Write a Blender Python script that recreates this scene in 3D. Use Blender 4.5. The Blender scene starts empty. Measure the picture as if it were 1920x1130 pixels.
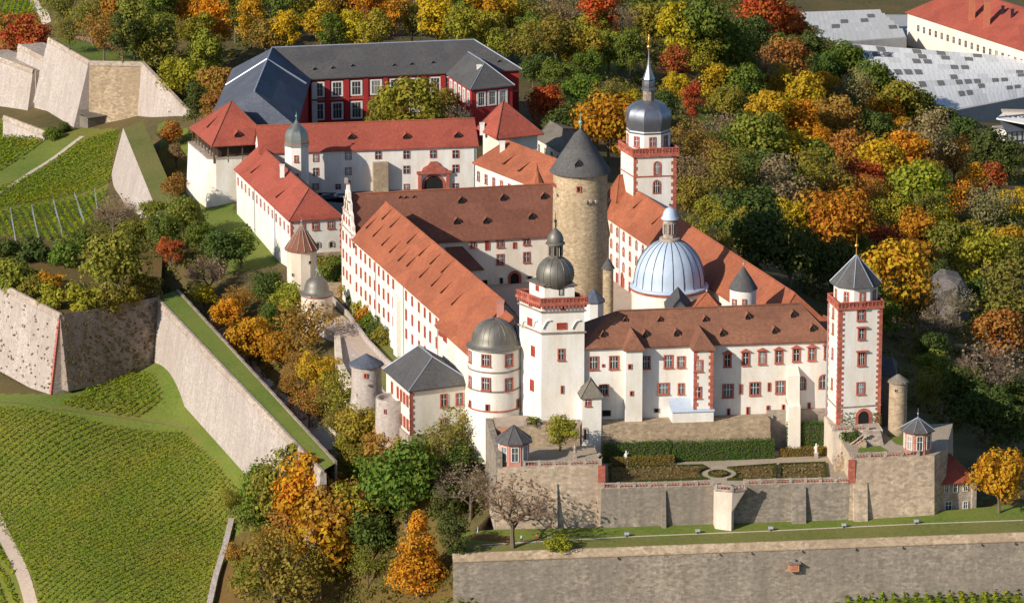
import bpy, bmesh, math, random
import numpy as np
from mathutils import Vector, Matrix
R = math.radians
S = bpy.context.scene
COL = S.collection
rnd = random.Random(7)

# ------------------------------------------------------------------ camera, sky, sun, exposure
F, PITCH, CAMH, CX, CY = 7800.0, R(14.0), 243.5, 960.0, 565.0      # focal length in photo pixels (1920 wide)
cam_d = bpy.data.cameras.new('camera'); cam = bpy.data.objects.new('camera', cam_d); COL.objects.link(cam)
cam.location = (0, 0, CAMH); cam.rotation_euler = (R(90) - PITCH, 0, 0)
cam_d.sensor_width = 36.0; cam_d.lens = F / 1920.0 * 36.0
cam_d.clip_start = 5.0; cam_d.clip_end = 8000.0
S.camera = cam
S.render.resolution_x, S.render.resolution_y = 1024, 602
SUN_EL, SUN_AZ = R(28.0), R(50.0)          # elevation; angle left of straight behind the camera
to_sun = Vector((-math.sin(SUN_AZ) * math.cos(SUN_EL), -math.cos(SUN_AZ) * math.cos(SUN_EL), math.sin(SUN_EL)))
w = bpy.data.worlds.new('World'); S.world = w; w.use_nodes = True
nt = w.node_tree; bg = nt.nodes['Background']
sky = nt.nodes.new('ShaderNodeTexSky'); sky.sky_type = 'NISHITA'; sky.sun_disc = False
sky.sun_elevation = SUN_EL; sky.ozone_density = 4.0
sky.sun_rotation = math.atan2(to_sun.x, to_sun.y)
nt.links.new(sky.outputs[0], bg.inputs[0]); bg.inputs[1].default_value = 0.10
sl = bpy.data.lights.new('sun', 'SUN'); sl.energy = 4.7; sl.angle = R(0.5); sl.color = (1.0, 0.925, 0.82)
so = bpy.data.objects.new('sun', sl); COL.objects.link(so)
so.rotation_euler = to_sun.to_track_quat('Z', 'Y').to_euler(); so.location = (-300, 500, 400)
S.view_settings.view_transform = 'Standard'; S.view_settings.look = 'None'
S.view_settings.exposure = 0.3; S.view_settings.gamma = 1.0
S.cycles.max_bounces = 5; S.cycles.diffuse_bounces = 2; S.cycles.transparent_max_bounces = 4
S.cycles.caustics_reflective = False; S.cycles.caustics_refractive = False

# ------------------------------------------------------------------ survey: rays of the photograph -> points of the site
sp, cp = math.sin(PITCH), math.cos(PITCH)
def ray(x, y):
    u, v = (x - CX) / F, (CY - y) / F
    return np.array((u, cp + v * sp, -sp + v * cp))
def at(x, y, z):                       # the point of that ray at height z
    r = ray(x, y); t = (z - CAMH) / r[2]
    return (r[0] * t, r[1] * t)
def at3(x, y, z):
    return at(x, y, z) + (z,)
def atY(x, y, Y):                      # the point of that ray at distance Y
    r = ray(x, y); t = Y / r[1]
    return (r[0] * t, Y, CAMH + r[2] * t)
def zat(y, Y): return atY(CX, y, Y)[2]
def xat(x, Y, y=CY): return atY(x, y, Y)[0]
def ppm(Y, z=0.0):                     # photo pixels per metre
    return F / (Y * cp + (CAMH - z) * sp)

# ------------------------------------------------------------------ materials
M = {}
def mat(name, rough=0.8, metal=0.0):
    m = bpy.data.materials.new(name); m.use_nodes = True
    b = m.node_tree.nodes['Principled BSDF']
    b.inputs['Roughness'].default_value = rough; b.inputs['Metallic'].default_value = metal
    b.inputs['Specular IOR Level'].default_value = 0.25
    M[name] = m
    return m, m.node_tree, b
def N(nt, t, **kw):
    n = nt.nodes.new(t)
    for k, v in kw.items(): setattr(n, k, v)
    return n
def noise(nt, vec, scale, detail=4, rough=0.6, dist=0.0):
    n = N(nt, 'ShaderNodeTexNoise'); n.inputs['Scale'].default_value = scale
    n.inputs['Detail'].default_value = detail; n.inputs['Roughness'].default_value = rough
    n.inputs['Distortion'].default_value = dist
    if vec is not None: nt.links.new(vec, n.inputs['Vector'])
    return n.outputs['Fac']
def ramp(nt, fac, stops):
    r = N(nt, 'ShaderNodeValToRGB'); e = r.color_ramp.elements
    e[0].position, e[0].color = stops[0][0], tuple(stops[0][1]) + (1,)
    e[1].position, e[1].color = stops[-1][0], tuple(stops[-1][1]) + (1,)
    for p, c in stops[1:-1]:
        x = e.new(p); x.color = tuple(c) + (1,)
    nt.links.new(fac, r.inputs[0])
    return r.outputs[0]
def mixc(nt, fac, a, b, mode='MIX'):
    m = N(nt, 'ShaderNodeMix', data_type='RGBA', blend_type=mode)
    for i, v in ((0, fac), (6, a), (7, b)):
        if isinstance(v, (int, float)): m.inputs[i].default_value = v
        elif isinstance(v, tuple): m.inputs[i].default_value = v + (1,)
        else: nt.links.new(v, m.inputs[i])
    return m.outputs[2]
def pos(nt, sx=1, sy=1, sz=1):
    g = N(nt, 'ShaderNodeNewGeometry')
    mp = N(nt, 'ShaderNodeMapping'); mp.inputs['Scale'].default_value = (sx, sy, sz)
    nt.links.new(g.outputs['Position'], mp.inputs[0])
    return mp.outputs[0]
def bump(nt, b, h, strength=0.5, dist=0.2):
    n = N(nt, 'ShaderNodeBump'); n.inputs['Strength'].default_value = strength; n.inputs['Distance'].default_value = dist
    nt.links.new(h, n.inputs['Height']); nt.links.new(n.outputs[0], b.inputs['Normal'])

def m_plaster(name, c, d, amount=0.5):
    m, nt, b = mat(name, 0.9)
    a = noise(nt, pos(nt, 0.25, 0.25, 0.09), 1.0, 6, 0.65)
    k = ramp(nt, a, [(0.30, d), (0.30 + amount * 0.6, c)])
    s = noise(nt, pos(nt, 1.1, 1.1, 0.07), 1.0, 3)
    k = mixc(nt, ramp(nt, s, [(0.5, (0, 0, 0)), (0.78, (0.55, 0.55, 0.55))]), k, d)
    g = noise(nt, pos(nt), 2.5, 3)
    k = mixc(nt, 0.12, k, ramp(nt, g, [(0.3, (0.2, 0.18, 0.15)), (0.7, (1, 1, 1))]), 'MULTIPLY')
    nt.links.new(k, b.inputs['Base Color'])
m_plaster('plaster_white', (0.82, 0.79, 0.73), (0.66, 0.585, 0.475), 0.62)
m_plaster('plaster_cream', (0.80, 0.73, 0.62), (0.66, 0.57, 0.44))
m_plaster('plaster_worn', (0.74, 0.66, 0.55), (0.50, 0.40, 0.30), 0.7)
m_plaster('plaster_red', (0.42, 0.035, 0.030), (0.30, 0.03, 0.03))
m_plaster('plaster_pink', (0.55, 0.28, 0.22), (0.42, 0.17, 0.12))
m_plaster('white_paint', (0.80, 0.77, 0.72), (0.70, 0.66, 0.6))

def m_tiles(name, c1, c2, c3, patch=0.05):
    m, nt, b = mat(name, 0.85)
    p = pos(nt)
    f = noise(nt, pos(nt, 1.0, 1.0, 1.4), 1.6, 5, 0.75)
    k = ramp(nt, f, [(0.30, c2), (0.5, c1), (0.72, c3)])
    big = noise(nt, pos(nt, 1, 1, 0.5), patch, 4, 0.6, 0.6)
    k = mixc(nt, ramp(nt, big, [(0.35, (0, 0, 0)), (0.68, (0.75, 0.75, 0.75))]), k, c2)
    wv = N(nt, 'ShaderNodeTexWave', wave_type='BANDS', bands_direction='Z'); nt.links.new(p, wv.inputs['Vector'])
    wv.inputs['Scale'].default_value = 1.3; wv.inputs['Distortion'].default_value = 0.6; wv.inputs['Detail'].default_value = 1
    k = mixc(nt, 0.22, k, ramp(nt, wv.outputs['Fac'], [(0.1, (0.45, 0.4, 0.4)), (0.5, (1, 1, 1))]), 'MULTIPLY')
    st = noise(nt, pos(nt, 1.4, 1.4, 0.12), 1.0, 3)
    k = mixc(nt, 0.3, k, ramp(nt, st, [(0.35, (0.5, 0.45, 0.42)), (0.6, (1, 1, 1))]), 'MULTIPLY')
    nt.links.new(k, b.inputs['Base Color'])
    vo = N(nt, 'ShaderNodeTexVoronoi'); nt.links.new(pos(nt, 0.16, 0.16, 0.3), vo.inputs['Vector']); vo.inputs['Scale'].default_value = 1.0
    sp_ = N(nt, 'ShaderNodeSeparateColor'); nt.links.new(vo.outputs['Color'], sp_.inputs[0])
    k = mixc(nt, 0.5, k, ramp(nt, sp_.outputs[0], [(0.1, (0.82, 0.8, 0.8)), (0.9, (1.15, 1.13, 1.12))]), 'MULTIPLY')
    li = noise(nt, pos(nt), 0.9, 6, 0.8); k = mixc(nt, ramp(nt, li, [(0.56, (0, 0, 0)), (0.74, (0.6, 0.6, 0.6))]), k, tuple(x * 0.55 + 0.05 for x in c1))
    nt.links.new(k, b.inputs['Base Color'])
    bump(nt, b, f, 0.35, 0.15)
m_tiles('tile_orange', (0.39, 0.122, 0.056), (0.28, 0.088, 0.046), (0.49, 0.185, 0.092))
m_tiles('tile_red', (0.37, 0.085, 0.052), (0.28, 0.065, 0.044), (0.46, 0.13, 0.078))
m_tiles('tile_brown', (0.26, 0.115, 0.065), (0.19, 0.085, 0.052), (0.34, 0.165, 0.10), 0.09)
m_tiles('tile_old', (0.215, 0.085, 0.052), (0.165, 0.068, 0.046), (0.27, 0.115, 0.07), 0.07)
m_tiles('slate', (0.105, 0.10, 0.095), (0.075, 0.075, 0.078), (0.15, 0.14, 0.125), 0.06)
m_tiles('slate_blue', (0.10, 0.115, 0.145), (0.08, 0.09, 0.115), (0.14, 0.15, 0.175), 0.06)
m_tiles('shingle_grey', (0.21, 0.18, 0.14), (0.14, 0.125, 0.10), (0.30, 0.26, 0.20), 0.3)

def m_stone(name, c1, c2, c3, spots=0.0, block=1.1, joint=0.55):
    m, nt, b = mat(name, 0.95)
    f = noise(nt, pos(nt, 1, 1, 1.5), 0.9, 8, 0.75)
    k = ramp(nt, f, [(0.30, c2), (0.5, c1), (0.68, c3)])
    v = N(nt, 'ShaderNodeTexVoronoi'); nt.links.new(pos(nt, block, block, block * 1.9), v.inputs['Vector'])
    v.inputs['Scale'].default_value = 1.0
    k = mixc(nt, joint, k, ramp(nt, v.outputs['Color'], [(0.15, (0.55, 0.52, 0.5)), (0.85, (1.3, 1.26, 1.2))]), 'MULTIPLY')
    big = noise(nt, pos(nt, 1, 1, 0.6), 0.06, 5, 0.65, 0.5)
    k = mixc(nt, ramp(nt, big, [(0.42, (0, 0, 0)), (0.62, (0.7, 0.7, 0.7))]), k, c2)
    st = noise(nt, pos(nt, 0.7, 0.7, 0.05), 1.0, 4)
    k = mixc(nt, 0.28, k, ramp(nt, st, [(0.38, (0.55, 0.5, 0.46)), (0.6, (1, 1, 1))]), 'MULTIPLY')
    if spots:
        s = noise(nt, pos(nt, 1, 1, 1), 0.8, 3, 0.7)
        k = mixc(nt, ramp(nt, s, [(0.62, (0, 0, 0)), (0.67, (spots, spots, spots))]), k, (0.10, 0.08, 0.05))
    nt.links.new(k, b.inputs['Base Color'])
    bump(nt, b, f, 0.6, 0.3)
m_stone('stone_pale', (0.455, 0.395, 0.355), (0.375, 0.315, 0.275), (0.54, 0.48, 0.435), 0.0, 1.6, 0.36)
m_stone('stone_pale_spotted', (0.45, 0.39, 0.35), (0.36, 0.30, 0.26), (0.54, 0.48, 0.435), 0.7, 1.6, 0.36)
m_stone('rock_shaded', (0.17, 0.15, 0.135), (0.10, 0.09, 0.085), (0.24, 0.215, 0.19))  # grey stone darkened, the shade on the outcrop is put into its colour
m_stone('stone_grey', (0.30, 0.255, 0.20), (0.205, 0.175, 0.14), (0.41, 0.355, 0.285))
m_stone('stone_tan', (0.43, 0.33, 0.22), (0.30, 0.22, 0.14), (0.55, 0.44, 0.31))
m_stone('stone_keep', (0.47, 0.36, 0.225), (0.33, 0.245, 0.15), (0.58, 0.48, 0.33), 0.0, 1.7)
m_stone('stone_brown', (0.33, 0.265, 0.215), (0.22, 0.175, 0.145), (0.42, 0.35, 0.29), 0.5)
m_stone('stone_orange', (0.50, 0.395, 0.285), (0.37, 0.28, 0.20), (0.60, 0.50, 0.38), 0.0, 0.9)
m_stone('sandstone_red', (0.46, 0.135, 0.09), (0.35, 0.10, 0.07), (0.54, 0.21, 0.15))
m_stone('sandstone_pale', (0.44, 0.37, 0.30), (0.32, 0.25, 0.2), (0.54, 0.46, 0.38))
m_stone('sandstone_banded', (0.52, 0.22, 0.14), (0.46, 0.17, 0.11), (0.62, 0.42, 0.30))

def m_ground(name, cols, scale=0.5, big=0.05):
    m, nt, b = mat(name, 1.0)
    f = noise(nt, pos(nt), scale, 8, 0.75)
    k = ramp(nt, f, [(0.28, cols[0]), (0.5, cols[1]), (0.72, cols[2])])
    g = noise(nt, pos(nt), big, 5, 0.6)
    k = mixc(nt, ramp(nt, g, [(0.4, (0, 0, 0)), (0.65, (0.7, 0.7, 0.7))]), k, cols[2])
    nt.links.new(k, b.inputs['Base Color']); bump(nt, b, f, 0.6, 0.4)
m_ground('grass', [(0.07, 0.10, 0.014), (0.11, 0.155, 0.02), (0.18, 0.19, 0.035)], 1.2)
m_ground('grass_dry', [(0.085, 0.10, 0.02), (0.13, 0.14, 0.03), (0.19, 0.165, 0.05)], 1.0)
m_ground('vineyard_soil', [(0.08, 0.11, 0.014), (0.125, 0.15, 0.02), (0.20, 0.17, 0.035)], 0.9)
m_ground('forest_floor', [(0.05, 0.045, 0.018), (0.09, 0.075, 0.026), (0.15, 0.10, 0.035)], 0.6)
m_ground('leaf_litter', [(0.06, 0.06, 0.015), (0.11, 0.08, 0.02), (0.17, 0.09, 0.025)], 0.8)
m_ground('paving', [(0.33, 0.25, 0.19), (0.40, 0.31, 0.24), (0.46, 0.37, 0.29)], 0.8)
m_ground('gravel', [(0.38, 0.31, 0.23), (0.46, 0.38, 0.29), (0.53, 0.45, 0.35)], 1.0)
m_ground('garden_gravel', [(0.27, 0.21, 0.145), (0.34, 0.27, 0.19), (0.41, 0.33, 0.24)], 1.0)
m_ground('asphalt', [(0.09, 0.09, 0.095), (0.12, 0.12, 0.12), (0.15, 0.15, 0.14)], 1.0)
m_ground('concrete', [(0.24, 0.24, 0.235), (0.31, 0.31, 0.30), (0.38, 0.37, 0.36)], 0.3)
m_ground('red_earth', [(0.36, 0.16, 0.09), (0.44, 0.20, 0.12), (0.50, 0.25, 0.16)], 0.8)
m_ground('rock', [(0.26, 0.20, 0.14), (0.42, 0.34, 0.25), (0.58, 0.50, 0.40)], 0.5)

def m_metal(name, c, c2, rough=0.38, metal=0.85):
    m, nt, b = mat(name, rough, metal)
    f = noise(nt, pos(nt, 1, 1, 0.4), 0.8, 5, 0.7)
    k = ramp(nt, f, [(0.3, c2), (0.65, c)])
    nt.links.new(k, b.inputs['Base Color'])
    rr = N(nt, 'ShaderNodeMapRange'); rr.inputs[3].default_value = rough - 0.08; rr.inputs[4].default_value = rough + 0.12
    nt.links.new(f, rr.inputs[0]); nt.links.new(rr.outputs[0], b.inputs['Roughness'])
m_metal('lead_dark', (0.20, 0.185, 0.155), (0.14, 0.13, 0.112), 0.5, 0.5)
m_metal('lead_green', (0.30, 0.31, 0.27), (0.22, 0.23, 0.20), 0.35, 0.7)
m_metal('lead_onion', (0.26, 0.27, 0.30), (0.19, 0.20, 0.23), 0.36, 0.75)
m_metal('lead_blue', (0.46, 0.535, 0.635), (0.39, 0.46, 0.55), 0.55, 0.08)
m_metal('copper_green', (0.25, 0.45, 0.36), (0.2, 0.38, 0.3), 0.6, 0.3)
m_metal('gold', (0.85, 0.50, 0.12), (0.75, 0.42, 0.1), 0.3, 0.9)
m_metal('iron', (0.05, 0.05, 0.055), (0.035, 0.035, 0.04), 0.5, 0.6)
m_metal('zinc', (0.42, 0.45, 0.5), (0.36, 0.38, 0.42), 0.45, 0.5)

def m_flat(name, c, rough=0.7, spec=0.25):
    m, nt, b = mat(name, rough); b.inputs['Specular IOR Level'].default_value = spec
    f = noise(nt, pos(nt), 1.7, 3)
    k = mixc(nt, 0.35, c, ramp(nt, f, [(0.3, tuple(x * 0.6 for x in c)), (0.7, tuple(min(1, x * 1.3) for x in c))]))
    nt.links.new(k, b.inputs['Base Color'])
m, nt, b = mat('glass', 0.12); b.inputs['Specular IOR Level'].default_value = 0.6
oi = N(nt, 'ShaderNodeObjectInfo'); nt.links.new(ramp(nt, oi.outputs['Random'], [(0.0, (0.025, 0.03, 0.035)), (0.6, (0.05, 0.058, 0.065)), (0.78, (0.13, 0.14, 0.15)), (1.0, (0.32, 0.31, 0.29))]), b.inputs['Base Color'])  # tone per window: painted sky reflection, the palest ones stand for curtains
m_flat('dark_opening', (0.015, 0.014, 0.014), 0.9)
m_flat('red_shutter', (0.30, 0.045, 0.028))
m_flat('brown_wood', (0.11, 0.065, 0.035))
m_flat('dark_wood', (0.045, 0.030, 0.022))
m_flat('white_trim', (0.72, 0.69, 0.62))
m_flat('roof_panel', (0.56, 0.56, 0.55), 0.55)
m_flat('roof_panel_grey', (0.44, 0.44, 0.42), 0.55)
m_flat('roof_void', (0.13, 0.125, 0.12))
m_flat('brick_stack', (0.44, 0.15, 0.08))
m_flat('bark', (0.14, 0.105, 0.07), 0.95)
m_flat('bark_dark', (0.06, 0.048, 0.035), 0.95)
m_flat('car_blue', (0.04, 0.06, 0.12), 0.3, 0.6)
m_flat('car_silver', (0.42, 0.43, 0.44), 0.3, 0.6)
m_flat('rubber', (0.02, 0.02, 0.02), 0.8)
m_flat('skin', (0.55, 0.33, 0.23), 0.6)
m_flat('cloth_white', (0.72, 0.72, 0.72), 0.9)
m_flat('cloth_dark', (0.03, 0.035, 0.05), 0.9)
m_flat('cloth_red', (0.42, 0.04, 0.04), 0.9)
m_flat('terracotta', (0.5, 0.22, 0.12), 0.9)
m_flat('parasol_cloth', (0.70, 0.62, 0.48), 0.9)

def m_foliage(name, col=None, patch=None):
    m, nt, b = mat(name, 0.75); b.inputs['Specular IOR Level'].default_value = 0.04
    if col is None:
        o = N(nt, 'ShaderNodeObjectInfo'); base = o.outputs['Color']; rn = o.outputs['Random']
    else:
        base = col
    g = N(nt, 'ShaderNodeNewGeometry')
    tc = N(nt, 'ShaderNodeTexCoord')
    f = noise(nt, tc.outputs['Object'], 0.45, 3)
    k = mixc(nt, ramp(nt, f, [(0.36, (0.45, 0.45, 0.45)), (0.66, (0, 0, 0))]), base, (0.15, 0.15, 0.03))
    if patch:
        f3 = noise(nt, pos(nt), 0.055, 5, 0.65, 0.4); k = mixc(nt, ramp(nt, f3, [(0.48, (0, 0, 0)), (0.68, (0.8, 0.8, 0.8))]), k, patch)
    hs = N(nt, 'ShaderNodeHueSaturation')
    mr = N(nt, 'ShaderNodeMapRange'); mr.inputs[3].default_value = 0.472; mr.inputs[4].default_value = 0.528
    nt.links.new(g.outputs['Random Per Island'], mr.inputs[0]); nt.links.new(mr.outputs[0], hs.inputs['Hue'])
    mv = N(nt, 'ShaderNodeMapRange'); mv.inputs[3].default_value = 0.78; mv.inputs[4].default_value = 1.32
    f2 = N(nt, 'ShaderNodeTexWhiteNoise', noise_dimensions='1D'); nt.links.new(g.outputs['Random Per Island'], f2.inputs['W'])
    nt.links.new(f2.outputs['Value'], mv.inputs[0]); nt.links.new(mv.outputs[0], hs.inputs['Value'])
    nt.links.new(k, hs.inputs['Color'])
    nt.links.new(hs.outputs[0], b.inputs['Base Color'])
    tr = N(nt, 'ShaderNodeBsdfTranslucent'); nt.links.new(hs.outputs[0], tr.inputs[0])
    ms = N(nt, 'ShaderNodeMixShader'); ms.inputs[0].default_value = 0.38
    out = nt.nodes['Material Output']
    nt.links.new(b.outputs[0], ms.inputs[1]); nt.links.new(tr.outputs[0], ms.inputs[2]); nt.links.new(ms.outputs[0], out.inputs[0])
m_foliage('foliage')
m_foliage('vine_leaf', (0.185, 0.275, 0.010), (0.36, 0.315, 0.016))
m_foliage('dry_weed', (0.24, 0.17, 0.09))
m_foliage('undergrowth_leaf', (0.15, 0.14, 0.034))
m_foliage('box_leaf', (0.06, 0.075, 0.018))
def m_twig():
    m, nt, b = mat('twig', 0.95)
    o = N(nt, 'ShaderNodeObjectInfo'); nt.links.new(o.outputs['Color'], b.inputs['Base Color'])
m_twig()

# ------------------------------------------------------------------ mesh building
class MB:
    def __init__(s): s.v = []; s.f = []; s.m = []
    def add(s, verts, faces, m=0):
        o = len(s.v); s.v += [tuple(p) for p in verts]
        s.f += [[i + o for i in f] for f in faces]; s.m += [m] * len(faces)
    def quad(s, a, b, c, d, m=0): s.add([a, b, c, d], [[0, 1, 2, 3]], m)
    def box(s, x0, y0, z0, x1, y1, z1, m=0, fr=None):
        vs = [(x, y, z) for z in (z0, z1) for x, y in ((x0, y0), (x1, y0), (x1, y1), (x0, y1))]
        if fr: vs = [fr(p) for p in vs]
        s.add(vs, [[3, 2, 1, 0], [4, 5, 6, 7], [0, 1, 5, 4], [1, 2, 6, 5], [2, 3, 7, 6], [3, 0, 4, 7]], m)
    def prism(s, poly, z0, z1, m=0, mtop=None, batter=0.0):
        n = len(poly)
        def zz(z, i): return z[i] if isinstance(z, (list, tuple)) else z
        low = offset(poly, batter) if batter else poly
        vs = [(p[0], p[1], zz(z0, i)) for i, p in enumerate(low)] + [(p[0], p[1], zz(z1, i)) for i, p in enumerate(poly)]
        s.add(vs, [[i, (i + 1) % n, n + (i + 1) % n, n + i] for i in range(n)], m)
        s.add([vs[n + i] for i in range(n)], [list(range(n))], m if mtop is None else mtop)
    def lathe(s, cx, cy, prof, seg=32, m=0, a0=0.0, flute=None):
        vs = []
        for r, z in prof:
            for k in range(seg):
                a = a0 + 2 * math.pi * k / seg
                vs.append((cx + r * math.cos(a), cy + r * math.sin(a), z))
        fs = []
        for j in range(len(prof) - 1):
            for k in range(seg):
                k2 = (k + 1) % seg
                fs.append([j * seg + k, j * seg + k2, (j + 1) * seg + k2, (j + 1) * seg + k])
        fs.append([(len(prof) - 1) * seg + k for k in range(seg)])
        s.add(vs, fs, m)
    def tube(s, pts, r, seg=6, m=0):
        n = len(pts); vs = []
        for i, p in enumerate(pts):
            p = Vector(p); a = Vector(pts[max(0, i - 1)]); b = Vector(pts[min(n - 1, i + 1)])
            t = (b - a).normalized() if (b - a).length > 1e-6 else Vector((0, 0, 1))
            u = t.cross(Vector((0, 0, 1)) if abs(t.z) < 0.95 else Vector((1, 0, 0))).normalized(); w_ = t.cross(u)
            rr = r[i] if isinstance(r, (list, tuple)) else r
            for k in range(seg):
                a_ = 2 * math.pi * k / seg
                vs.append(p + u * (rr * math.cos(a_)) + w_ * (rr * math.sin(a_)))
        fs = [[i * seg + k, i * seg + (k + 1) % seg, (i + 1) * seg + (k + 1) % seg, (i + 1) * seg + k] for i in range(n - 1) for k in range(seg)]
        fs += [list(range(seg))[::-1], [(n - 1) * seg + k for k in range(seg)]]
        s.add(vs, fs, m)
    def slab(s, faces, th, m=0):           # roof skin with a thickness
        key = {}; vs = []
        def idx(p):
            k = tuple(round(c, 3) for c in p)
            if k not in key: key[k] = len(vs); vs.append(tuple(p))
            return key[k]
        fi = [[idx(p) for p in f] for f in faces]; n = len(vs)
        edges = {}
        for f in fi:
            for a, b in zip(f, f[1:] + f[:1]):
                if (b, a) in edges: del edges[(b, a)]
                else: edges[(a, b)] = 1
        s.add(vs + [(p[0], p[1], p[2] - th) for p in vs],
              fi + [[i + n for i in f[::-1]] for f in fi] + [[b, a, a + n, b + n] for a, b in edges], m)
    def mesh(s, name, mats):
        me = bpy.data.meshes.new(name); me.from_pydata(s.v, [], s.f)
        for m in mats: me.materials.append(M[m] if isinstance(m, str) else m)
        if len(mats) > 1: me.polygons.foreach_set('material_index', s.m)
        return me
    def build(s, name, mats, parent=None, smooth=None, flip=True):
        if isinstance(mats, str): mats = [mats]
        if parent is not None:
            L = parent['_o'] if '_o' in parent else (0, 0, 0)
            s.v = [(p[0] - L[0], p[1] - L[1], p[2] - L[2]) for p in s.v]
        me = s.mesh(name, mats)
        if flip:
            bm = bmesh.new(); bm.from_mesh(me); bmesh.ops.recalc_face_normals(bm, faces=bm.faces); bm.to_mesh(me); bm.free()
        if smooth is not None:
            me.polygons.foreach_set('use_smooth', [True] * len(me.polygons)); me.set_sharp_from_angle(angle=R(smooth))
        o = bpy.data.objects.new(name, me); COL.objects.link(o)
        if parent is not None:
            o.parent = parent; o['_o'] = tuple(parent['_o'])
        else: o['_o'] = (0.0, 0.0, 0.0)
        return o
def tag(o, label, cat, group=None, kind=None):
    o['label'] = label; o['category'] = cat
    if group: o['group'] = group
    if kind: o['kind'] = kind
    return o
def thing(name, loc, label, cat, group=None):
    o = bpy.data.objects.new(name, None); COL.objects.link(o); o.location = loc; o['_o'] = tuple(loc)
    o.empty_display_size = 0.5
    return tag(o, label, cat, group)
def struct(o, kind='structure'): o['kind'] = kind; return o
def inst(me, name, parent, loc, rz=0.0, sc=1.0):
    o = bpy.data.objects.new(name, me); COL.objects.link(o)
    if parent is not None:
        L = parent['_o']; o.parent = parent; loc = (loc[0] - L[0], loc[1] - L[1], loc[2] - L[2])
    o.location = loc; o.rotation_euler = (0, 0, rz); o.scale = (sc, sc, sc) if not isinstance(sc, tuple) else sc
    o['_o'] = (0.0, 0.0, 0.0)
    return o
V2 = lambda a: Vector((a[0], a[1]))
def area(poly): return sum(a[0] * b[1] - b[0] * a[1] for a, b in zip(poly, poly[1:] + poly[:1])) / 2
def offset(poly, d):                      # outward for positive d
    n = len(poly); sg = 1 if area(poly) > 0 else -1; out = []
    for i in range(n):
        p, a, b = V2(poly[i]), V2(poly[i - 1]), V2(poly[(i + 1) % n])
        e1 = (p - a).normalized(); e2 = (b - p).normalized()
        n1 = Vector((e1.y, -e1.x)) * sg; n2 = Vector((e2.y, -e2.x)) * sg
        k = (n1 + n2); k = k / max(0.3, k.dot(n1))
        q = p + k * d; out.append((q.x, q.y))
    return out
def lerp(a, b, t): return tuple(x + (y - x) * t for x, y in zip(a, b))

# ------------------------------------------------------------------ terrain
CTRL = [  # photo x, photo y, height of the natural ground there
 (0, 1130, -52), (150, 1130, -50), (400, 1130, -47), (440, 1000, -42), (200, 950, -40), (0, 950, -44), (0, 800, -31), (95, 768, -27.5), (285, 675, -25.5),
 (200, 850, -34), (380, 800, -30), (480, 900, -30), (350, 1000, -41),
 (520, 1130, -42), (640, 1130, -38), (600, 1050, -36), (560, 960, -31), (660, 960, -27), (785, 1080, -32), (780, 1130, -35), (740, 960, -24), (860, 1075, -30),
 (980, 1130, -30), (1300, 1125, -29.5), (1920, 1112, -29), (1600, 1130, -30), (1920, 1180, -36), (1200, 1200, -40), (600, 1250, -55), (0, 1250, -66),
 (870, 980, -18.5), (800, 900, -14), (700, 850, -14), (640, 790, -13.5), (760, 820, -10.5), (560, 720, -14), (480, 640, -13), (400, 570, -12), (330, 530, -11), (850, 850, -10),
 (300, 640, -25), (10, 640, -24), (0, 560, -22),
 (200, 480, -10), (80, 500, -11), (0, 460, -18), (80, 400, -18), (0, 340, -20), (120, 300, -17), (190, 252, -13.5), (205, 352, -18), (160, 410, -17.5), (0, 240, -19), (140, 245, -13), (30, 225, -19), (95, 238, -16.5), (355, 216, -3),
 (280, 440, -11), (235, 395, -17), (330, 330, -8), (400, 400, -7), (470, 440, -7), (480, 500, -9), (420, 300, -7),
 (50, 40, -12), (0, 100, -22), (100, 70, -14), (200, 50, -4), (300, 80, -3), (400, 120, -3), (350, 30, 0), (600, 30, -1), (800, 20, -3), (1000, 60, -6), (1000, 180, -6), (1150, 80, -10), (1150, 200, -8),
 (1280, 40, -24), (1280, 200, -15), (1330, 330, -17), (1420, 120, -38), (1480, 40, -60), (1560, 60, -70), (1700, 160, -70), (1900, 240, -70), (1920, 60, -70), (1700, 40, -70), (1560, 150, -58),
 (1600, 270, -46), (1500, 420, -27), (1420, 380, -22), (1560, 520, -24), (1700, 500, -36), (1740, 300, -54), (1900, 420, -52), (1880, 640, -39), (1750, 740, -27), (1850, 830, -21), (1800, 965, -15.8), (1920, 950, -15.2), (1980, 900, -18), (2000, 700, -36),
 (2050, 500, -52), (2100, 300, -68), (700, 700, -9), (1090, 600, -4), (1300, 620, -4), (900, 500, -4), (1000, 420, -4), (800, 340, -3), (600, 340, -3), (750, 230, -2), (1350, 520, -6), (1300, 420, -6), (960, 300, -4), (1050, 280, -5),
 (-100, 1130, -56), (-100, 700, -30), (-120, 400, -22), (-120, 100, -30), (1100, 860, -10), (1300, 900, -10), (1600, 900, -10), (1300, 1000, -17), (1700, 1000, -16.5), (950, 1010, -18.5), (1200, 900, -13), (1400, 880, -13), (1500, 850, -13), (1300, 840, -12), (1690, 935, -19), (1690, 850, -14), (1500, 960, -19), (1250, 960, -19), (1050, 960, -19), (1500, 1100, -31), (1700, 1080, -31), (1300, 1080, -31), (1100, 1090, -31), (1050, 850, -12), (960, 850, -12),
]
cx_ = np.array([at(x, y, z) for x, y, z in CTRL]); cz_ = np.array([float(c[2]) for c in CTRL])
far_pts = [(-300, 2200, 10), (0, 2200, -20), (400, 2200, -70), (500, 1500, -75), (-350, 1500, -20), (400, 1100, -60), (300, 800, -45), (-350, 900, -60), (-300, 700, -80), (0, 700, -70), (300, 680, -70)]
cx_ = np.vstack([cx_, np.array([p[:2] for p in far_pts], float)]); cz_ = np.concatenate([cz_, np.array([p[2] for p in far_pts], float)])
SC_ = 100.0
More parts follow.
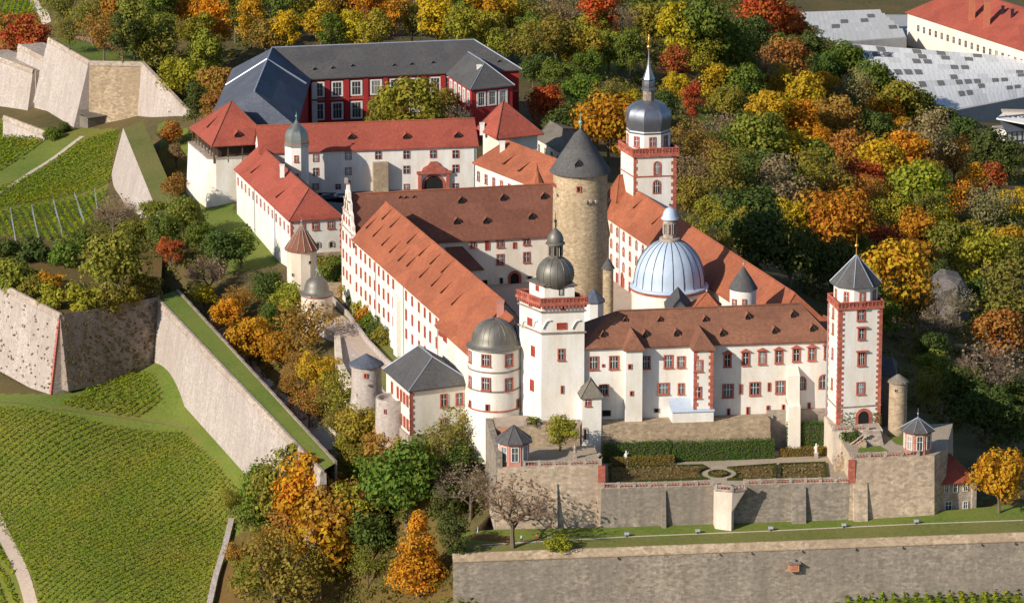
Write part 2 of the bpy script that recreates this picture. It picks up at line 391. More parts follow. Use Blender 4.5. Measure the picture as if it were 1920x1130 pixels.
def _U(r2): return np.where(r2 > 1e-12, r2 * np.log(np.maximum(r2, 1e-12)), 0.0)
def _tps():
    n = len(cz_); P = cx_ / SC_
    d2 = ((P[:, None, :] - P[None, :, :]) ** 2).sum(-1)
    K = _U(d2) + np.eye(n) * 0.02
    Q = np.hstack([np.ones((n, 1)), P])
    A = np.block([[K, Q], [Q.T, np.zeros((3, 3))]])
    return np.linalg.solve(A, np.concatenate([cz_, np.zeros(3)]))
_W = _tps()
def low(x, y):
    x = np.atleast_1d(np.asarray(x, float)) / SC_; y = np.atleast_1d(np.asarray(y, float)) / SC_
    out = np.empty(len(x))
    for i in range(0, len(x), 20000):
        a, b = x[i:i + 20000], y[i:i + 20000]
        d2 = (a[:, None] - cx_[None, :, 0] / SC_) ** 2 + (b[:, None] - cx_[None, :, 1] / SC_) ** 2
        out[i:i + 20000] = _U(d2) @ _W[:-3] + _W[-3] + _W[-2] * a + _W[-1] * b
    # in front of the outer rampart the ground falls away evenly
    X_, Y_ = x * SC_, y * SC_; d = -(Y_ - (830.1 + (X_ + 12.3) * 0.0872)) - 2.0
    k = (d > -3) & (X_ > -13); out = np.where(k, np.minimum(out, -29.2 - 0.22 * np.maximum(d, 0)), out)
    return out
TERR = []                                # raised terraces: (polygon, function of x, y)
def inpoly(poly, x, y):
    x = np.asarray(x, float); y = np.asarray(y, float); c = np.zeros(x.shape, bool); n = len(poly)
    for i in range(n):
        x0, y0 = poly[i][:2]; x1, y1 = poly[(i + 1) % n][:2]
        if y0 == y1: continue
        c ^= ((y0 > y) != (y1 > y)) & (x < (x1 - x0) * (y - y0) / (y1 - y0) + x0)
    return c
def gz(x, y):
    x = np.atleast_1d(np.asarray(x, float)); y = np.atleast_1d(np.asarray(y, float)); z = low(x, y)
    for poly, fn in TERR:
        k = inpoly(poly, x, y); z = np.where(k, np.maximum(z, fn(x, y)), z)
    return z
def hit(px, py, above=0.0):              # where the ray passes 'above' metres over the ground
    r = ray(px, py); Y = np.arange(780, 2150, 1.0); t = Y / r[1]
    d = CAMH + r[2] * t - gz(r[0] * t, Y) - above
    k = np.argmax(d < 0) if (d < 0).any() else len(Y) - 1
    k = max(k, 1); a, b = d[k - 1], d[k]; f = a / (a - b) if a != b else 0
    Yh = Y[k - 1] + f; t = Yh / r[1]; x = r[0] * t
    return (x, Yh, float(gz(x, Yh)[0]))
def plane_of(pts):                       # least squares height plane through 3D points
    A = np.array([(p[0], p[1], 1) for p in pts]); b = np.array([p[2] for p in pts]); s = np.linalg.lstsq(A, b, rcond=None)[0]
    return lambda x, y: s[0] * x + s[1] * y + s[2]
m_flat('parapet_gap_shade', (0.13, 0.035, 0.025), 0.95)
# ------------------------------------------------------------------ building kit
class Fac:                                # a vertical wall plane seen from outside, p0 left and p1 right
    def __init__(s, p0, p1):
        s.p0, s.p1 = V2(p0), V2(p1); s.L = (s.p1 - s.p0).length; s.u = (s.p1 - s.p0) / s.L
        s.n = Vector((s.u.y, -s.u.x)); s.rz = math.atan2(s.u.y, s.u.x)
    def px(s, px, py):
        r = ray(px, py); d = r[0] * s.n.x + r[1] * s.n.y; t = s.p0.dot(s.n) / d
        q = Vector((r[0] * t, r[1] * t)); return ((q - s.p0).dot(s.u), CAMH + r[2] * t)
    def pt(s, a, z, out=0.0):
        q = s.p0 + s.u * a + s.n * out; return (q.x, q.y, z)
    def fr(s):                            # local (along, outward, z) -> world
        return lambda p: s.pt(p[0], p[2], p[1])
class Cyl:                                # a round wall
    def __init__(s, c, r): s.c, s.r = c, r
    def px(s, px, py):
        Y = s.c[1]
        for _ in range(6):
            x = xat(px, Y, py) - s.c[0]; k = max(-0.99, min(0.99, x / s.r)); Y = s.c[1] - s.r * math.sqrt(1 - k * k)
        return (math.asin(k), atY(px, py, Y)[2])
    def pt(s, a, z, out=0.0): return (s.c[0] + (s.r + out) * math.sin(a), s.c[1] - (s.r + out) * math.cos(a), z)
WCACHE = {}
STY = {  # frame width, frame material, glass material, bars
 'red': (0.30, 'sandstone_red', 'glass', 1), 'thin': (0.16, 'sandstone_red', 'glass', 1), 'shut': (0.16, 'sandstone_red', 'red_shutter', 0),
 'slit': (0.22, 'sandstone_red', 'dark_opening', 0), 'ped': (0.34, 'sandstone_red', 'glass', 1), 'lintel': (0.34, 'sandstone_red', 'glass', 1), 'plain': (0.12, 'brown_wood', 'glass', 1),
 'white': (0.55, 'white_trim', 'glass', 1), 'dark': (0.10, 'sandstone_pale', 'dark_opening', 0), 'arch': (0.34, 'sandstone_red', 'glass', 1),
 'gate': (0.62, 'sandstone_red', 'dark_opening', 0), 'palearch': (0.4, 'sandstone_pale', 'dark_opening', 0), 'shop': (0.14, 'white_trim', 'glass', 1)}
def window_meshes(w, h, sty):
    w, h = round(w, 1), round(h, 1); k = (w, h, sty)
    if k in WCACHE: return WCACHE[k]
    fw, fm, gm, bars = STY[sty]; fw = min(fw, w * 0.3); arch = sty in ('arch', 'gate', 'palearch')
    iw, ih = w / 2 - fw, h / 2 - fw * (0.7 if not arch else 1)
    def outline(a, b0, b1):
        if not arch: return [(-a, b0), (a, b0), (a, b1), (-a, b1)]
        c = b1 - a; return [(-a, b0), (a, b0)] + [(a * math.cos(t), c + a * math.sin(t)) for t in [math.pi * i / 10 for i in range(11)]]
    inn = outline(iw, -h / 2 + (0.0 if sty in ('gate', 'palearch') else fw * 0.7), ih if not arch else h / 2 - fw); out = outline(w / 2, -h / 2, h / 2)
    g = MB(); g.add([(x, -0.04, z) for x, z in inn], [list(range(len(inn)))], 0)
    if bars:
        z0, z1 = inn[0][1], inn[2][1] if not arch else h / 2 - fw
        nb = 1 if w < 1.9 else 2
        for i in range(nb):
            x = -iw + 2 * iw * (i + 1) / (nb + 1); g.box(x - 0.045, -0.075, z0, x + 0.045, -0.042, z1, 1)
        zc = z0 + (z1 - z0) * 0.6; g.box(-iw, -0.075, zc - 0.045, iw, -0.043, zc + 0.045, 1)
    f = MB(); n = len(inn); d = 0.16
    fo = [(x, -d, z) for x, z in out]; fi = [(x, -d, z) for x, z in inn]; bo = [(x, 0.0, z) for x, z in out]; bi = [(x, 0.0, z) for x, z in inn]
    for i in range(n):
        j = (i + 1) % n
        if i == 0 and sty in ('gate', 'palearch'): continue
        f.add([fo[i], fo[j], fi[j], fi[i]], [[0, 1, 2, 3]]); f.add([bo[i], bo[j], fo[j], fo[i]], [[0, 1, 2, 3]]); f.add([fi[i], fi[j], bi[j], bi[i]], [[0, 1, 2, 3]])
    if sty == 'ped':
        f.add([(-w * 0.68, -0.5, h / 2), (w * 0.68, -0.5, h / 2), (w * 0.68, 0, h / 2), (-w * 0.68, 0, h / 2), (0, -0.5, h / 2 + w * 0.42), (0, 0, h / 2 + w * 0.42), (-w * 0.68, -0.5, h / 2 + 0.12), (w * 0.68, -0.5, h / 2 + 0.12), (w * 0.68, 0, h / 2 + 0.12), (-w * 0.68, 0, h / 2 + 0.12)],
              [[0, 1, 7, 4, 6], [0, 3, 2, 1], [1, 2, 8, 7], [0, 6, 9, 3], [6, 4, 5, 9], [7, 8, 5, 4]])
    if sty in ('ped', 'lintel', 'red'): f.box(-w / 2 - 0.1, -0.34, -h / 2 - 0.16, w / 2 + 0.1, 0, -h / 2)
    if sty == 'lintel': f.box(-w * 0.7, -0.6, h / 2, w * 0.7, 0, h / 2 + 0.28)
    WCACHE[k] = (g.mesh('window', [gm, 'white_trim' if bars else gm]), f.mesh('frame', [fm]))
    return WCACHE[k]
def win(parent, fac, a, z, w, h, sty='red', name='window'):
    g, f = window_meshes(w, h, sty)
    rz = fac.rz if isinstance(fac, Fac) else a
    o = inst(g, name, parent, fac.pt(a, z, 0.0), rz)
    c = bpy.data.objects.new('frame', f); COL.objects.link(c); c.parent = o
    return o
def winpx(parent, fac, lst, sty='red', name='window'):
    for px, py, wp, hp in lst:            # width and height as seen, in photo pixels
        a, z = fac.px(px, py); Y = fac.pt(a, z)[1]; k = ppm(Y, z)
        c = abs(fac.n.y) if isinstance(fac, Fac) else math.cos(a)
        win(parent, fac, a, z, max(0.5, wp / k / max(c, 0.25)), max(0.5, hp / k / cp), sty, name)
def walls_mb(poly, z0, ze):
    m = MB(); n = len(poly)
    for i in range(n):
        a, b = poly[i], poly[(i + 1) % n]
        m.quad((a[0], a[1], z0), (b[0], b[1], z0), (b[0], b[1], ze), (a[0], a[1], ze))
    return m
def house(root, poly, z0, ze, r0, r1, wall='plaster_white', roof='tile_red', oh=0.6, gab=(0, 0), th=0.28, band='sandstone_red', cap='tile_orange', lift=0.12):
    a, b, c, d = poly
    m = walls_mb(poly, z0, ze)
    if gab[0]: m.add([d + (ze,), a + (ze,), r0], [[0, 1, 2]])
    if gab[1]: m.add([b + (ze,), c + (ze,), r1], [[0, 1, 2]])
    m.build('wall', wall, root)
    rd = (V2(r1) - V2(r0)).normalized()
    e = offset(poly, oh); half = abs((V2(a) - V2(r0)).dot(Vector((rd.y, -rd.x)))) + 0.01
    sl = (r0[2] - ze) / half; zee = ze - oh * sl + lift
    q0, q1 = Vector(r0), Vector(r1)
    if gab[0]: q0 = q0 - Vector((rd.x, rd.y, 0)) * oh
    if gab[1]: q1 = q1 + Vector((rd.x, rd.y, 0)) * oh
    q0.z += lift; q1.z += lift
    A, B, C, D = [p + (zee,) for p in e]; q0, q1 = tuple(q0), tuple(q1)
    fs = [[A, B, q1, q0], [C, D, q0, q1]]
    if not gab[0]: fs.append([D, A, q0])
    if not gab[1]: fs.append([B, C, q1])
    rb = MB(); rb.slab(fs, th); ro = rb.build('roof', roof, root)
    if cap:
        rc = MB(); up = lambda p: (p[0], p[1], p[2] + 0.06)
        rc.tube([up(q0), up(q1)], 0.2, 6)
        if not gab[0]: rc.tube([up(q0), A], 0.14, 6); rc.tube([up(q0), D], 0.14, 6)
        if not gab[1]: rc.tube([up(q1), B], 0.14, 6); rc.tube([up(q1), C], 0.14, 6)
        rc.build('ridge_cap', cap, root)
    if band:
        cb = MB(); o1 = offset(poly, 0.22)
        for i in range(4):
            if (i == 3 and gab[0]) or (i == 1 and gab[1]): continue
            f = Fac(o1[i], o1[(i + 1) % 4]) if area(poly) > 0 else Fac(o1[(i + 1) % 4], o1[i])
            cb.box(0, -0.21, ze - 0.75, f.L, 0.0, ze - 0.2, fr=f.fr())
        cb.build('cornice', band, root)
    return [Vector(A), Vector(B), Vector(q1)], [Vector(C), Vector(D), Vector(q0)], ro
def onplane(pl, px, py):
    n = (pl[1] - pl[0]).cross(pl[2] - pl[0]); r = Vector(ray(px, py)); o = Vector((0, 0, CAMH))
    return o + r * ((pl[0] - o).dot(n) / r.dot(n))
DC = {}
def dormer_mesh(w, h, L, rm):
    k = (w, h, L, rm)
    if k not in DC:
        m = MB(); hw = w / 2
        m.add([(-hw, 0, -0.2), (hw, 0, -0.2), (hw, 0, h * 0.5), (0, 0, h), (-hw, 0, h * 0.5)], [[0, 1, 2, 3, 4]], 1)
        m.add([(-hw, 0, -0.2), (-hw, 0, h * 0.5), (-hw, L * 0.6, h * 0.5), (-hw, L * 0.3, -0.2)], [[0, 1, 2, 3]], 0)
        m.add([(hw, 0, -0.2), (hw, 0, h * 0.5), (hw, L * 0.6, h * 0.5), (hw, L * 0.3, -0.2)], [[0, 1, 2, 3]], 0)
        r = MB(); e = 0.18
        r.slab([[(-hw - e, -e, h * 0.5 - e), (0, -e, h + 0.02), (0, L, h + 0.02), (-hw - e, L, h * 0.5 - e)], [(hw + e, -e, h * 0.5 - e), (hw + e, L, h * 0.5 - e), (0, L, h + 0.02), (0, -e, h + 0.02)]], 0.12)
        m.add(r.v, r.f, 0)
        DC[k] = m.mesh('dormer', [rm, 'dark_opening'])
    return DC[k]
def shed_mesh(w, h, sl, rm):
    k = ('shed', w, h, sl, rm)
    if k not in DC:
        m = MB(); hw = w / 2; L = h / 0.20; zt = sl * L
        m.add([(-hw, 0, -0.2), (hw, 0, -0.2), (hw, 0, h), (-hw, 0, h)], [[0, 1, 2, 3]], 1)
        for s_ in (-1, 1): m.add([(s_ * hw, 0, -0.2), (s_ * hw, 0, h), (s_ * hw, L, zt), (s_ * hw, L, zt - .3)], [[0, 1, 2, 3]], 1)
        r = MB(); r.slab([[(-hw - .12, -.2, h - .02), (hw + .12, -.2, h - .02), (hw + .12, L, zt + .06), (-hw - .12, L, zt + .06)]], 0.1); m.add(r.v, r.f, 0)
        DC[k] = m.mesh('dormer', [rm, 'dark_wood'])
    return DC[k]
def dormers(root, pl, lst, w, h, rm, slope_len=None):
    n = (pl[1] - pl[0]).cross(pl[2] - pl[0]).normalized()
    if n.z < 0: n = -n
    sl = math.sqrt(n.x ** 2 + n.y ** 2) / n.z; L = slope_len or h / sl * 1.15
    rz = math.atan2(n.y, n.x) + math.pi / 2
    for px, py in lst:
        p = onplane(pl, px, py); inst(shed_mesh(w, h, round(sl, 2), rm) if slope_len else dormer_mesh(w, h, round(L, 2), rm), 'dormer', root, tuple(p), rz)
def quoin(root, P, d1, d2, z0, z1, mat='sandstone_red', s=0.9, hgt=0.75):
    """alternating blocks on the corner P between walls running off along d1 and d2"""
    m = MB(); d1 = V2(d1).normalized(); d2 = V2(d2).normalized(); P = V2(P); z = z0; k = 0
    out = (-(d1 + d2)).normalized() * 0.10
    while z < z1 - 0.1:
        a, b = (s, s * 0.5) if k % 2 else (s * 0.62, s * 0.72); zt = min(z + hgt - 0.03, z1)
        q = [P + out, P + out + d1 * a, P + d1 * a - out * 0.4, P - out * 0.4 + d2 * b, P + out + d2 * b]
        m.prism([(v.x, v.y) for v in q], z, zt); z += hgt; k += 1
    return m.build('quoin', mat, root)
def pipe(root, fac, a, z0, z1):
    m = MB(); m.tube([fac.pt(a, z0, 0.16), fac.pt(a, z1, 0.16)], 0.11, 6); m.build('downpipe', 'zinc', root)
def chimney(root, p, w, h, mat='white_trim'):
    m = MB(); x, y, z = p; m.box(x - w / 2, y - w / 2, z - 1.2, x + w / 2, y + w / 2, z + h)
    m.box(x - w / 2 - 0.12, y - w / 2 - 0.12, z + h + 0.002, x + w / 2 + 0.12, y + w / 2 + 0.12, z + h + 0.2)
    m.build('chimney', mat, root)
def finial(root, x, y, z0, z1, r=0.12, mat='gold', ball=0.4):
    m = MB(); m.tube([(x, y, z0), (x, y, z1)], [r, r * 0.4], 6)
    zb = z0 + (z1 - z0) * 0.45
    m.lathe(x, y, [(0.02, zb - ball), (ball * 0.7, zb - ball * 0.7), (ball, zb), (ball * 0.7, zb + ball * 0.7), (0.02, zb + ball)], 10)
    m.build('finial', mat, root)
def ringpts(c, r, n, a0=0.0): return [(c[0] + r * math.cos(a0 + 2 * math.pi * k / n), c[1] + r * math.sin(a0 + 2 * math.pi * k / n)) for k in range(n)]
def facs(poly):
    p = poly if area(poly) > 0 else poly[::-1]
    return [Fac(p[i], p[(i + 1) % len(p)]) for i in range(len(p))]
def terrace(name, poly, ztop, depth, side, top, label=None, cat=None, batter=0.0, cover='ground'):
    """a walled terrace: the wall is a thing, its surface is a structure sheet"""
    fn = (lambda x, y, z=ztop: np.full(np.shape(x), float(z))) if isinstance(ztop, (int, float)) else ztop
    TERR.append((poly, fn)); zt = [float(fn(np.array([p[0]]), np.array([p[1]]))[0]) for p in poly]
    zb = [(z - depth) for z in zt]
    m = MB(); n = len(poly); lowp = offset(poly, batter) if batter else poly
    vs = [(p[0], p[1], zb[i]) for i, p in enumerate(lowp)] + [(p[0], p[1], zt[i] - 0.02) for i, p in enumerate(poly)]
    m.add(vs, [[i, (i + 1) % n, n + (i + 1) % n, n + i] for i in range(n)])
    m.add([vs[n + i] for i in range(n)], [list(range(n))])
    o = m.build(name, side)
    tag(o, label, cat) if label else struct(o)
    if top:
        t = MB(); t.add([(p[0], p[1], zt[i] + 0.004) for i, p in enumerate(offset(poly, -0.25))], [list(range(n))]); struct(t.build(cover, top))
    return o
BAL = {}
def balustrade(name, pts, label, group, h=1.15, mat='sandstone_red', rail='sandstone_pale', step=0.62, bay=3.2):
    root = thing(name, pts[0], label, 'balustrade', group); nb = 0
    if 'b' not in BAL:
        m = MB(); m.lathe(0, 0, [(0.10, 0.0), (0.17, 0.25), (0.08, 0.55), (0.12, 0.75)], 6); BAL['b'] = m.mesh('baluster', [mat])
    tot = sum((Vector(b) - Vector(a)).length for a, b in zip(pts, pts[1:])); step = max(step, tot / 92)
    for a, b in zip(pts, pts[1:]):
        f = Fac(a, b); z0, z1 = a[2], b[2]
        for q0, q1, wd in ((0.0, 0.22, 0.26), (0.93, h, 0.26)):
            m = MB(); vs = []
            for s_, z in ((0, z0), (f.L, z1)):
                for o_, zz in ((-wd, q0), (wd, q0), (wd, q1), (-wd, q1)): vs.append(f.pt(s_, z + zz, o_))
            m.add(vs, [[0, 1, 2, 3], [4, 7, 6, 5], [0, 4, 5, 1], [1, 5, 6, 2], [2, 6, 7, 3], [3, 7, 4, 0]]); m.build('rail', rail, root)
        k = max(1, round(f.L / bay))
        for i in range(k + 1):
            t = i / k; m = MB(); m.box(f.L * t - 0.3, -0.32, z0 + (z1 - z0) * t, f.L * t + 0.3, 0.32, z0 + (z1 - z0) * t + h + 0.08, fr=f.fr()); m.build('pedestal', rail, root)
        n = int(f.L / step)
        for i in range(n):
            s_ = (i + 0.5) * f.L / n
            if min(abs(s_ - f.L * j / k) for j in range(k + 1)) < 0.42: continue
            inst(BAL['b'], 'baluster', root, f.pt(s_, z0 + (z1 - z0) * s_ / f.L + 0.2)); nb += 1
    return root
def add2(p, d, k): return (p[0] + d[0] * k, p[1] + d[1] * k)

D2 = (0.275, -0.961)                      # the long axis of the inner castle, towards the camera
D1 = (0.961, 0.275)

# ------------------------------------------------------------------ inner castle: front palace wing
fA, fB = (13.0, 869.1), (69.4, 876.4)
FW = Fac(fA, fB); nb_ = (-FW.n.x, -FW.n.y)
fC, fD = add2(fB, nb_, 14), add2(fA, nb_, 14)
FZE = 16.7
pal = thing('palace_wing', (40, 873, -1), 'long white palace wing with brown tiled roof between the two white towers', 'castle wing')
r0 = at3(1160, 587, 22.4); r1 = at3(1500, 573.5, 22.4)
plF, plB, _ = house(pal, [fA, fB, fC, fD], -8, FZE, r0, r1, 'plaster_white', 'tile_brown', 0.7, cap='tile_brown', lift=0.5)
dormers(pal, plF, [(1131, 634), (1172, 608), (1237, 607), (1210, 633), (1268, 631), (1322, 606), (1354, 631), (1402, 600), (1487, 596), (1452, 626), (1523, 622)], 0.95, 1.7, 'tile_brown')
winpx(pal, FW, [(1113, 680, 19, 25), (1151, 679, 19, 25), (1211, 679, 18, 24), (1253, 677, 18, 24), (1277, 678, 16, 22), (1132, 730, 18, 21), (1244, 728, 22, 22), (1277, 728, 13, 21), (1365, 732, 22, 26), (1415, 728, 21, 25), (1463, 725, 20, 24)], 'red')
winpx(pal, FW, [(1364, 675, 15, 25), (1398, 672, 15, 25), (1429, 670, 15, 25), (1460, 668, 15, 25), (1493, 665, 15, 25), (1522, 663, 15, 25), (1552, 660, 15, 25)], 'ped')
winpx(pal, FW, [(1504, 718, 16, 26), (1545, 715, 21, 28)], 'arch')
winpx(pal, FW, [(1389, 729, 6, 19), (1442, 725, 6, 17), (1366, 775, 7, 20), (1402, 772, 7, 20), (1440, 769, 7, 19), (1469, 767, 7, 19), (1517, 760, 6, 12), (1131, 685, 5, 6)], 'slit')
winpx(pal, FW, [(1137, 774, 17, 12), (1231, 769, 10, 8), (1531, 779, 10, 6), (1381, 789, 8, 6)], 'dark')
def bay(root, x0, x1, out, z0, zt, apexpx, name, wall='plaster_white'):
    s0, s1 = FW.px(x0, 700)[0], FW.px(x1, 700)[0]
    m = MB(); m.box(s0, 0, z0, s1, out, zt, fr=FW.fr()); b = m.build(name, wall, root)
    e = 0.55; zr = zt + 3.3; zl = zt - 0.35
    L_, R_ = FW.pt(s0 - e, zl, out + e), FW.pt(s1 + e, zl, out + e); Lb, Rb = FW.pt(s0 - e, zl, -1.0), FW.pt(s1 + e, zl, -1.0)
    ap = FW.pt((s0 + s1) / 2, zr, min(out * 0.35, 1.2)); ab = FW.pt((s0 + s1) / 2, zr, -5.5)
    r = MB(); r.slab([[L_, R_, ap], [R_, Rb, ab, ap], [Lb, L_, ap, ab]], 0.25); r.build('bay_roof', 'tile_brown', root)
    c = MB(); c.box(s0 - 0.15, 0, zt - 0.7, s1 + 0.15, out + 0.15, zt - 0.3, fr=FW.fr()); c.build('cornice', 'sandstone_red', root)
    return b, s0, s1
b1, s0, s1 = bay(pal, 1170, 1201, 2.6, -1.0, FZE, None, 'stair_bay')
f2 = Fac(FW.pt(s0, 0, 2.6)[:2], FW.pt(s1, 0, 2.6)[:2]); winpx(pal, f2, [(1181, 687, 8, 10), (1184, 737, 7, 9)], 'slit')
b2, s0, s1 = bay(pal, 1295, 1330, 4.4, 3.0, FZE, None, 'oriel_bay')
f2 = Fac(FW.pt(s0, 0, 4.4)[:2], FW.pt(s1, 0, 4.4)[:2]); winpx(pal, f2, [(1309, 685, 17, 22), (1308, 735, 15, 22)], 'red')
quoin(pal, f2.p0, f2.u, -f2.n, 3.0, FZE - 0.8, s=1.0); quoin(pal, f2.p1, -f2.u, -f2.n, 3.0, FZE - 0.8, s=1.0)
sa, sb = FW.px(1254, 760)[0], FW.px(1331, 760)[0]
m = MB(); m.box(sa, 0, -0.5, sb, 4.7, 2.6, fr=FW.fr()); m.build('lean_to', 'plaster_white', pal)
m = MB(); m.slab([[FW.pt(sa - 0.2, 2.7, 4.95), FW.pt(sb + 0.2, 2.7, 4.95), FW.pt(sb + 0.2, 4.5, 0.02), FW.pt(sa - 0.2, 4.5, 0.02)]], 0.15); m.build('lean_to_roof', 'lead_blue', pal)
m = MB(); m.tube([FW.pt(sa + 6.2, 5.0, 1.6), FW.pt(sa + 6.2, 9.5, 1.6)], 0.7, 8); m.build('flue', 'lead_blue', pal)
sa, sb = FW.px(1474, 690)[0], FW.px(1496, 690)[0]
m = MB()
for z0, z1, o0, o1 in ((-8.0, 2.6, 4.2, 3.6), (2.61, 9.2, 2.6, 2.4)):
    vs = [FW.pt(s_, z, o_) for z, o_ in ((z0, o0), (z1, o1)) for s_, o_ in ((sa, 0), (sb, 0), (sb, o_), (sa, o_))] + [FW.pt(sa, z1 + 1.6, 0), FW.pt(sb, z1 + 1.6, 0)]
    m.add(vs, [[0, 1, 5, 4], [1, 2, 6, 5], [2, 3, 7, 6], [3, 0, 4, 7], [4, 7, 8], [5, 9, 6], [7, 6, 9, 8]])
m.build('buttress', 'plaster_cream', pal)
pipe(pal, FW, FW.L - 0.9, 0, FZE - 0.5)
FWb = Fac(fC, fD)
hut = thing('gate_hut', FW.pt(8.0, -2, 3), 'small white entrance hut with mossy hipped roof leaning on the palace wing', 'hut')
sa, sb = FW.px(1085, 760)[0], FW.px(1121, 760)[0]; sa = max(sa, 0.4)
hp = [FW.pt(sa, 0, 5.2)[:2], FW.pt(sb, 0, 5.2)[:2], FW.pt(sb, 0, 0.05)[:2], FW.pt(sa, 0, 0.05)[:2]]
zh = zat(741, FW.pt(sa, 0, 5.2)[1])
house(hut, hp, -6.5, zh, FW.pt((sa + sb) / 2, zh + 3.0, 3.4), FW.pt((sa + sb) / 2 + 0.1, zh + 3.0, 2.4), 'plaster_white', 'shingle_grey', 0.4, band=None, cap='shingle_grey')
f2 = Fac(hp[0], hp[1]); winpx(hut, f2, [(1102, 753, 11, 15)], 'red'); winpx(hut, f2, [(1097, 812, 11, 24)], 'palearch', 'door')

# terrace wall under the palace
tw = MB(); s0, s1 = FW.px(1122, 800)[0], FW.px(1436, 800)[0]
tw.box(s0, 0.02, -9, s1, 5.0, 0.25, fr=FW.fr()); tw.box(s0, 5.01, -9, s1, 5.6, -2.5, fr=FW.fr())
tag(tw.build('terrace_wall', 'stone_tan'), 'tan rubble plinth wall running under the palace wing above the green hedges', 'wall')
tw = MB(); tw.box(s1 + 0.05, 0.02, -9, FW.L - 0.6, 0.7, 1.1, fr=FW.fr()); tw.box(s1 + 0.05, 0.71, -9, s1 + 1.3, 1.3, 0.2, fr=FW.fr())
tag(tw.build('terrace_wall', 'sandstone_pale'), 'higher grey plinth wall on both sides of the stepped white buttress', 'wall')

# ------------------------------------------------------------------ white tower with the leaden dome (left front)
def cornerz(y, c): return zat(y, c[1])
c1 = (xat(1015, 867.3), 867.3); c2 = (xat(1096, 868.6), 868.6); c0 = (xat(974, 875.0), 875.0); c3 = (c2[0] + c0[0] - c1[0], c2[1] + c0[1] - c1[1])
mt = thing('domed_tower', (8, 870, 0), 'tall white square tower with red balustrade and round leaden dome', 'tower')
MP = [c0, c1, c2, c3]; ztop = zat(574, 867.3)
walls_mb(MP, -8, ztop).build('wall', 'plaster_white', mt)
def band(root, poly, z0, z1, out, mat, name='string_course'):
    m = MB(); o1 = offset(poly, out); n = len(poly)
    m.add([(p[0], p[1], z0) for p in o1] + [(p[0], p[1], z1) for p in o1] , [[i, (i + 1) % n, n + (i + 1) % n, n + i] for i in range(n)] + [list(range(n))[::-1], list(range(n, 2 * n))])
    return m.build(name, mat, root)
for y in (626, 586): z = zat(y, 867.3); band(mt, MP, z, z + 0.32, 0.28, 'stone_brown')
zc = zat(573, 867.3); band(mt, MP, zc, zc + 0.45, 0.55, 'sandstone_red', 'cornice')
for f in facs(offset(MP, 0.12)):
    k = int(f.L / 0.75)
    for i in range(k): m = MB(); m.box((i + 0.25) * f.L / k, 0, zc - 0.65, (i + 0.7) * f.L / k, 0.5, zc - 0.01, fr=f.fr()); m.build('corbel', 'sandstone_red', mt)
def parapet(root, poly, z, h, mat='sandstone_red'):
    m = MB(); p = poly if area(poly) > 0 else poly[::-1]
    for f in facs(p):
        m.box(0, -0.25, z, f.L, 0.0, z + 0.22, fr=f.fr()); m.box(0, -0.25, z + h - 0.25, f.L, 0.03, z + h, fr=f.fr())
        m.add([f.pt(0, z + 0.2, -0.235), f.pt(f.L, z + 0.2, -0.235), f.pt(f.L, z + h - 0.2, -0.235), f.pt(0, z + h - 0.2, -0.235)], [[0, 1, 2, 3]], 1)  # added dark sheet behind the panels, standing in for shade in the openings
        k = max(3, int(f.L / 0.8))
        for i in range(k + 1):
            s_ = f.L * i / k; wd = 0.3 if i in (0, k // 2, k) else 0.12
            m.box(max(0, s_ - wd), -0.22, z + 0.22, min(f.L, s_ + wd), -0.02, z + h - 0.25, fr=f.fr())
            if i < k:
                a, b = s_ + 0.1, s_ + f.L / k - 0.1
                m.add([f.pt(a, z + 0.22, -0.1), f.pt(a + 0.14, z + 0.22, -0.1), f.pt(b, z + h - 0.25, -0.1), f.pt(b - 0.14, z + h - 0.25, -0.1)], [[0, 1, 2, 3]])
                m.add([f.pt(b, z + 0.22, -0.12), f.pt(b - 0.14, z + 0.22, -0.12), f.pt(a, z + h - 0.25, -0.12), f.pt(a + 0.14, z + h - 0.25, -0.12)], [[0, 1, 2, 3]])
    m.build('parapet', [mat, 'parapet_gap_shade'], root)
parapet(mt, offset(MP, 0.48), zc + 0.45, 1.3)
m = MB(); m.add([(p[0], p[1], zc + 0.56) for p in offset(MP, 0.4)], [[0, 1, 2, 3]]); m.build('gallery_floor', 'stone_brown', mt)
AT = offset(MP, -1.3); za = zc + 3.9
walls_mb(AT, zc, za).build('attic', 'plaster_white', mt)
band(mt, AT, za - 0.1, za + 0.18, 0.35, 'sandstone_red', 'cornice')
mc = (sum(p[0] for p in MP) / 4, sum(p[1] for p in MP) / 4); mc = (xat(1041, mc[1]), mc[1])
rs = ppm(mc[1], 30); Rd = 35.5 / rs
m = MB(); n16 = 32; prof = [(Rd * 1.06, za + 0.95)]
sk = MB(); e = offset(AT, 0.55); top = [(p[0], p[1], za + 1.2) for p in ringpts(mc, Rd * 0.8, 4, math.atan2(c0[1] - mc[1], c0[0] - mc[0]))]
sk.add([(p[0], p[1], za + 0.1) for p in e] + top, [[i, (i + 1) % 4, 4 + (i + 1) % 4, 4 + i] for i in range(4)] + [[4, 5, 6, 7]]); sk.build('attic_roof', 'lead_dark', mt)
zdc = zat(513, mc[1]); 
prof = [(Rd * math.cos(t), zdc + Rd * 0.96 * math.sin(t)) for t in [R(a) for a in (-46, -35, -22, -10, 0, 12, 24, 36, 48, 58, 66)]]
prof.insert(0, (prof[0][0] + 0.35, za + 0.3))
m.lathe(mc[0], mc[1], prof, n16); m.build('dome', 'lead_dark', mt, smooth=60)
rib = MB()
for k in range(16):
    a = 2 * math.pi * k / 16 + 0.1
    rib.tube([(mc[0] + (r_ + 0.03) * math.cos(a), mc[1] + (r_ + 0.03) * math.sin(a), z_) for r_, z_ in prof[1:]], 0.055, 4)
rib.build('dome_seam', 'lead_dark', mt)
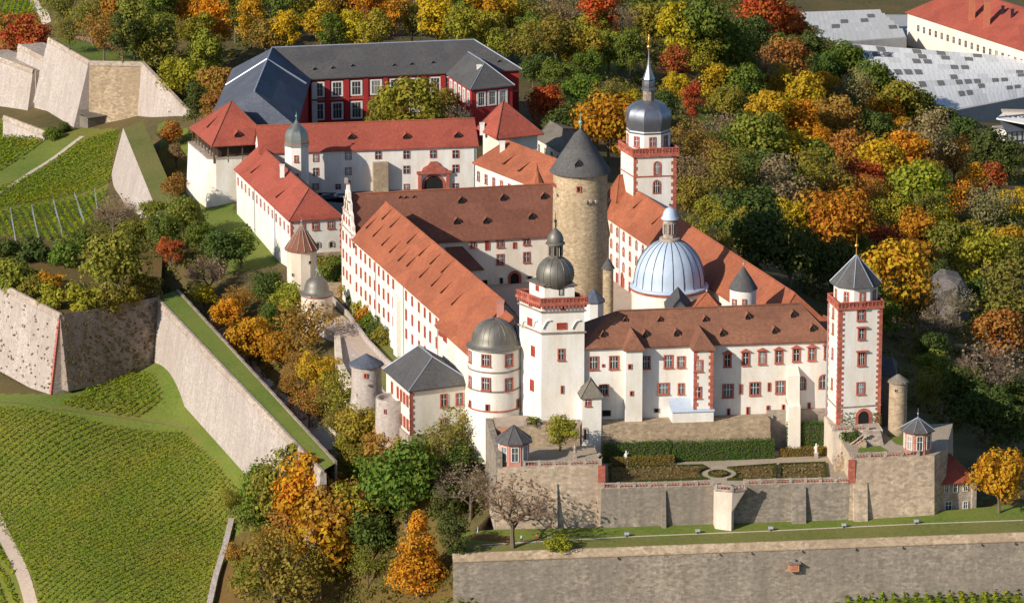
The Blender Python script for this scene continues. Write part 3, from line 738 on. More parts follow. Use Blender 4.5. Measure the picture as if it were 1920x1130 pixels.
zl0, zl1 = prof[-1][1] - 0.1, zat(457, mc[1]); rl = 14.0 / rs
m = MB(); m.prism(ringpts(mc, rl, 8, R(22.5)), zl0, zl1); m.build('lantern', 'lead_dark', mt)
for f in facs(ringpts(mc, rl + 0.01, 8, R(22.5))): win(mt, f, f.L / 2, (zl0 + zl1) / 2 + 0.2, 0.8, 2.2, 'dark', 'lantern_opening')
m = MB(); m.lathe(mc[0], mc[1], [(rl * 1.32, zl1), (rl * 1.3, zl1 + 0.3), (rl * 1.08, zl1 + 0.5), (rl * 1.1, zl1 + 1.3), (rl * 0.85, zl1 + 2.3), (rl * 0.4, zl1 + 3.0), (0.1, zl1 + 3.6)], 20); m.build('lantern_cap', 'lead_dark', mt, smooth=50)
finial(mt, mc[0], mc[1], zl1 + 3.4, zat(397, mc[1]), 0.13, 'iron', 0.35)
ff, fl = Fac(c1, c2), Fac(c0, c1)
winpx(mt, ff, [(1052, 664, 14, 22)], 'red'); winpx(mt, ff, [(1053, 611, 19, 13)], 'shut'); winpx(mt, ff, [(1055, 578, 9, 7)], 'slit'); winpx(mt, ff, [(1054, 730, 6, 15)], 'slit')
winpx(mt, fl, [(994, 603, 9, 15), (1000, 658, 7, 20), (998, 722, 7, 22)], 'shut'); winpx(mt, fl, [(995, 571, 6, 7)], 'slit')
fa = Fac(AT[1], AT[2]); winpx(mt, fa, [(1052, 547, 9, 13)], 'plain'); winpx(mt, Fac(AT[0], AT[1]), [(1008, 540, 6, 11)], 'shut')
m = MB()
for px, f in ((1025, ff), (1080, ff), (983, fl), (1005, fl)):
    a, z = f.px(px, 608); pts = [f.pt(a - 0.9 + 1.8 * t, z - 0.9 + 1.8 * math.sin(math.pi / 2 * min(1, t * 1.4)), 0.22) for t in (0, .2, .4, .6, .8, 1)]
    m.tube(pts, 0.16, 5)
m.build('stucco_relief', 'plaster_white', mt)

# ------------------------------------------------------------------ round corner tower
rtc = (xat(927, 876), 876.0); rtr = 49.0 / ppm(876, 8)
rt = thing('round_tower', rtc + (0,), 'stout round white tower with low grey leaden dome at the palace corner', 'tower')
yf = rtc[1] - rtr; zE = zat(659, yf)
m = MB(); m.lathe(rtc[0], rtc[1], [(rtr + 0.1, -10), (rtr, zat(770, yf)), (rtr, zE)], 48); m.build('wall', 'plaster_white', rt, smooth=40)
for y in (700, 736, 773): z = zat(y, yf); m = MB(); m.lathe(rtc[0], rtc[1], [(rtr, z - .01), (rtr + 0.16, z), (rtr + 0.16, z + 0.3), (rtr, z + 0.31)], 48); m.build('string_course', 'sandstone_red' if y > 760 else 'stone_brown', rt)
dr = rtr * 1.0; zT = zat(592, rtc[1])
prof = [(dr * 1.09, zE - 0.1), (dr * 1.08, zE + 0.15), (dr * 0.95, zE + 0.5), (dr * 0.885, zE + 1.1), (dr * 0.86, zE + 2.0), (dr * 0.79, zE + 3.2), (dr * 0.66, zE + 4.3), (dr * 0.48, zE + 5.2), (dr * 0.25, zE + 5.8), (0.2, zE + 6.1)]
m = MB(); m.lathe(rtc[0], rtc[1], prof, 40); m.build('dome', 'lead_dark', rt, smooth=50)
rib = MB()
for k in range(24):
    a = 2 * math.pi * k / 24; rib.tube([(rtc[0] + (r_ + 0.02) * math.cos(a), rtc[1] + (r_ + 0.02) * math.sin(a), z_) for r_, z_ in prof[3:]], 0.045, 4)
rib.build('dome_seam', 'lead_dark', rt)
rc = Cyl(rtc, rtr)
winpx(rt, rc, [(911, 675, 17, 23), (954, 675, 16, 23), (911, 719, 17, 24), (954, 720, 16, 24)], 'red'); winpx(rt, rc, [(882, 668, 5, 22), (882, 715, 5, 22)], 'red')
winpx(rt, rc, [(914, 764, 8, 13), (971, 757, 5, 20), (882, 757, 4, 14)], 'slit')

# ------------------------------------------------------------------ white tower with the slate spire (right front)
e1 = (xat(1573.5, 866), 866.0); e2 = add2(e1, (0.972, 0.235), 9.8); e0 = add2(e1, (-0.18, 0.984), 8.8); e3 = (e2[0] + e0[0] - e1[0], e2[1] + e0[1] - e1[1])
EP = [e0, e1, e2, e3]; et = thing('spire_tower', e1 + (0,), 'white square tower with red quoins, red parapet and octagonal slate spire', 'tower')
zc = zat(582, 866); walls_mb(EP, -6, zc).build('wall', 'plaster_white', et)
EF, EL = Fac(e1, e2), Fac(e0, e1)
quoin(et, e1, EF.u, -EL.u, -2.5, zc - 0.1, s=1.35, hgt=0.6); quoin(et, e2, -EF.u, -EF.n, -2.5, zc - 0.1, s=1.15, hgt=0.6); quoin(et, e0, EL.u, -EL.n, -2.5, zc, s=1.0, hgt=0.92)
band(et, EP, zc, zc + 0.4, 0.3, 'sandstone_red', 'cornice'); parapet(et, offset(EP, 0.26), zc + 0.4, 1.35)
m = MB(); m.add([(p[0], p[1], zc + 0.52) for p in offset(EP, 0.2)], [[0, 1, 2, 3]]); m.build('gallery_floor', 'stone_brown', et)
z = zat(765, 866); band(et, EP, z, z + 0.25, 0.15, 'stone_brown')
ec = ((e0[0] + e2[0]) / 2, (e0[1] + e2[1]) / 2); er = 4.75; a0 = math.atan2(EF.n.y, EF.n.x) + R(22.5)
OP = ringpts(ec, er, 8, a0); ze8 = zat(533, ec[1] - 3)
m = MB(); m.prism(OP, zc, ze8); m.build('octagon', 'plaster_white', et); band(et, OP, ze8 - 0.6, ze8, 0.2, 'sandstone_red', 'cornice')
m = MB(); zap = zat(477, ec[1]); oo = offset(OP, 0.85)
m.slab([[oo[i] + (ze8 - 0.25,), oo[(i + 1) % 8] + (ze8 - 0.25,), ec + (zap,)] for i in range(8)], 0.25); m.build('spire_roof', 'slate', et)
m = MB()
for p in oo: m.tube([p + (ze8 - 0.2,), ec + (zap + 0.05,)], 0.09, 5)
m.build('hip_ridge', 'zinc', et)
finial(et, ec[0], ec[1], zap - 0.2, zat(438, ec[1]), 0.16, 'gold', 0.45)
winpx(et, EF, [(1614, 590, 16, 21), (1615, 625, 14, 22), (1615, 672, 16, 26)], 'lintel'); winpx(et, EF, [(1613, 727, 16, 23)], 'red'); winpx(et, EF, [(1619, 783, 31, 36)], 'gate', 'door')
for y in (589, 619, 666, 724): z = EL.px(1566, y)[1]; win(et, EL, EL.L * 0.5, z, 1.3, 2.4, 'red')
of = facs(OP)
for f in of:
    if f.n.y < 0.3: win(et, f, f.L / 2, zc + 2.6, 1.3, 2.3, 'red')
pipe(et, EL, 0.3, 0, zc - 0.5)

# ------------------------------------------------------------------ south wing with its long orange roof, and the lower end block
sP1 = at(665, 444, 14); sP2 = at(833, 594, 14); sF = Fac(sP1, sP2); sw_ = 15.5
sw = thing('south_wing', sP1 + (0,), 'long white castle wing with three rows of windows and long orange tiled roof', 'castle wing')
sN = (-sF.n.x, -sF.n.y); sPe = add2(sP2, tuple(sF.u), 22)
pl, plb, ro = house(sw, [sP1, sPe, add2(sPe, sN, sw_), add2(sP1, sN, sw_)], -9, 14.0, add2(add2(sP1, sN, sw_ / 2), sF.u, 1.0) + (22.2,), add2(add2(sPe, sN, sw_ / 2), sF.u, 0.0) + (22.2,), 'plaster_white', 'tile_orange', 0.7, gab=(1, 1))
dormers(sw, pl, [(686, 429), (699, 444), (715, 461), (730, 474), (746, 490), (762, 500), (786, 521), (808, 537), (826, 550), (846, 572),
                 (716, 412), (731, 427), (763, 457), (785, 480), (806, 496), (827, 512)], 1.0, 0.55, 'tile_orange', 4.2)
xs1 = [668.3, 677, 685.5, 694, 703, 711, 719.6, 728.5, 738, 762, 773.5, 786, 797, 807, 819, 830]
ys1 = [465, 474, 483, 492, 501, 510, 519, 528, 537, 554, 565.5, 575.5, 584, 590.5, 601, 611]
z1 = sF.px(703, 501)[1]
for x, y in zip(xs1, ys1):
    a = sF.px(x, y)[0]
    for k in range(3): win(sw, sF, a, z1 - 4.55 * k, 1.35, 2.4 if k != 1 else 2.7, 'shut')
for x, y in ((664, 470), (705, 505), (757, 548)): pipe(sw, sF, sF.px(x, y)[0], -5, 13.4)
m = MB(); a = sF.px(748, 545)[0]; m.box(a - 1.6, 0, -9, a + 1.6, 1.0, 9.5, fr=sF.fr()); m.build('buttress', 'plaster_white', sw)
sQ0 = add2(sP2, (-sN[0], -sN[1]), 1.3); sQ0 = add2(sQ0, sF.u, -1.0); sQ1 = add2(sQ0, sF.u, 31)
eb = thing('end_block', sQ0 + (0,), 'lower white end block with orange roof joining the long wing to the round tower', 'castle wing')
ple, _, _ = house(eb, [sQ0, sQ1, add2(sQ1, sN, 10), add2(sQ0, sN, 10)], -9, 12.4, add2(sQ0, sN, 8.6) + (20.6,), add2(sQ1, sN, 8.6) + (20.6,), 'plaster_white', 'tile_orange', 0.6, gab=(1, 1))
eF = Fac(sQ0, sQ1); winpx(eb, eF, [(825, 625, 4, 9), (829, 627, 4, 9), (835, 632, 7, 18)], 'shut'); pipe(eb, eF, 0.5, -5, 12)
dormers(eb, ple, [(866, 606), (876, 609), (888, 598)], 1.0, 0.55, 'tile_orange', 3.6)
p = onplane(ple, 938, 588); chimney(eb, (p.x, p.y, p.z), 1.6, 2.6, 'plaster_pink')

# ------------------------------------------------------------------ west wing across the courtyard, with its stepped gable
wA = sP1; wdir = V2((9.8 - wA[0], 997.0 - wA[1])).normalized(); wB = add2(wA, wdir, 63); wN = (-wdir.y, wdir.x)
ww = thing('west_wing', wA + (0,), 'cross wing closing the courtyard, with dark brown roof and curved gable', 'castle wing')
plw, _, _ = house(ww, [wA, wB, add2(wB, wN, 14), add2(wA, wN, 14)], -9, 12.4, add2(wA, wN, 7) + (22.9,), add2(wB, wN, 7) + (22.9,), 'plaster_cream', 'tile_old', 0.6, gab=(1, 1))
WF = Fac(wA, wB)
dormers(ww, plw, [(865, 382), (944, 377), (1020, 374), (857, 421), (912, 420), (997, 412)], 1.6, 1.8, 'tile_old')
dormers(ww, plw, [(750, 372), (761, 372), (776, 371)], 0.7, 0.7, 'tile_old')
winpx(ww, WF, [(887, 455, 12, 19), (937.6, 453, 14, 21), (987, 449, 13, 20), (937.6, 486, 14, 20), (987, 482, 13, 20)], 'red')
winpx(ww, WF, [(965, 526, 25, 38)], 'gate', 'gate'); winpx(ww, WF, [(913.5, 460, 9, 18), (964.6, 460, 7, 12)], 'shut'); winpx(ww, WF, [(940, 526, 7, 11), (908, 530, 12, 10), (993, 521, 9, 8)], 'dark')
GF = Fac(add2(wA, wN, 14), wA)           # gable wall, seen from the left
m = MB(); pr = [(0, -9), (14, -9), (14, 14.6), (13.3, 15.2), (13.4, 16.4), (11.9, 17.0), (11.8, 18.8), (10.3, 19.6), (10.2, 21.4), (8.9, 22.2), (8.6, 23.8), (7.6, 24.2), (7.0, 26.0)]
pr = pr + [(14 - x, z) for x, z in pr[::-1] if 0 < x < 14 and x != 7.0] + [(0, 14.6)]
vs = [GF.pt(x, z, 0.5) for x, z in pr] + [GF.pt(x, z, -0.3) for x, z in pr]; n = len(pr)
m.add(vs, [list(range(n)), list(range(n, 2 * n))[::-1]] + [[i, n + i, n + (i + 1) % n, (i + 1) % n] for i in range(n)]); m.build('gable', 'plaster_white', ww)
G2 = Fac(GF.pt(0, 0, 0.5)[:2], GF.pt(14, 0, 0.5)[:2])
m = MB()
for z, a, b in ((14.2, 0, 14), (18.6, 2.3, 11.7), (21.6, 3.9, 10.1)): m.box(a, 0, z, b, 0.22, z + 0.35, fr=G2.fr())
m.build('string_course', 'sandstone_pale', ww)
for z in (11.9, 7.3, 2.8):
    for a in (2.6, 6.8, 11.2): win(ww, G2, a, z, 1.35, 2.3, 'shut')
for z, l in ((16.6, (4, 7, 10)), (20.2, (5.7, 8.3))):
    for a in l: win(ww, G2, a, z, 1.0, 1.7, 'thin')
m = MB(); m.box(6.6, -0.3, 25.8, 7.4, 0.4, 27.2, fr=G2.fr()); m.build('gable_finial', 'sandstone_pale', ww)
an = thing('courtyard_annex', at3(860, 500, 4), 'low annex in the shaded courtyard corner under a small tiled roof', 'annex')
x0 = WF.px(838, 480)[0]; x1 = WF.px(893, 480)[0]
ap = [WF.pt(x0, 0, 6.5)[:2], WF.pt(x1, 0, 6.5)[:2], WF.pt(x1, 0, 0.05)[:2], WF.pt(x0, 0, 0.05)[:2]]
walls_mb(ap, -1, 6.0).build('wall', 'plaster_cream', an)
m = MB(); m.slab([[WF.pt(x0 - .4, 5.8, 7.0), WF.pt(x1 + .4, 5.8, 7.0), WF.pt(x1 - 3.5, 10.2, 0.1), WF.pt(x0 - .4, 10.2, 0.1)], [WF.pt(x1 + .4, 5.8, 7.0), WF.pt(x1 + .4, 5.8, 0.1), WF.pt(x1 - 3.5, 10.2, 0.1)]], 0.25); m.build('roof', 'tile_old', an)
f2 = Fac(ap[0], ap[1])
for a in (2, 5): win(an, f2, a, 1.8, 1.6, 2.2, 'dark')

# ------------------------------------------------------------------ north wing
nA, nB = (22.5, 1006.0), (58.0, 889.5); NF = Fac(nA, nB); nN = (-NF.n.x, -NF.n.y)
nw = thing('north_wing', nA + (0,), 'long white wing with red windows and a smooth red roof beside the lead dome', 'castle wing')
pln, _, _ = house(nw, [nA, nB, add2(nB, nN, 12.5), add2(nA, nN, 12.5)], -10, 15.8, add2(nA, nN, 6.2) + (22.0,), add2(add2(nB, nN, 6.2), NF.u, -4) + (22.0,), 'plaster_white', 'tile_orange', 0.7, gab=(1, 0))
dormers(nw, pln, [(1160, 371), (1187, 391), (1222, 421), (1148, 358)], 0.9, 0.5, 'tile_orange', 4.0)
for x, y in ((1147, 414), (1158, 423), (1170, 433), (1182, 442), (1194, 451), (1206, 460), (1218, 468), (1230, 478)):
    a = NF.px(x, y)[0]
    for k in range(4): win(nw, NF, a, 13.0 - 3.85 * k, 1.5, 2.5, 'arch' if k < 3 else 'shut')
pipe(nw, NF, NF.px(1162, 430)[0], 0, 15)
a = NF.px(1167, 520)[0]; win(nw, NF, a, 1.9, 2.2, 3.8, 'gate', 'door')
m = MB(); xr = thing('cross_roof', at3(1310, 560, 14), 'small pyramid of orange tiles in the roofs behind the front palace wing', 'roof house')
zx, zy = zat(583, 892.5), zat(550, 896); xa, xb = xat(1297, 893), xat(1353, 893); q = [(xa, 892.6), (xb, 892.6), (xb, 899.2), (xa, 899.2)]
house(xr, q, 2, zx, (xat(1325, 896) - .1, 895.9, zy), (xat(1325, 896) + .1, 895.9, zy), 'plaster_cream', 'tile_orange', 0.3, band=None)
finial(xr, xat(1325, 896), 895.9, zy, zat(538, 896), 0.08, 'zinc', 0.25)
cg = thing('chapel_annex', at3(1280, 575, 12), 'grey gabled annex at the foot of the lead dome', 'annex')
zx, zy = zat(588, 896), zat(562, 896); xa, xb = xat(1253, 896), xat(1297, 896); q = [(xa, 896.0), (xb, 896.0), (xb, 908.0), (xa, 908.0)]
house(cg, q, 0, zx, ((xa + xb) / 2, 896.0, zy), ((xa + xb) / 2, 908.0, zy), 'plaster_cream', 'slate', 0.4, gab=(0, 0), band=None, cap='zinc') if 0 else None
m = walls_mb(q, 0, zx); m.add([q[0] + (zx,), q[1] + (zx,), ((xa + xb) / 2, 896.0, zy)], [[0, 1, 2]]); m.build('wall', 'plaster_cream', cg)
m = MB(); A_, B_ = ((xa + xb) / 2, 895.5, zy + .15), ((xa + xb) / 2, 908.0, zy + .15); e_ = .5; zl_ = zx - .3; m.slab([[(xa - e_, 895.5, zl_), A_, B_, (xa - e_, 908.0, zl_)], [A_, (xb + e_, 895.5, zl_), (xb + e_, 908.0, zl_), B_]], .2); m.build('roof', 'slate', cg)
tr = thing('roof_turret', at3(1393, 580, 14), 'small round white turret with grey cone roof standing among the red roofs', 'turret')
tc = (xat(1393, 893), 893.0); trr = 25.0 / ppm(893, 18); zt = zat(545, 893 - trr)
m = MB(); m.lathe(tc[0], tc[1], [(trr, 6), (trr, zt)], 24); m.build('wall', 'plaster_white', tr, smooth=40)
m = MB(); m.lathe(tc[0], tc[1], [(trr * 1.1, zt - 0.15), (trr * 1.08, zt + 0.05), (trr * 0.62, zt + 2.3), (0.1, zat(499, 893))], 24); m.build('cone_roof', 'slate', tr, smooth=40)
finial(tr, tc[0], tc[1], zat(501, 893), zat(487, 893), 0.08, 'zinc', 0.22)
winpx(tr, Cyl(tc, trr), [(1377, 567, 8, 13), (1395, 567, 8, 13)], 'red')
lk = thing('link_block', at3(1535, 600, 10), 'narrow link with tiled strip roof between the red roof and the spire tower', 'link')
q = [add2(fB, nb_, 12.2), add2(fB, (0.99, 0.13), 4.5), add2(e3, (0, 1), 1.0), add2(nB, nN, 13)]
q = [(60.5, 891.8), (71.0, 880.5), (75.5, 881.5), (69.0, 894.5)]
walls_mb(q, -8, 16.0).build('wall', 'plaster_white', lk)
m = MB(); m.slab([[(59.9, 891.3, 16.1), (70.9, 879.8, 16.1), (75.8, 881.3, 17.3), (69.2, 895.0, 17.3)]], 0.25); m.build('roof', 'tile_orange', lk)

# ------------------------------------------------------------------ the keep and its little stair turret
kc = (xat(1087, 948), 948.0); kr = 51.0 / ppm(948, 18)
kp = thing('round_keep', kc + (0,), 'tall round tan stone keep with grey cone roof rising from the courtyard', 'tower')
zk = zat(329, 948 - kr)
m = MB(); m.lathe(kc[0], kc[1], [(kr * 1.06, -3), (kr * 1.02, 12), (kr * 0.99, zk)], 48); m.build('wall', 'stone_keep', kp, smooth=40)
m = MB(); m.lathe(kc[0], kc[1], [(kr, zk - 0.5), (kr + 0.35, zk - 0.45), (kr + 0.35, zk - 0.02), (kr, zk)], 48); m.build('cornice', 'sandstone_red', kp)
zka = zat(241, 948); kk = 58.0 / ppm(948, 36)
m = MB(); m.lathe(kc[0], kc[1], [(kk, zk - 0.35), (kk * 0.985, zk), (kk * 0.80, zk + 1.9), (kk * 0.52, zk + 5.0), (kk * 0.2, zk + 8.6), (0.08, zka)], 40); m.build('cone_roof', 'slate', kp, smooth=40)
finial(kp, kc[0], kc[1], zka - 0.3, zat(212, 948), 0.14, 'copper_green', 0.5)
kcy = Cyl(kc, kr)
winpx(kp, kcy, [(1085, 355, 9, 12)], 'slit'); winpx(kp, kcy, [(1040, 347, 5, 8)], 'shut'); winpx(kp, kcy, [(1043, 420, 3, 12), (1046, 366, 3, 6)], 'dark')
m = MB()
for x in (1098, 1107, 1117):
    a, z = kcy.px(x, 378); f = Fac(kcy.pt(a - 0.05, 0)[:2], kcy.pt(a + 0.05, 0)[:2]); m.box(0.0, -0.3, z - 0.35, 0.55, 0.6, z + 0.35, fr=f.fr())
m.build('corbel', 'sandstone_pale', kp)
f = Fac((kc[0] - 1, kc[1] - kk * 0.86), (kc[0] + 1, kc[1] - kk * 0.86))
inst(dormer_mesh(1.5, 2.0, 2.6, 'slate'), 'dormer', kp, (xat(1083, kc[1] - kk * 0.78), kc[1] - kk * 0.80, zk + 1.6), 0)
st = thing('stair_turret', at3(1140, 583, 1), 'slim round tan stair turret with pointed cap beside the keep', 'turret')
sc = (xat(1140, 936), 936.0); sr = 10.0 / ppm(936, 8); zs = zat(502, 936)
m = MB(); m.lathe(sc[0], sc[1], [(sr, -3), (sr, zs)], 16); m.build('wall', 'stone_keep', st, smooth=40)
m = MB(); m.lathe(sc[0], sc[1], [(sr * 1.3, zs - .1), (sr * 1.2, zs + .1), (0.05, zat(482, 936))], 16); m.build('cone_roof', 'slate', st, smooth=40)
wh = thing('well_house', at3(1118, 590, 1), 'small well house with steep pointed dark roof behind the domed tower', 'well house')
wc = (xat(1113, 905), 905.0); wr = 20.0 / ppm(905, 8); zw = zat(566, 903)
m = MB(); m.prism(ringpts(wc, wr, 8, R(22.5)), -2, zw); m.build('wall', 'plaster_white', wh)
m = MB(); o8 = ringpts(wc, wr * 1.15, 8, R(22.5)); m.slab([[o8[i] + (zw - .1,), o8[(i + 1) % 8] + (zw - .1,), wc + (zat(540, 905),)] for i in range(8)], 0.2); m.build('pointed_roof', 'slate_blue', wh)

# ------------------------------------------------------------------ domed round church
dc = (xat(1254.5, 926), 926.0); dr = 70.5 / ppm(926, 18)
ch = thing('round_church', dc + (0,), 'round white church with pale blue ribbed lead dome and lantern', 'church')
zr = zat(553, 926 - dr)
m = MB(); m.lathe(dc[0], dc[1], [(dr, -3), (dr, zr)], 48); m.build('drum', 'plaster_cream', ch, smooth=40)
m = MB(); m.lathe(dc[0], dc[1], [(dr, zr - 0.7), (dr + 0.3, zr - 0.6), (dr + 0.4, zr - 0.1), (dr, zr - 0.05)], 48); m.build('cornice', 'sandstone_red', ch)
zt = zat(447, 926); H_ = zt - zr - 1.0
prof = [(dr * 1.05, zr), (dr * 1.04, zr + 0.35), (dr * 0.97, zr + 0.6), (dr * 0.945, zr + 1.0)] + [(dr * 0.945 * math.cos(t), zr + 1.0 + H_ * math.sin(t)) for t in [R(a) for a in (9, 18, 27, 36, 45, 54, 63, 72, 79)]]
m = MB(); m.lathe(dc[0], dc[1], prof, 64); m.build('dome', 'lead_blue', ch, smooth=50)
rib = MB()
for k in range(20):
    a = 2 * math.pi * (k + 0.25) / 20; rib.tube([(dc[0] + (r_ + 0.05) * math.cos(a), dc[1] + (r_ + 0.05) * math.sin(a), z_) for r_, z_ in prof[2:]], 0.085, 4)
rib.build('dome_rib', 'zinc' if 0 else 'iron', ch)
lr = 13.0 / ppm(926, 28); z0 = prof[-1][1] - 0.3; z1 = zat(410, 926)
m = MB(); m.prism(ringpts(dc, lr, 8, R(22.5)), z0, z1); m.build('lantern', 'sandstone_pale', ch)
m = MB(); m.lathe(dc[0], dc[1], [(lr * 1.5, z0 + 0.1), (lr * 1.45, z0 + 0.7), (lr * 1.1, z0 + 0.75)], 24); m.build('lantern_base', 'sandstone_pale', ch)
for f in facs(ringpts(dc, lr + 0.01, 8, R(22.5))): win(ch, f, f.L / 2, (z0 + z1) / 2 + 0.5, 0.9, 2.6, 'palearch', 'lantern_opening')
m = MB(); m.lathe(dc[0], dc[1], [(lr * 1.3, z1), (lr * 1.25, z1 + 0.25), (lr * 1.05, z1 + 0.7), (lr * 0.95, z1 + 1.5), (lr * 0.65, z1 + 2.3), (0.2, z1 + 2.7)], 24); m.build('lantern_cap', 'lead_blue', ch, smooth=50)
finial(ch, dc[0], dc[1], z1 + 2.6, zat(378, 926), 0.1, 'iron', 0.25)

# ------------------------------------------------------------------ church tower with the onion cap
tY = 999.0; t1 = (xat(1187, tY), tY); t2 = add2(t1, (0.985, 0.17), 10.6); t0 = add2(t1, (-0.30, 0.954), 10.0); t3 = (t2[0] + t0[0] - t1[0], t2[1] + t0[1] - t1[1])
TP = [t0, t1, t2, t3]; ct = thing('onion_tower', t1 + (0,), 'white tower with red gallery and dark onion dome topped by a gilded figure', 'tower')
zc = zat(294, tY); walls_mb(TP, -8, zc).build('wall', 'plaster_white', ct)
TF = Fac(t1, t2)
quoin(ct, t2, -TF.u, -TF.n, 8, zc, s=1.3, hgt=0.9); quoin(ct, t1, TF.u, -TF.n, 14, zc, s=0.9, hgt=0.9)
band(ct, TP, zc - 0.1, zc + 0.6, 0.6, 'sandstone_red', 'cornice'); parapet(ct, offset(TP, 0.55), zc + 0.6, 1.5, 'sandstone_red')
m = MB(); m.add([(p[0], p[1], zc + 0.62) for p in offset(TP, 0.3)], [[0, 1, 2, 3]]); m.build('gallery_floor', 'stone_brown', ct)
z = zat(333, tY); band(ct, TP, z, z + 0.3, 0.15, 'sandstone_red')
tc = ((t0[0] + t2[0]) / 2, (t0[1] + t2[1]) / 2); tc = (xat(1213, tc[1]), tc[1]); kt = ppm(tc[1], 40)
o8 = ringpts(tc, 42.0 / kt, 8, math.atan2(TF.n.y, TF.n.x) + R(22.5)); ze8 = zat(247, tc[1] - 4)
m = MB(); m.prism(o8, zc, ze8); m.build('octagon', 'plaster_white', ct)
for f in facs(o8):
    if f.n.y < 0.3: win(ct, f, f.L / 2, zat(266, tc[1] - 4.5), 1.7, 2.6, 'red')
r1 = 43.0 / kt; zz = lambda y: zat(y, tc[1])
prof = [(r1 * 0.97, zz(247)), (r1 * 0.99, zz(243)), (r1 * 0.95, zz(240)), (r1 * 0.985, zz(232)), (r1 * 1.04, zz(222)), (r1 * 1.03, zz(213)), (r1 * 0.95, zz(204)), (r1 * 0.78, zz(196)), (r1 * 0.5, zz(190)), (r1 * 0.3, zz(187))]
m = MB(); m.lathe(tc[0], tc[1], prof, 8, a0=math.atan2(TF.n.y, TF.n.x) + R(22.5)); m.build('onion_dome', 'lead_onion', ct, smooth=30)
m = MB(); m.prism(ringpts(tc, 11.5 / kt, 8, R(22.5)), zz(190), zz(168)); m.build('lantern', 'stone_brown', ct)
m = MB(); m.lathe(tc[0], tc[1], [(14 / kt, zz(168)), (14 / kt, zz(166)), (11.5 / kt, zz(164)), (12.5 / kt, zz(158)), (12 / kt, zz(152)), (9 / kt, zz(149)), (12 / kt, zz(148)), (9 / kt, zz(141)), (5.5 / kt, zz(131)), (3 / kt, zz(120)), (1.6 / kt, zz(105)), (1.0 / kt, zz(93))], 8); m.build('lantern_spire', 'lead_onion', ct, smooth=30)
m = MB(); fx, fy = tc; zg = zz(93)
m.lathe(fx, fy, [(0.1, zg), (0.5, zg + .3), (0.62, zg + .65), (0.5, zg + 1.0), (0.1, zg + 1.25)], 12); m.lathe(fx, fy, [(0.28, zg + 1.2), (0.45, zg + 1.5), (0.3, zg + 2.3), (0.36, zg + 2.9), (0.16, zg + 3.2), (0.22, zg + 3.4), (0.18, zg + 3.65), (0.02, zg + 3.75)], 10)
m.tube([(fx - 0.1, fy, zg + 2.9), (fx - 0.7, fy, zg + 3.3), (fx - 0.8, fy, zg + 3.9)], 0.12, 5); m.tube([(fx + 0.2, fy, zg + 2.8), (fx + 0.7, fy, zg + 2.4)], 0.12, 5)
m.build('gilded_figure', 'gold', ct, smooth=60)
winpx(ct, TF, [(1232, 315, 14, 26)], 'arch'); winpx(ct, TF, [(1231, 350, 15, 26)], 'arch')
cr = thing('transept_roof', at3(1165, 312, 16), 'short red roof leaning against the onion tower', 'roof house')
q = [(26.0, 1003.0), (33.0, 1005.0), (31.0, 1012.0), (24.0, 1010.0)]
house(cr, q, 0, 19.5, (26.5, 1006.5, 24.5), (31.5, 1008.2, 24.5), 'plaster_white', 'tile_orange', 0.5, band=None)
# courtyard
m = MB(); m.add([(p[0], p[1], 0.05) for p in [(-14, 905), (12, 884), (58, 889), (24, 1003), (-36, 990)]], [[0, 1, 2, 3, 4]]); struct(m.build('courtyard', 'paving'))
TERR.append(([(-14, 905), (12, 884), (58, 889), (24, 1003), (-36, 990)], lambda x, y: np.zeros(np.shape(x))))
# ------------------------------------------------------------------ outer castle yard
vA = at(489, 284, 12); vB = at(893, 270, 12); VF = Fac(vA, vB); vN = (-VF.n.x, -VF.n.y)
vw = thing('gate_wing', vA + (0,), 'long white wing under a bright red roof with red sandstone gateway', 'castle wing')
plv, _, _ = house(vw, [vA, vB, add2(vB, vN, 13), add2(vA, vN, 13)], -8, 12.0, add2(vA, vN, 6.5) + (17.6,), add2(vB, vN, 6.5) + (17.6,), 'plaster_white', 'tile_red', 0.6, gab=(1, 1))
dormers(vw, plv, [(659, 262), (762, 261), (858, 259)], 1.9, 1.7, 'tile_red')
winpx(vw, VF, [(653, 292, 12, 15), (709, 291, 12, 15), (762, 290, 12, 15), (812, 289, 12, 15), (854, 289, 12, 15), (653, 321, 12, 15), (762, 318, 12, 15), (813, 315, 11, 13), (854, 316, 12, 15),
                  (653, 343, 9, 8), (762, 350, 11, 11), (854, 349, 11, 11), (592, 296, 11, 15), (592, 322, 11, 15), (592, 350, 12, 12), (634, 350, 10, 10)], 'thin')
a, z = VF.px(715, 335); m = MB(); m.box(a - 2.4, 0, -6, a + 1.6, 2.4, zat(311, 1095), fr=VF.fr()); m.build('buttress', 'stone_tan', vw)
a, _ = VF.px(813, 345); zb = 0.0
m = MB()
for s_ in (-1, 1):
    m.box(a + s_ * 3.4 - 0.9 * (s_ < 0) - 0.0 * s_, 0, -1, a + s_ * 3.4 + 0.9 * (s_ > 0), 0.9, 4.3, fr=VF.fr())
m.box(a - 4.7, 0, 4.31, a + 4.7, 1.1, 5.0, fr=VF.fr())
pr = [(-3.4, 5.0), (3.4, 5.0), (2.8, 6.0), (1.6, 6.6), (0.9, 7.6), (-0.9, 7.6), (-1.6, 6.6), (-2.8, 6.0)]
vs = [VF.pt(a + x, z, 0.7) for x, z in pr] + [VF.pt(a + x, z, 0.0) for x, z in pr]; n = len(pr)
m.add(vs, [list(range(n)), list(range(n, 2 * n))[::-1]] + [[i, n + i, n + (i + 1) % n, (i + 1) % n] for i in range(n)])
m.build('portal', 'sandstone_red', vw)
win(vw, VF, a, 1.6, 6.4, 5.2, 'gate', 'gate')
pipe(vw, VF, VF.L - 0.6, 0, 11.5)
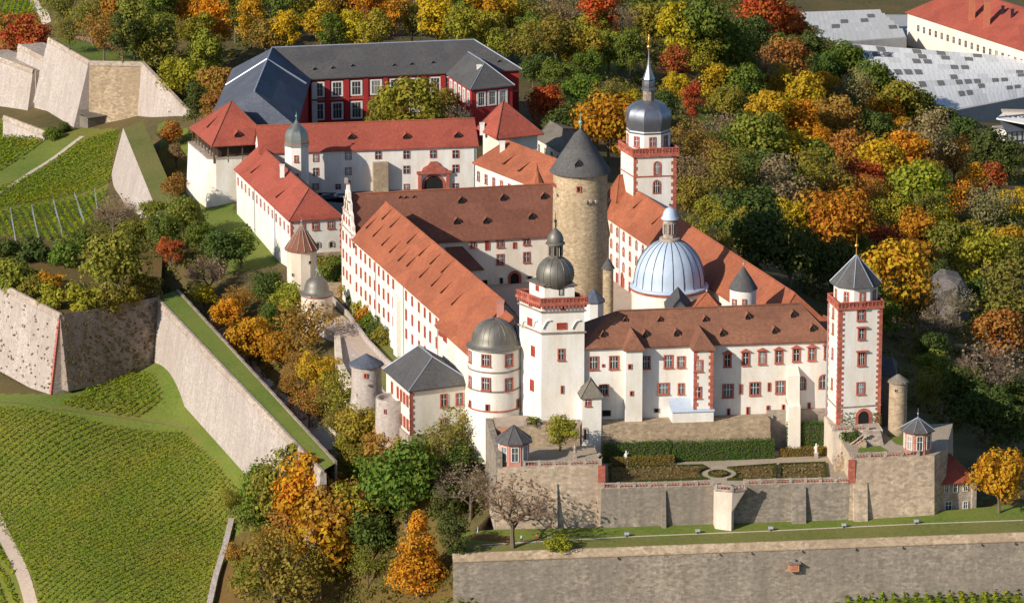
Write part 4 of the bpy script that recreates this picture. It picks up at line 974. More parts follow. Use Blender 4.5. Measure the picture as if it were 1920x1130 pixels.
# left pavilion on the old battery
bz0, bzt = -9, 6.0; bc = at(394, 300, bzt); bl = at(353, 268, bzt); br = at(470, 296, bzt); bk = add2(br, (bl[0] - bc[0], bl[1] - bc[1]), 1.0)
bt = thing('battery_pavilion', bc + (0,), 'broad white battery with open gallery below a big red pyramid roof', 'pavilion')
BP = [bl, add2(bc, (-0.6, 0.8), 1.4), add2(bc, (0.97, 0.24), 1.6), br, bk]
m = MB(); m.prism(BP, bz0, bzt, batter=0.7); m.build('wall', 'plaster_white', bt)
m = MB(); m.prism(offset(BP, 0.12), bzt + 0.004, bzt + 0.4); m.build('coping', 'sandstone_pale', bt)
PV = [at(355, 239, 10), at(397, 274, 10), at(514, 268, 10)]; PV.append(add2(PV[0], (PV[2][0] - PV[1][0], PV[2][1] - PV[1][1]), 1.0))
pcx = (sum(p[0] for p in PV) / 4, sum(p[1] for p in PV) / 4); zap = zat(189, pcx[1])
ins = offset(PV, -2.2); m = MB(); m.prism(ins, 5, 10.4); m.build('gallery', 'dark_wood', bt)
m = MB()
for f in facs(offset(PV, -0.7)):
    k = int(f.L / 3.2)
    for i in range(k + 1): m.box(f.L * i / k - 0.14, -0.28, 5, f.L * i / k + 0.14, 0, 10.0, fr=f.fr())
m.build('gallery_post', 'brown_wood', bt)
pq = (xat(441, pcx[1]), pcx[1], zap); Pz = [p + (10.0,) for p in PV]
m = MB(); m.slab([[Pz[i], Pz[(i + 1) % 4], pq] for i in range(4)], 0.3); m.build('roof', 'tile_red', bt)
m = MB(); [m.tube([(p[0], p[1], p[2] + .08), pq], 0.15, 6) for p in Pz]; m.build('ridge_cap', 'tile_old', bt)
plp = [Vector(Pz[1]), Vector(Pz[2]), Vector(pq)]; dormers(bt, plp, [(446, 258)], 1.8, 1.8, 'tile_red')
plp = [Vector(Pz[0]), Vector(Pz[1]), Vector(pq)]; dormers(bt, plp, [(388, 240)], 1.2, 0.65, 'tile_red', 3.5)
bF = Fac(BP[2], BP[3]); winpx(bt, bF, [(427, 331, 13, 17), (427, 364, 13, 13)], 'thin')
# stable wing
sA = at(443, 315, 6.4); sB = at(545, 411, 6.4); sC = at(641, 404, 6.4); sD = add2(sA, (sC[0] - sB[0], sC[1] - sB[1]), 1.0)
sb = thing('stable_wing', sB + (0,), 'white side wing with red hipped roof reaching towards the moat', 'castle wing')
mid = lambda a, b, t: (a[0] + (b[0] - a[0]) * t, a[1] + (b[1] - a[1]) * t)
zr_ = 12.2; rn = mid(mid(sB, sC, .5), mid(sA, sD, .5), 0.12); rf = mid(mid(sA, sD, .5), mid(sB, sC, .5), 0.0)
pls, _, _ = house(sb, [sA, sB, sC, sD], -10, 6.4, rf + (zr_,), rn + (zr_,), 'plaster_white', 'tile_red', 0.6, gab=(1, 0), cap='tile_old')
dormers(sb, pls, [(470, 325), (517, 371)], 1.2, 0.6, 'tile_red', 3.5)
SF = Fac(sA, sB); EF2 = Fac(sB, sC)
for i in range(14): win(sb, SF, 2.5 + i * (SF.L - 5) / 13, 3.2, 1.3, 2.2, 'thin')
winpx(sb, EF2, [(591, 423, 13, 14), (620, 421, 13, 14), (566, 425, 12, 13)], 'red'); winpx(sb, EF2, [(596, 458, 10, 12), (621, 457, 11, 13)], 'palearch')
quoin(sb, sB, EF2.u, -SF.u, -6, 6, s=0.8); quoin(sb, sC, -EF2.u, -EF2.n, -6, 6, s=0.7)
for a in (SF.L * 0.35, SF.L * 0.72): pipe(sb, SF, a, -8, 6)
p = onplane(pls, 553, 340)
for px, py in ((529, 310), (553, 334)): x, y, z = atY(px, py, rn[1] + 20); chimney(sb, (x, y, z - 2), 1.2, 2.0)
m = MB(); a, _ = EF2.px(545, 480); m.box(-0.2, 0.02, -14, EF2.L, 0.5, -2.9, fr=EF2.fr()); m.build('plinth', 'stone_tan', sb)
# octagonal stair tower in the yard corner
oc = (xat(560, 1088), 1088.0); orr = 23.5 / ppm(1088, 10); zo = zat(270, 1088 - orr)
ot = thing('onion_stair_tower', oc + (0,), 'octagonal white stair tower with small silvery onion cap in the yard corner', 'tower')
o8 = ringpts(oc, orr, 8, R(22.5)); m = MB(); m.prism(o8, -4, zo); m.build('wall', 'plaster_white', ot); band(ot, o8, zo - 0.35, zo, 0.12, 'sandstone_red')
zz = lambda y: zat(y, oc[1])
m = MB(); m.lathe(oc[0], oc[1], [(orr * 1.08, zz(272)), (orr * 1.05, zz(268)), (orr * 1.0, zz(262)), (orr * 0.98, zz(253)), (orr * 0.86, zz(245)), (orr * 0.58, zz(238)), (orr * 0.3, zz(233)), (orr * 0.12, zz(228)), (0.08, zz(222))], 8, a0=R(22.5)); m.build('onion_cap', 'lead_green', ot, smooth=30)
finial(ot, oc[0], oc[1], zz(224), zz(210), 0.1, 'copper_green', 0.3)
fo = facs(o8)
for f in fo:
    if abs(f.n.x) < 0.5 and f.n.y < 0: win(ot, f, f.L / 2, zz(293), 1.2, 1.8, 'red'); win(ot, f, f.L / 2, zz(327), 1.2, 1.8, 'red')
# right pavilion and right wing
RP = [at(896, 261, 9), at(935, 263, 9), at(1019, 251, 9)]; RP = [at(893, 240, 10), at(931, 261, 10), at(1020, 251, 10)]; RP.append(add2(RP[0], (RP[2][0] - RP[1][0], RP[2][1] - RP[1][1]), 1.0))
rp = thing('corner_pavilion', RP[1] + (0,), 'corner pavilion with red pyramid roof at the right end of the gate wing', 'pavilion')
pc = (sum(p[0] for p in RP) / 4, sum(p[1] for p in RP) / 4); ap = (xat(944, pc[1]), pc[1], zat(189, pc[1]))
m = MB(); m.prism(offset(RP, -1.5), -4, 10.2); m.build('wall', 'plaster_cream', rp)
Pz = [p + (10.0,) for p in RP]; m = MB(); m.slab([[Pz[i], Pz[(i + 1) % 4], ap] for i in range(4)], 0.3); m.build('roof', 'tile_red', rp)
m = MB(); [m.tube([(p[0], p[1], p[2] + .08), ap], 0.15, 6) for p in Pz]; m.build('ridge_cap', 'tile_old', rp)
p = onplane([Vector(Pz[0]), Vector(Pz[1]), Vector(ap)], 904, 245); chimney(rp, tuple(p), 1.3, 2.0)
rA = at(891, 303, 8.5); rdir = V2(at(1000, 346, 8.5)) - V2(rA); rB = add2(rA, rdir.normalized(), rdir.length * 1.35); RF = Fac(rA, rB); rN = (-RF.n.x, -RF.n.y)
rw = thing('yard_wing', rA + (0,), 'lower white wing with orange roof behind the courtyard cross wing', 'castle wing')
plr, _, _ = house(rw, [rA, rB, add2(rB, rN, 15), add2(rA, rN, 15)], -4, 8.5, add2(add2(rA, rN, 7.5), RF.u, 4) + (14.2,), add2(rB, rN, 7.5) + (14.2,), 'plaster_white', 'tile_orange', 0.6, gab=(0, 1))
for i in range(9): win(rw, RF, 2.0 + i * 4.4, 4.9, 1.6, 2.6, 'red')
dormers(rw, plr, [(943, 309), (972, 322)], 1.2, 0.7, 'tile_orange', 3.8)
p = onplane(plr, 942, 281); chimney(rw, tuple(p), 1.4, 2.2)
ks = thing('small_spire', at3(1005, 345, 8), 'small ribbed pointed roof of a stair turret behind the brown roof', 'turret')
kx = (xat(1006, 1030), 1030.0); zk0 = zat(352, 1030)
m = MB(); m.prism(ringpts(kx, 2.2, 8), -2, zk0); m.build('wall', 'plaster_cream', ks)
m = MB(); m.lathe(kx[0], kx[1], [(2.6, zk0 - .2), (1.5, zk0 + 2.2), (0.6, zk0 + 4.2), (0.06, zat(305, 1030))], 10); m.build('spire', 'tile_orange', ks)
m = MB(); m.add([(p[0], p[1], 0.03) for p in [add2(vA, vN, -0.0), vB, add2(rB, (1, 0), 2), (-42, 1012), add2(sC, (0.2, 0.9), 2), sD]], [list(range(6))]); struct(m.build('yard', 'asphalt'))
TERR.append(([vA, vB, rB, (-42, 1012), sC, sD], lambda x, y: np.zeros(np.shape(x))))

# ------------------------------------------------------------------ the slate-roofed red arsenal
zA, zB = at(560, 150, 12.5), at(978, 130.5, 12.5); ZF = Fac(zA, zB); zN = (-ZF.n.x, -ZF.n.y)
zg = thing('slate_arsenal', zA + (0,), 'huge red and white arsenal with grey slate hipped roofs behind the gate wing', 'arsenal')
zL = add2(zA, (-ZF.u.x, -ZF.u.y), 16)
zr1 = add2(add2(zB, zN, 11.5), (-ZF.u.x, -ZF.u.y), 11.0); zr0 = add2(zL, zN, 11.5)
zr0 = at(510, 90, 20.2); zr1 = at(889, 75, 20.2); e = 0.8; h0 = 12.5
G3 = lambda p, z: (p[0], p[1], z)
vl = at(583, 148, 12.4); fr_ = at(979, 130.5, 12.4); bkR = add2(fr_, zN, 24); bkL = add2(at(440, 150, 12.4), zN, 10)
lr = at(463, 205, 20.2); lrt = at(556, 236, 12.4); llf = at(420, 200, 12.4); lef = add2(bkL, (0, 0), 0)
lw_u = (V2(lr) - V2(zr0)).normalized()
hw_ = 12.5; lrt = (vl[0] + lw_u.x * 72, vl[1] + lw_u.y * 72); lr2 = (zr0[0] + lw_u.x * 66, zr0[1] + lw_u.y * 66); ln = Vector((-lw_u.y, lw_u.x)); ln = ln if ln.x < 0 else -ln
llf = (lr2[0] + ln.x * hw_, lr2[1] + ln.y * hw_); llb = (zr0[0] + ln.x * hw_ - lw_u.x * 8, zr0[1] + ln.y * hw_ - lw_u.y * 8); llf = add2(llf, tuple(lw_u), 4); lrt2 = (lr2[0] - ln.x * hw_ + lw_u.x * 11, lr2[1] - ln.y * hw_ + lw_u.y * 11); lrt = lrt2; bkL = add2(zr0, zN, 13)
m = MB(); z2 = 20.2; z1 = 12.4
m.slab([[G3(vl, z1), G3(fr_, z1), G3(zr1, z2), G3(zr0, z2)], [G3(fr_, z1), G3(bkR, z1), G3(zr1, z2)], [G3(bkR, z1), G3(bkL, z1), G3(zr0, z2), G3(zr1, z2)]], 0.3)
m.build('main_roof', 'slate', zg)
m = MB(); m.slab([[G3(lrt, z1), G3(vl, z1), G3(zr0, z2), G3(lr2, z2)], [G3(llb, z1), G3(llf, z1), G3(lr2, z2), G3(zr0, z2)], [G3(bkL, z1), G3(llb, z1), G3(zr0, z2)], [G3(llf, z1), G3(lrt, z1), G3(lr2, z2)]], 0.3)
m.build('side_roof', 'slate_blue', zg)
m = MB(); up = 0.1
for a, b in ((zr0, zr1), (zr0, lr2)): m.tube([G3(a, z2 + up), G3(b, z2 + up)], 0.22, 6)
m.tube([G3(zr1, z2 + up), G3(fr_, z1 + up)], 0.18, 6)
t = 0.40; pm = add2(zr0, tuple(lw_u), 19)
m.tube([G3(pm, z2 + .25), (pm[0] + ln.x * hw_ * .97, pm[1] + ln.y * hw_ * .97, z1 + .35)], 0.28, 6); m.tube([G3(pm, z2 + .25), (pm[0] - ln.x * hw_ * 0.9, pm[1] - ln.y * hw_ * 0.9, z1 + 0.9)], 0.28, 6)
m.build('ridge_cap', 'zinc', zg)
fi = [add2(vl, zN, 0.8), add2(fr_, zN, 0.8)]; fi[1] = add2(fi[1], (-ZF.u.x, -ZF.u.y), 0.8); Z2 = Fac(fi[0], fi[1])
bR = add2(fi[1], zN, 22); m = walls_mb([fi[0], fi[1], bR, add2(bkL, zN, -0.8)], -4, 12.4); m.build('wall', 'plaster_red', zg)
lI = [(p[0], p[1]) for p in (add2(vl, (ln.x, ln.y), 0.8), add2(lrt, (ln.x, ln.y), 0.8), add2(llf, (-ln.x, -ln.y), 0.8), add2(llb, (-ln.x, -ln.y), 0.8))]
m = walls_mb(lI, -4, 12.3); m.build('side_wall', 'plaster_red', zg)
for x in (597, 632, 668, 705, 741, 777, 816, 844):
    a, _ = Z2.px(x, 165); win(zg, Z2, a, 8.9, 3.6, 4.6, 'white'); win(zg, Z2, a, 2.4, 3.6, 5.2, 'white')
m = MB()
for x in (614, 650, 686, 723, 759, 795, 830): a, _ = Z2.px(x, 165); m.box(a - 0.7, 0, -2, a + 0.7, 0.4, 12.2, fr=Z2.fr())
m.build('pilaster', 'plaster_red', zg)
m = MB(); m.box(0, 0, 5.6, Z2.L, 0.3, 6.2, fr=Z2.fr()); m.box(0, 0, 11.75, Z2.L, 0.4, 12.35, fr=Z2.fr()); m.build('string_course', 'sandstone_red', zg)
m = MB(); a, _ = Z2.px(560, 165); m.box(0.3, 0, -2, 1.9, 0.3, 11, fr=Z2.fr()); m.build('pier', 'white_trim', zg)
plz = [Vector(G3(vl, z1)), Vector(G3(fr_, z1)), Vector(G3(zr1, z2))]; dormers(zg, plz, [(590, 131), (624, 129), (661, 125), (739, 124), (772, 122), (812, 119), (936, 117)], 0.9, 0.8, 'slate')
# forward wing of the arsenal
A3, B3, C3 = at(852, 144, 12.6), at(884, 165, 12.6), at(961, 157, 12.6); D3 = add2(A3, (C3[0] - B3[0], C3[1] - B3[1]), 1.0)
A3 = add2(A3, (A3[0] - B3[0], A3[1] - B3[1]), 0.35); D3 = add2(D3, (D3[0] - C3[0], D3[1] - C3[1]), 0.35)
aw = thing('arsenal_side_wing', B3 + (0,), 'short red side wing of the arsenal with its own slate hip roof', 'arsenal wing')
rn = mid(mid(B3, C3, .5), mid(A3, D3, .5), 0.3); rf = mid(A3, D3, .5)
house(aw, [A3, B3, C3, D3], -4, 12.6, rf + (18.0,), rn + (18.0,), 'plaster_red', 'slate', 0.6, gab=(1, 0), cap='zinc', band='sandstone_red')
f1, f2 = Fac(A3, B3), Fac(B3, C3)
for i in range(5): win(aw, f1, 3 + i * (f1.L - 6) / 4, 9.0, 2.6, 4.4, 'white'); win(aw, f1, 3 + i * (f1.L - 6) / 4, 2.6, 2.6, 4.6, 'white')
for i in range(3): win(aw, f2, 3.2 + i * (f2.L - 6.4) / 2, 9.0, 3.0, 4.4, 'white')
x, y, z = atY(899, 132, rn[1]); chimney(aw, (x, y, z - 1), 1.6, 2.4)
# guest house with its terrace
gh = thing('guest_house', at3(1040, 290, -3), 'small garden inn with mossy grey hipped roof and white posts', 'house')
ga, gb = at(1008, 260, 2.5), at(1050, 285, 2.5); r0_, r1_ = at3(1031, 230, 5.6), at3(1055, 244, 5.6); q = [ga, gb, (2 * r1_[0] - gb[0] + 4, 2 * r1_[1] - gb[1]), (2 * r0_[0] - ga[0] + 2, 2 * r0_[1] - ga[1])]
house(gh, q, -6, 2.5, r0_, r1_, 'plaster_cream', 'shingle_grey', 0.5, band=None, cap='shingle_grey', lift=.4)
f = Fac(q[0], q[1])
for i in range(4): win(gh, f, 1.5 + i * (f.L - 3) / 3, 0, 1.2, 2.2, 'plain')
def parasol(px, py, r, label):
    x, y, g = hit(px, py, 2.4); g = max(g, -4); r_ = thing('parasol', (x, y, g), label, 'parasol', None)
    m = MB(); m.tube([(x, y, g), (x, y, g + 2.6)], 0.05, 6); m.build('pole', 'white_trim', r_)
    m = MB(); m.lathe(x, y, [(r, g + 2.2), (r * 0.98, g + 2.3), (r * .5, g + 2.65), (0.06, g + 2.9)], 10); m.build('canopy', 'parasol_cloth', r_)
parasol(1000, 274, 1.7, 'cream parasol furthest left on the terrace of the garden inn'); parasol(1014, 283, 1.4, 'smaller cream parasol right beside the inn wall')

# ------------------------------------------------------------------ lower ward towers and walls on the left
def px_terr(name, pts, depth, side, top, label=None, cat=None, batter=0.0, cover='ground'):
    P3 = [at3(*p) for p in pts]; fn = plane_of(P3)
    return terrace(name, [p[:2] for p in P3], fn, depth, side, top, label, cat, batter, cover)
zw = px_terr('ward_wall', [(535, 545, -7), (600, 512, -5), (640, 500, -4), (700, 560, -4), (850, 680, -4), (872, 760, -4.6), (720, 745, -6), (682, 722, -6.2), (640, 675, -6.5), (627, 628, -7), (560, 600, -8)], 9, 'stone_pale', 'grass_dry', 'pale rough wall holding up the path under the long white wing', 'wall', 0.4)
def ribbon(name, pts, wd, mat_, lift=0.06, kind='structure', smoothn=1):
    P = [np.array(p[:2], float) for p in pts]
    Q = []
    for a, b in zip(P, P[1:]):
        k = max(1, int(np.linalg.norm(b - a) / 2.0)); Q += [a + (b - a) * i / k for i in range(k)]
    Q.append(P[-1]); Q = np.array(Q)
    T = np.gradient(Q, axis=0); T /= np.linalg.norm(T, axis=1)[:, None] + 1e-9; Nn = np.stack([-T[:, 1], T[:, 0]], 1)
    m = MB(); rows = []
    for k in (-1, -0.33, 0.33, 1): X = Q + Nn * wd / 2 * k; rows.append([(x, y, z) for (x, y), z in zip(X, gz(X[:, 0], X[:, 1]) + lift)])
    n = len(Q); vs = sum(rows, [])
    m.add(vs, [[r * n + i, r * n + i + 1, (r + 1) * n + i + 1, (r + 1) * n + i] for r in range(3) for i in range(n - 1)])
    return struct(m.build(name, mat_), kind)
hp = lambda *l: [hit(x, y)[:2] for x, y in l]
ribbon('path', hp((612, 585), (640, 608), (668, 640), (700, 672), (722, 690)), 4.6, 'paving')
m = MB()
pts = [at3(x, y, -5.2) for x, y in ((598, 508), (622, 560), (655, 592), (690, 640), (725, 678), (752, 700))]
for a, b in zip(pts, pts[1:]): f = Fac(a[:2], b[:2]); m.box(0, 0, -7, f.L - 0.01, 0.5, -4.2, fr=f.fr())
tag(m.build('garden_wall', 'stone_pale'), 'low whitewashed garden wall between the path and the shrubs', 'wall')
rc_ = (xat(567, 1003), 1003.0); rr_ = 29.0 / ppm(1003); ze = zat(472, 1003 - rr_)
cn = thing('red_cone_tower', rc_ + (-8,), 'round plastered ward tower with a fluted red cone roof', 'tower')
m = MB(); m.lathe(rc_[0], rc_[1], [(rr_ * 1.05, -18), (rr_, -6), (rr_, ze)], 10, a0=0.3); m.build('wall', 'plaster_worn', cn)
m = MB(); m.lathe(rc_[0], rc_[1], [(rr_ * 1.13, ze - .2), (rr_ * 1.1, ze + .1), (rr_ * 0.7, ze + 2.3), (0.1, zat(419, 1003))], 14); m.build('cone_roof', 'tile_old', cn)
m = MB(); zt_ = zat(419, 1003)
for k in range(14): a_ = 2 * math.pi * k / 14; m.tube([(rc_[0] + r_ * math.cos(a_), rc_[1] + r_ * math.sin(a_), z_) for r_, z_ in ((rr_ * 1.12, ze + .1), (rr_ * 0.7, ze + 2.35), (0.1, zt_ + .05))], 0.09, 4)
m.build('roof_batten', 'sandstone_pale', cn); finial(cn, rc_[0], rc_[1], zt_ - .1, zat(408, 1003), 0.08, 'zinc', 0.22)
winpx(cn, Cyl(rc_, rr_), [(549, 515, 4, 6), (581, 492, 5, 6)], 'dark')
m = MB(); f = Fac(add2(rc_, (0.6, -1), rr_ * .8), (-40, 1001)); m.box(0, -0.6, -12, f.L, 0.6, -1.2, fr=f.fr()); tag(m.build('ward_wall', 'stone_tan'), 'brown shaded stone wall between the red cone tower and the castle', 'wall')
rc_ = (xat(594, 985), 985.0); rr_ = 29.5 / ppm(985); yf = 985 - rr_; ze = zat(557, yf)
sd = thing('small_domed_tower', rc_ + (-9,), 'squat round ward tower with a bell shaped lead cap and green finial', 'tower')
m = MB(); m.lathe(rc_[0], rc_[1], [(rr_, -18), (rr_, ze)], 32); m.build('wall', 'plaster_worn', sd, smooth=40)
m = MB(); m.lathe(rc_[0], rc_[1], [(rr_, ze - .5), (rr_ + .15, ze - .45), (rr_ + .15, ze - .05), (rr_, ze)], 32); m.build('cornice', 'sandstone_red', sd)
m = MB(); m.lathe(rc_[0], rc_[1], [(rr_ * 1.1, ze - .1), (rr_ * 1.08, ze + .1), (rr_ * 0.88, ze + .5), (rr_ * 0.8, ze + 1.0), (rr_ * 0.77, ze + 2.0), (rr_ * 0.66, ze + 3.1), (rr_ * 0.42, ze + 3.9), (rr_ * 0.15, ze + 4.4), (0.1, ze + 4.9)], 24); m.build('bell_cap', 'lead_dark', sd, smooth=40)
finial(sd, rc_[0], rc_[1], ze + 4.7, zat(496, 985), 0.1, 'copper_green', 0.25)
winpx(sd, Cyl(rc_, rr_), [(587, 573, 7, 8)], 'dark')
rc_ = (xat(686, 906), 906.0); rr_ = 29.5 / ppm(906); ze = zat(689, 906 - rr_)
cs = thing('slate_cone_turret', rc_ + (-6,), 'low round turret with flat slate cone roof beside the slate-roofed house', 'turret')
m = MB(); m.lathe(rc_[0], rc_[1], [(rr_ * 1.35, -17), (rr_ * 1.1, -8), (rr_ * .97, -3), (rr_ * .95, ze)], 24); m.build('wall', 'stone_pale_spotted', cs, smooth=40)
m = MB(); m.lathe(rc_[0], rc_[1], [(rr_ * 1.14, ze - .15), (rr_ * 1.1, ze + .1), (0.08, zat(662, 906))], 16); m.build('cone_roof', 'slate_blue', cs)
winpx(cs, Cyl(rc_, rr_), [(685, 704, 7, 9)], 'slit'); winpx(cs, Cyl(rc_, rr_), [(692, 722, 4, 5)], 'dark')
hA, hB, hC = at(724, 686, 4.6), at(769, 729, 4.6), at(884, 715, 4.6)
hA = at(724, 690, 4.6)
sh = thing('slate_house', hB + (-6,), 'two storey house with grey slate hip roof against the round corner tower', 'house')
hD = add2(hA, (hC[0] - hB[0], hC[1] - hB[1]), 1.0)
rn = mid(mid(hB, hC, .5), mid(hA, hD, .5), 0.33); rf = mid(mid(hA, hD, .5), mid(hB, hC, .5), 0.10)
house(sh, [hA, hB, hC, hD], -11, 4.6, rf + (9.4,), rn + (9.4,), 'plaster_cream', 'slate', 0.6, band='sandstone_red', cap='zinc')
hF, hE = Fac(hA, hB), Fac(hB, hC)
quoin(sh, hB, hE.u, -hF.u, -6.2, 4.0, s=1.0, hgt=0.7); quoin(sh, hB, -hF.u, hE.u, -6.2, 4.0, s=0.4)
for t in (0.26, 0.5, 0.64, 0.77, 0.9): win(sh, hF, hF.L * t, 1.4, 1.5, 2.7, 'shut')
for t in (0.64, 0.77, 0.9): win(sh, hF, hF.L * t, -4.0, 1.5, 2.6, 'shut')
winpx(sh, hE, [(832, 750, 14, 25), (861, 747, 14, 22), (832, 796, 15, 26)], 'red')
m = MB(); m.box(-0.2, 0.02, -14, hF.L, 0.5, -6.0, fr=hF.fr()); m.box(0, 0.02, -14, hE.L, 0.5, -6.0, fr=hE.fr()); m.build('plinth', 'sandstone_pale', sh)
rc_ = (xat(735, 889), 889.0); rr_ = 32.0 / ppm(889)
rb = thing('half_round_bastion', rc_ + (-8,), 'broken half-round stone bastion with a sunny top terrace before the slate-roofed house', 'bastion')
zb_ = zat(744, 889); m = MB(); m.lathe(rc_[0], rc_[1], [(rr_ * 1.12, -22), (rr_ * 1.0, zb_ - 0.0), (rr_ * 0.86, zb_ + 0.002), (rr_ * 0.85, zb_ - 0.8)], 24); m.build('wall', 'stone_pale_spotted', rb, smooth=40)
winpx(rb, Cyl(rc_, rr_ * 1.03), [(722, 771, 5, 9), (757, 772, 6, 9)], 'slit')
pts = [at3(x, y, z) for x, y, z in ((632, 640, -7), (637, 690, -7.5), (655, 728, -8), (676, 742, -8), (705, 745, -7.5), (720, 772, -8))]
m = MB()
for a, b in zip(pts, pts[1:]):
    f = Fac(a[:2], b[:2]); m.box(-0.3, -0.7, -20, f.L + 0.3, 0.7, a[2] + 1.6 + 0.004 * len(m.v), fr=f.fr())
tag(m.build('ward_wall', 'plaster_worn'), 'sunlit worn outer wall stepping down beside the yellow tree', 'wall')
for (x, y, w_) in ((846, 806, 1.5), (905, 800, 1.0)): pass

def leafquad(m, p, n, s, r_, mi=0):
    n = n.normalized(); t = n.cross(Vector((r_.uniform(-1, 1), r_.uniform(-1, 1), r_.uniform(-1, 1))))
    if t.length < 1e-3: t = n.cross(Vector((1, 0.2, 0)))
    t.normalize(); b = n.cross(t); a, c = s * r_.uniform(.6, 1.1), s * r_.uniform(.45, .8)
    m.add([p - t * a, p + b * c + n * (0.15 * s), p + t * a, p - b * c + n * (0.15 * s)], [[0, 1, 2, 3]], mi)
# ------------------------------------------------------------------ palace garden
gz0 = -7.5
gF0, gF1 = at(1128, 916, gz0), at(1597, 904, gz0); GWF = Fac(gF0, gF1); gn = (-GWF.n.x, -GWF.n.y)
bxl, bxr = GWF.px(1338, 917)[0], GWF.px(1394, 915)[0]
poly = [gF0, gF1, add2(gF1, gn, 27), add2(gF0, gn, 23)]
terrace('garden_wall', poly, gz0, 9.5, 'stone_grey', 'garden_gravel', 'grey weathered retaining wall of the palace garden with buttresses', 'wall', 0.25, 'garden_ground')
zl = -2.7; lb0, lb1 = at(933, 876, zl), at(1128, 871, zl); LF = Fac(lb0, lb1)
terrace('garden_bastion', [lb0, lb1, add2(lb1, gn, 15), add2(lb0, gn, 15)], zl, 14.5, 'stone_orange', 'garden_gravel', 'ochre stone garden bastion carrying the left red pavilion', 'bastion', 0.4, 'garden_ground')
zr_ = -2.3; rb0, rb1 = at(1597, 860, zr_), at(1752, 853, zr_); RF_ = Fac(rb0, rb1)
rpoly = [rb0, rb1, add2(rb1, (0.5, 0.86), 6), add2(rb1, (0.25, 0.97), 26), add2(rb0, gn, 24)]
terrace('garden_bastion', rpoly, zr_, 15.0, 'stone_orange', 'garden_gravel', 'tall ochre stone garden bastion carrying the right red pavilion', 'bastion', 0.5, 'garden_ground')
def wedge(fac, a, wd, zt_, zb_, o0, o1, root, mt_):
    m = MB(); vs = [fac.pt(a + s_, z, o_) for z, o in ((zb_, o1), (zt_, o0)) for s_, o_ in ((-wd / 2, -0.3), (wd / 2, -0.3), (wd / 2, o), (-wd / 2, o))]
    m.add(vs, [[0, 3, 2, 1], [4, 5, 6, 7], [0, 1, 5, 4], [1, 2, 6, 5], [2, 3, 7, 6], [3, 0, 4, 7]]); o = m.build('buttress', mt_)
    return o
for fac, px, wd, zt_, lab in ((GWF, 1244, 0.9, -8.2, 'thin grey buttress left of the pale spur on the garden wall'), (GWF, 1497, 3.0, -8.2, 'broad grey buttress right of the pale spur on the garden wall'), (RF_, 1612, 3.0, -7.6, 'broad buttress at the left foot of the tall ochre garden bastion'),
                              (LF, 1040, 1.0, -6.5, 'thin buttress behind the bare tree on the left ochre bastion'), (LF, 1124, 1.2, -6.5, 'corner buttress where the left ochre bastion meets the grey wall')):
    a = fac.px(px, 940)[0]; tag(wedge(fac, a, wd, zt_, -17.5, 0.35, 1.7, None, 'stone_grey' if fac is GWF else 'stone_orange'), lab, 'buttress')
# pale spur bay
sp_ = thing('garden_spur', GWF.pt((bxl + bxr) / 2, -16, 3), 'pale pointed spur jutting out of the garden wall below the balustrade', 'spur')
ptA, ptB, ptC = GWF.pt(bxl, 0, 0.3)[:2], GWF.pt(bxl + 3.6, 0, 4.2)[:2], GWF.pt(bxr, 0, 0.3)[:2]
ptBL = GWF.pt(bxl + 2.8, 0, 3.9)[:2]
m = MB(); top = [GWF.pt(bxl, 0, 0.2)[:2], GWF.pt(bxl, 0, 3.0)[:2], GWF.pt(bxl + 3.4, 0, 4.2)[:2], GWF.pt(bxr, 0, 3.2)[:2], GWF.pt(bxr, 0, 0.2)[:2]]
bot = [GWF.pt(bxl, 0, 0.2)[:2], GWF.pt(bxl + 0.05, 0, 2.6)[:2], GWF.pt(bxl + 3.3, 0, 4.0)[:2], GWF.pt(bxl + 3.9, 0, 3.2)[:2], GWF.pt(bxl + 3.9, 0, 0.2)[:2]]
lo = [p + (-17.5,) for p in bot]; mid_ = [p + (-12.2,) for p in bot]; hi = [p + (gz0 - 0.2,) for p in top]; vs = lo + mid_ + hi
m.add(vs, [[i + j * 5, (i + 1) % 5 + j * 5, (i + 1) % 5 + (j + 1) * 5, i + (j + 1) * 5] for j in (0, 1) for i in range(5)] + [[10, 11, 12, 13, 14]]); m.build('wall', 'plaster_worn', sp_)
m = MB(); m.prism(offset(top, 0.15), gz0 - 0.19, gz0 + 0.06); m.build('coping', 'sandstone_pale', sp_)
bl_ = [GWF.pt(0.3, gz0, -0.3), GWF.pt(bxl - 0.3, gz0, -0.3)]; balustrade('balustrade', bl_, 'long red balustrade on the garden wall left of the pale spur', 'garden balustrades')
balustrade('balustrade', [p + (gz0 + 0.06,) for p in offset(top, -0.1)[1:4]], 'short red balustrade crowning the pale spur', 'garden balustrades', bay=2.6)
balustrade('balustrade', [GWF.pt(bxr + 0.3, gz0, -0.3), GWF.pt(GWF.L - 0.2, gz0, -0.3)], 'red balustrade on the garden wall between the pale spur and the tall ochre bastion', 'garden balustrades')
a0 = LF.px(983, 870)[0]; balustrade('balustrade', [LF.pt(a0, zl, -0.3), LF.pt(LF.L - 0.3, zl, -0.3)], 'red balustrade beside the left red pavilion', 'garden balustrades')
a1 = RF_.px(1722, 853)[0]; balustrade('balustrade', [RF_.pt(0.3, zr_, -0.3), RF_.pt(a1, zr_, -0.3)], 'red balustrade beside the right red pavilion', 'garden balustrades')
for fac, zt_, zb_, a in ((LF, zl, -10, LF.L), (RF_, zr_, -7.5, 0.0)):
    m = MB(); m.box(a - 0.75, 0, zb_, a + 0.75, 0.25, zt_ - 0.1, fr=fac.fr()); tag(m.build('corner_strip', 'sandstone_red'), 'red corner strip of the left garden bastion' if fac is LF else 'red corner strip of the right garden bastion', 'quoin strip')
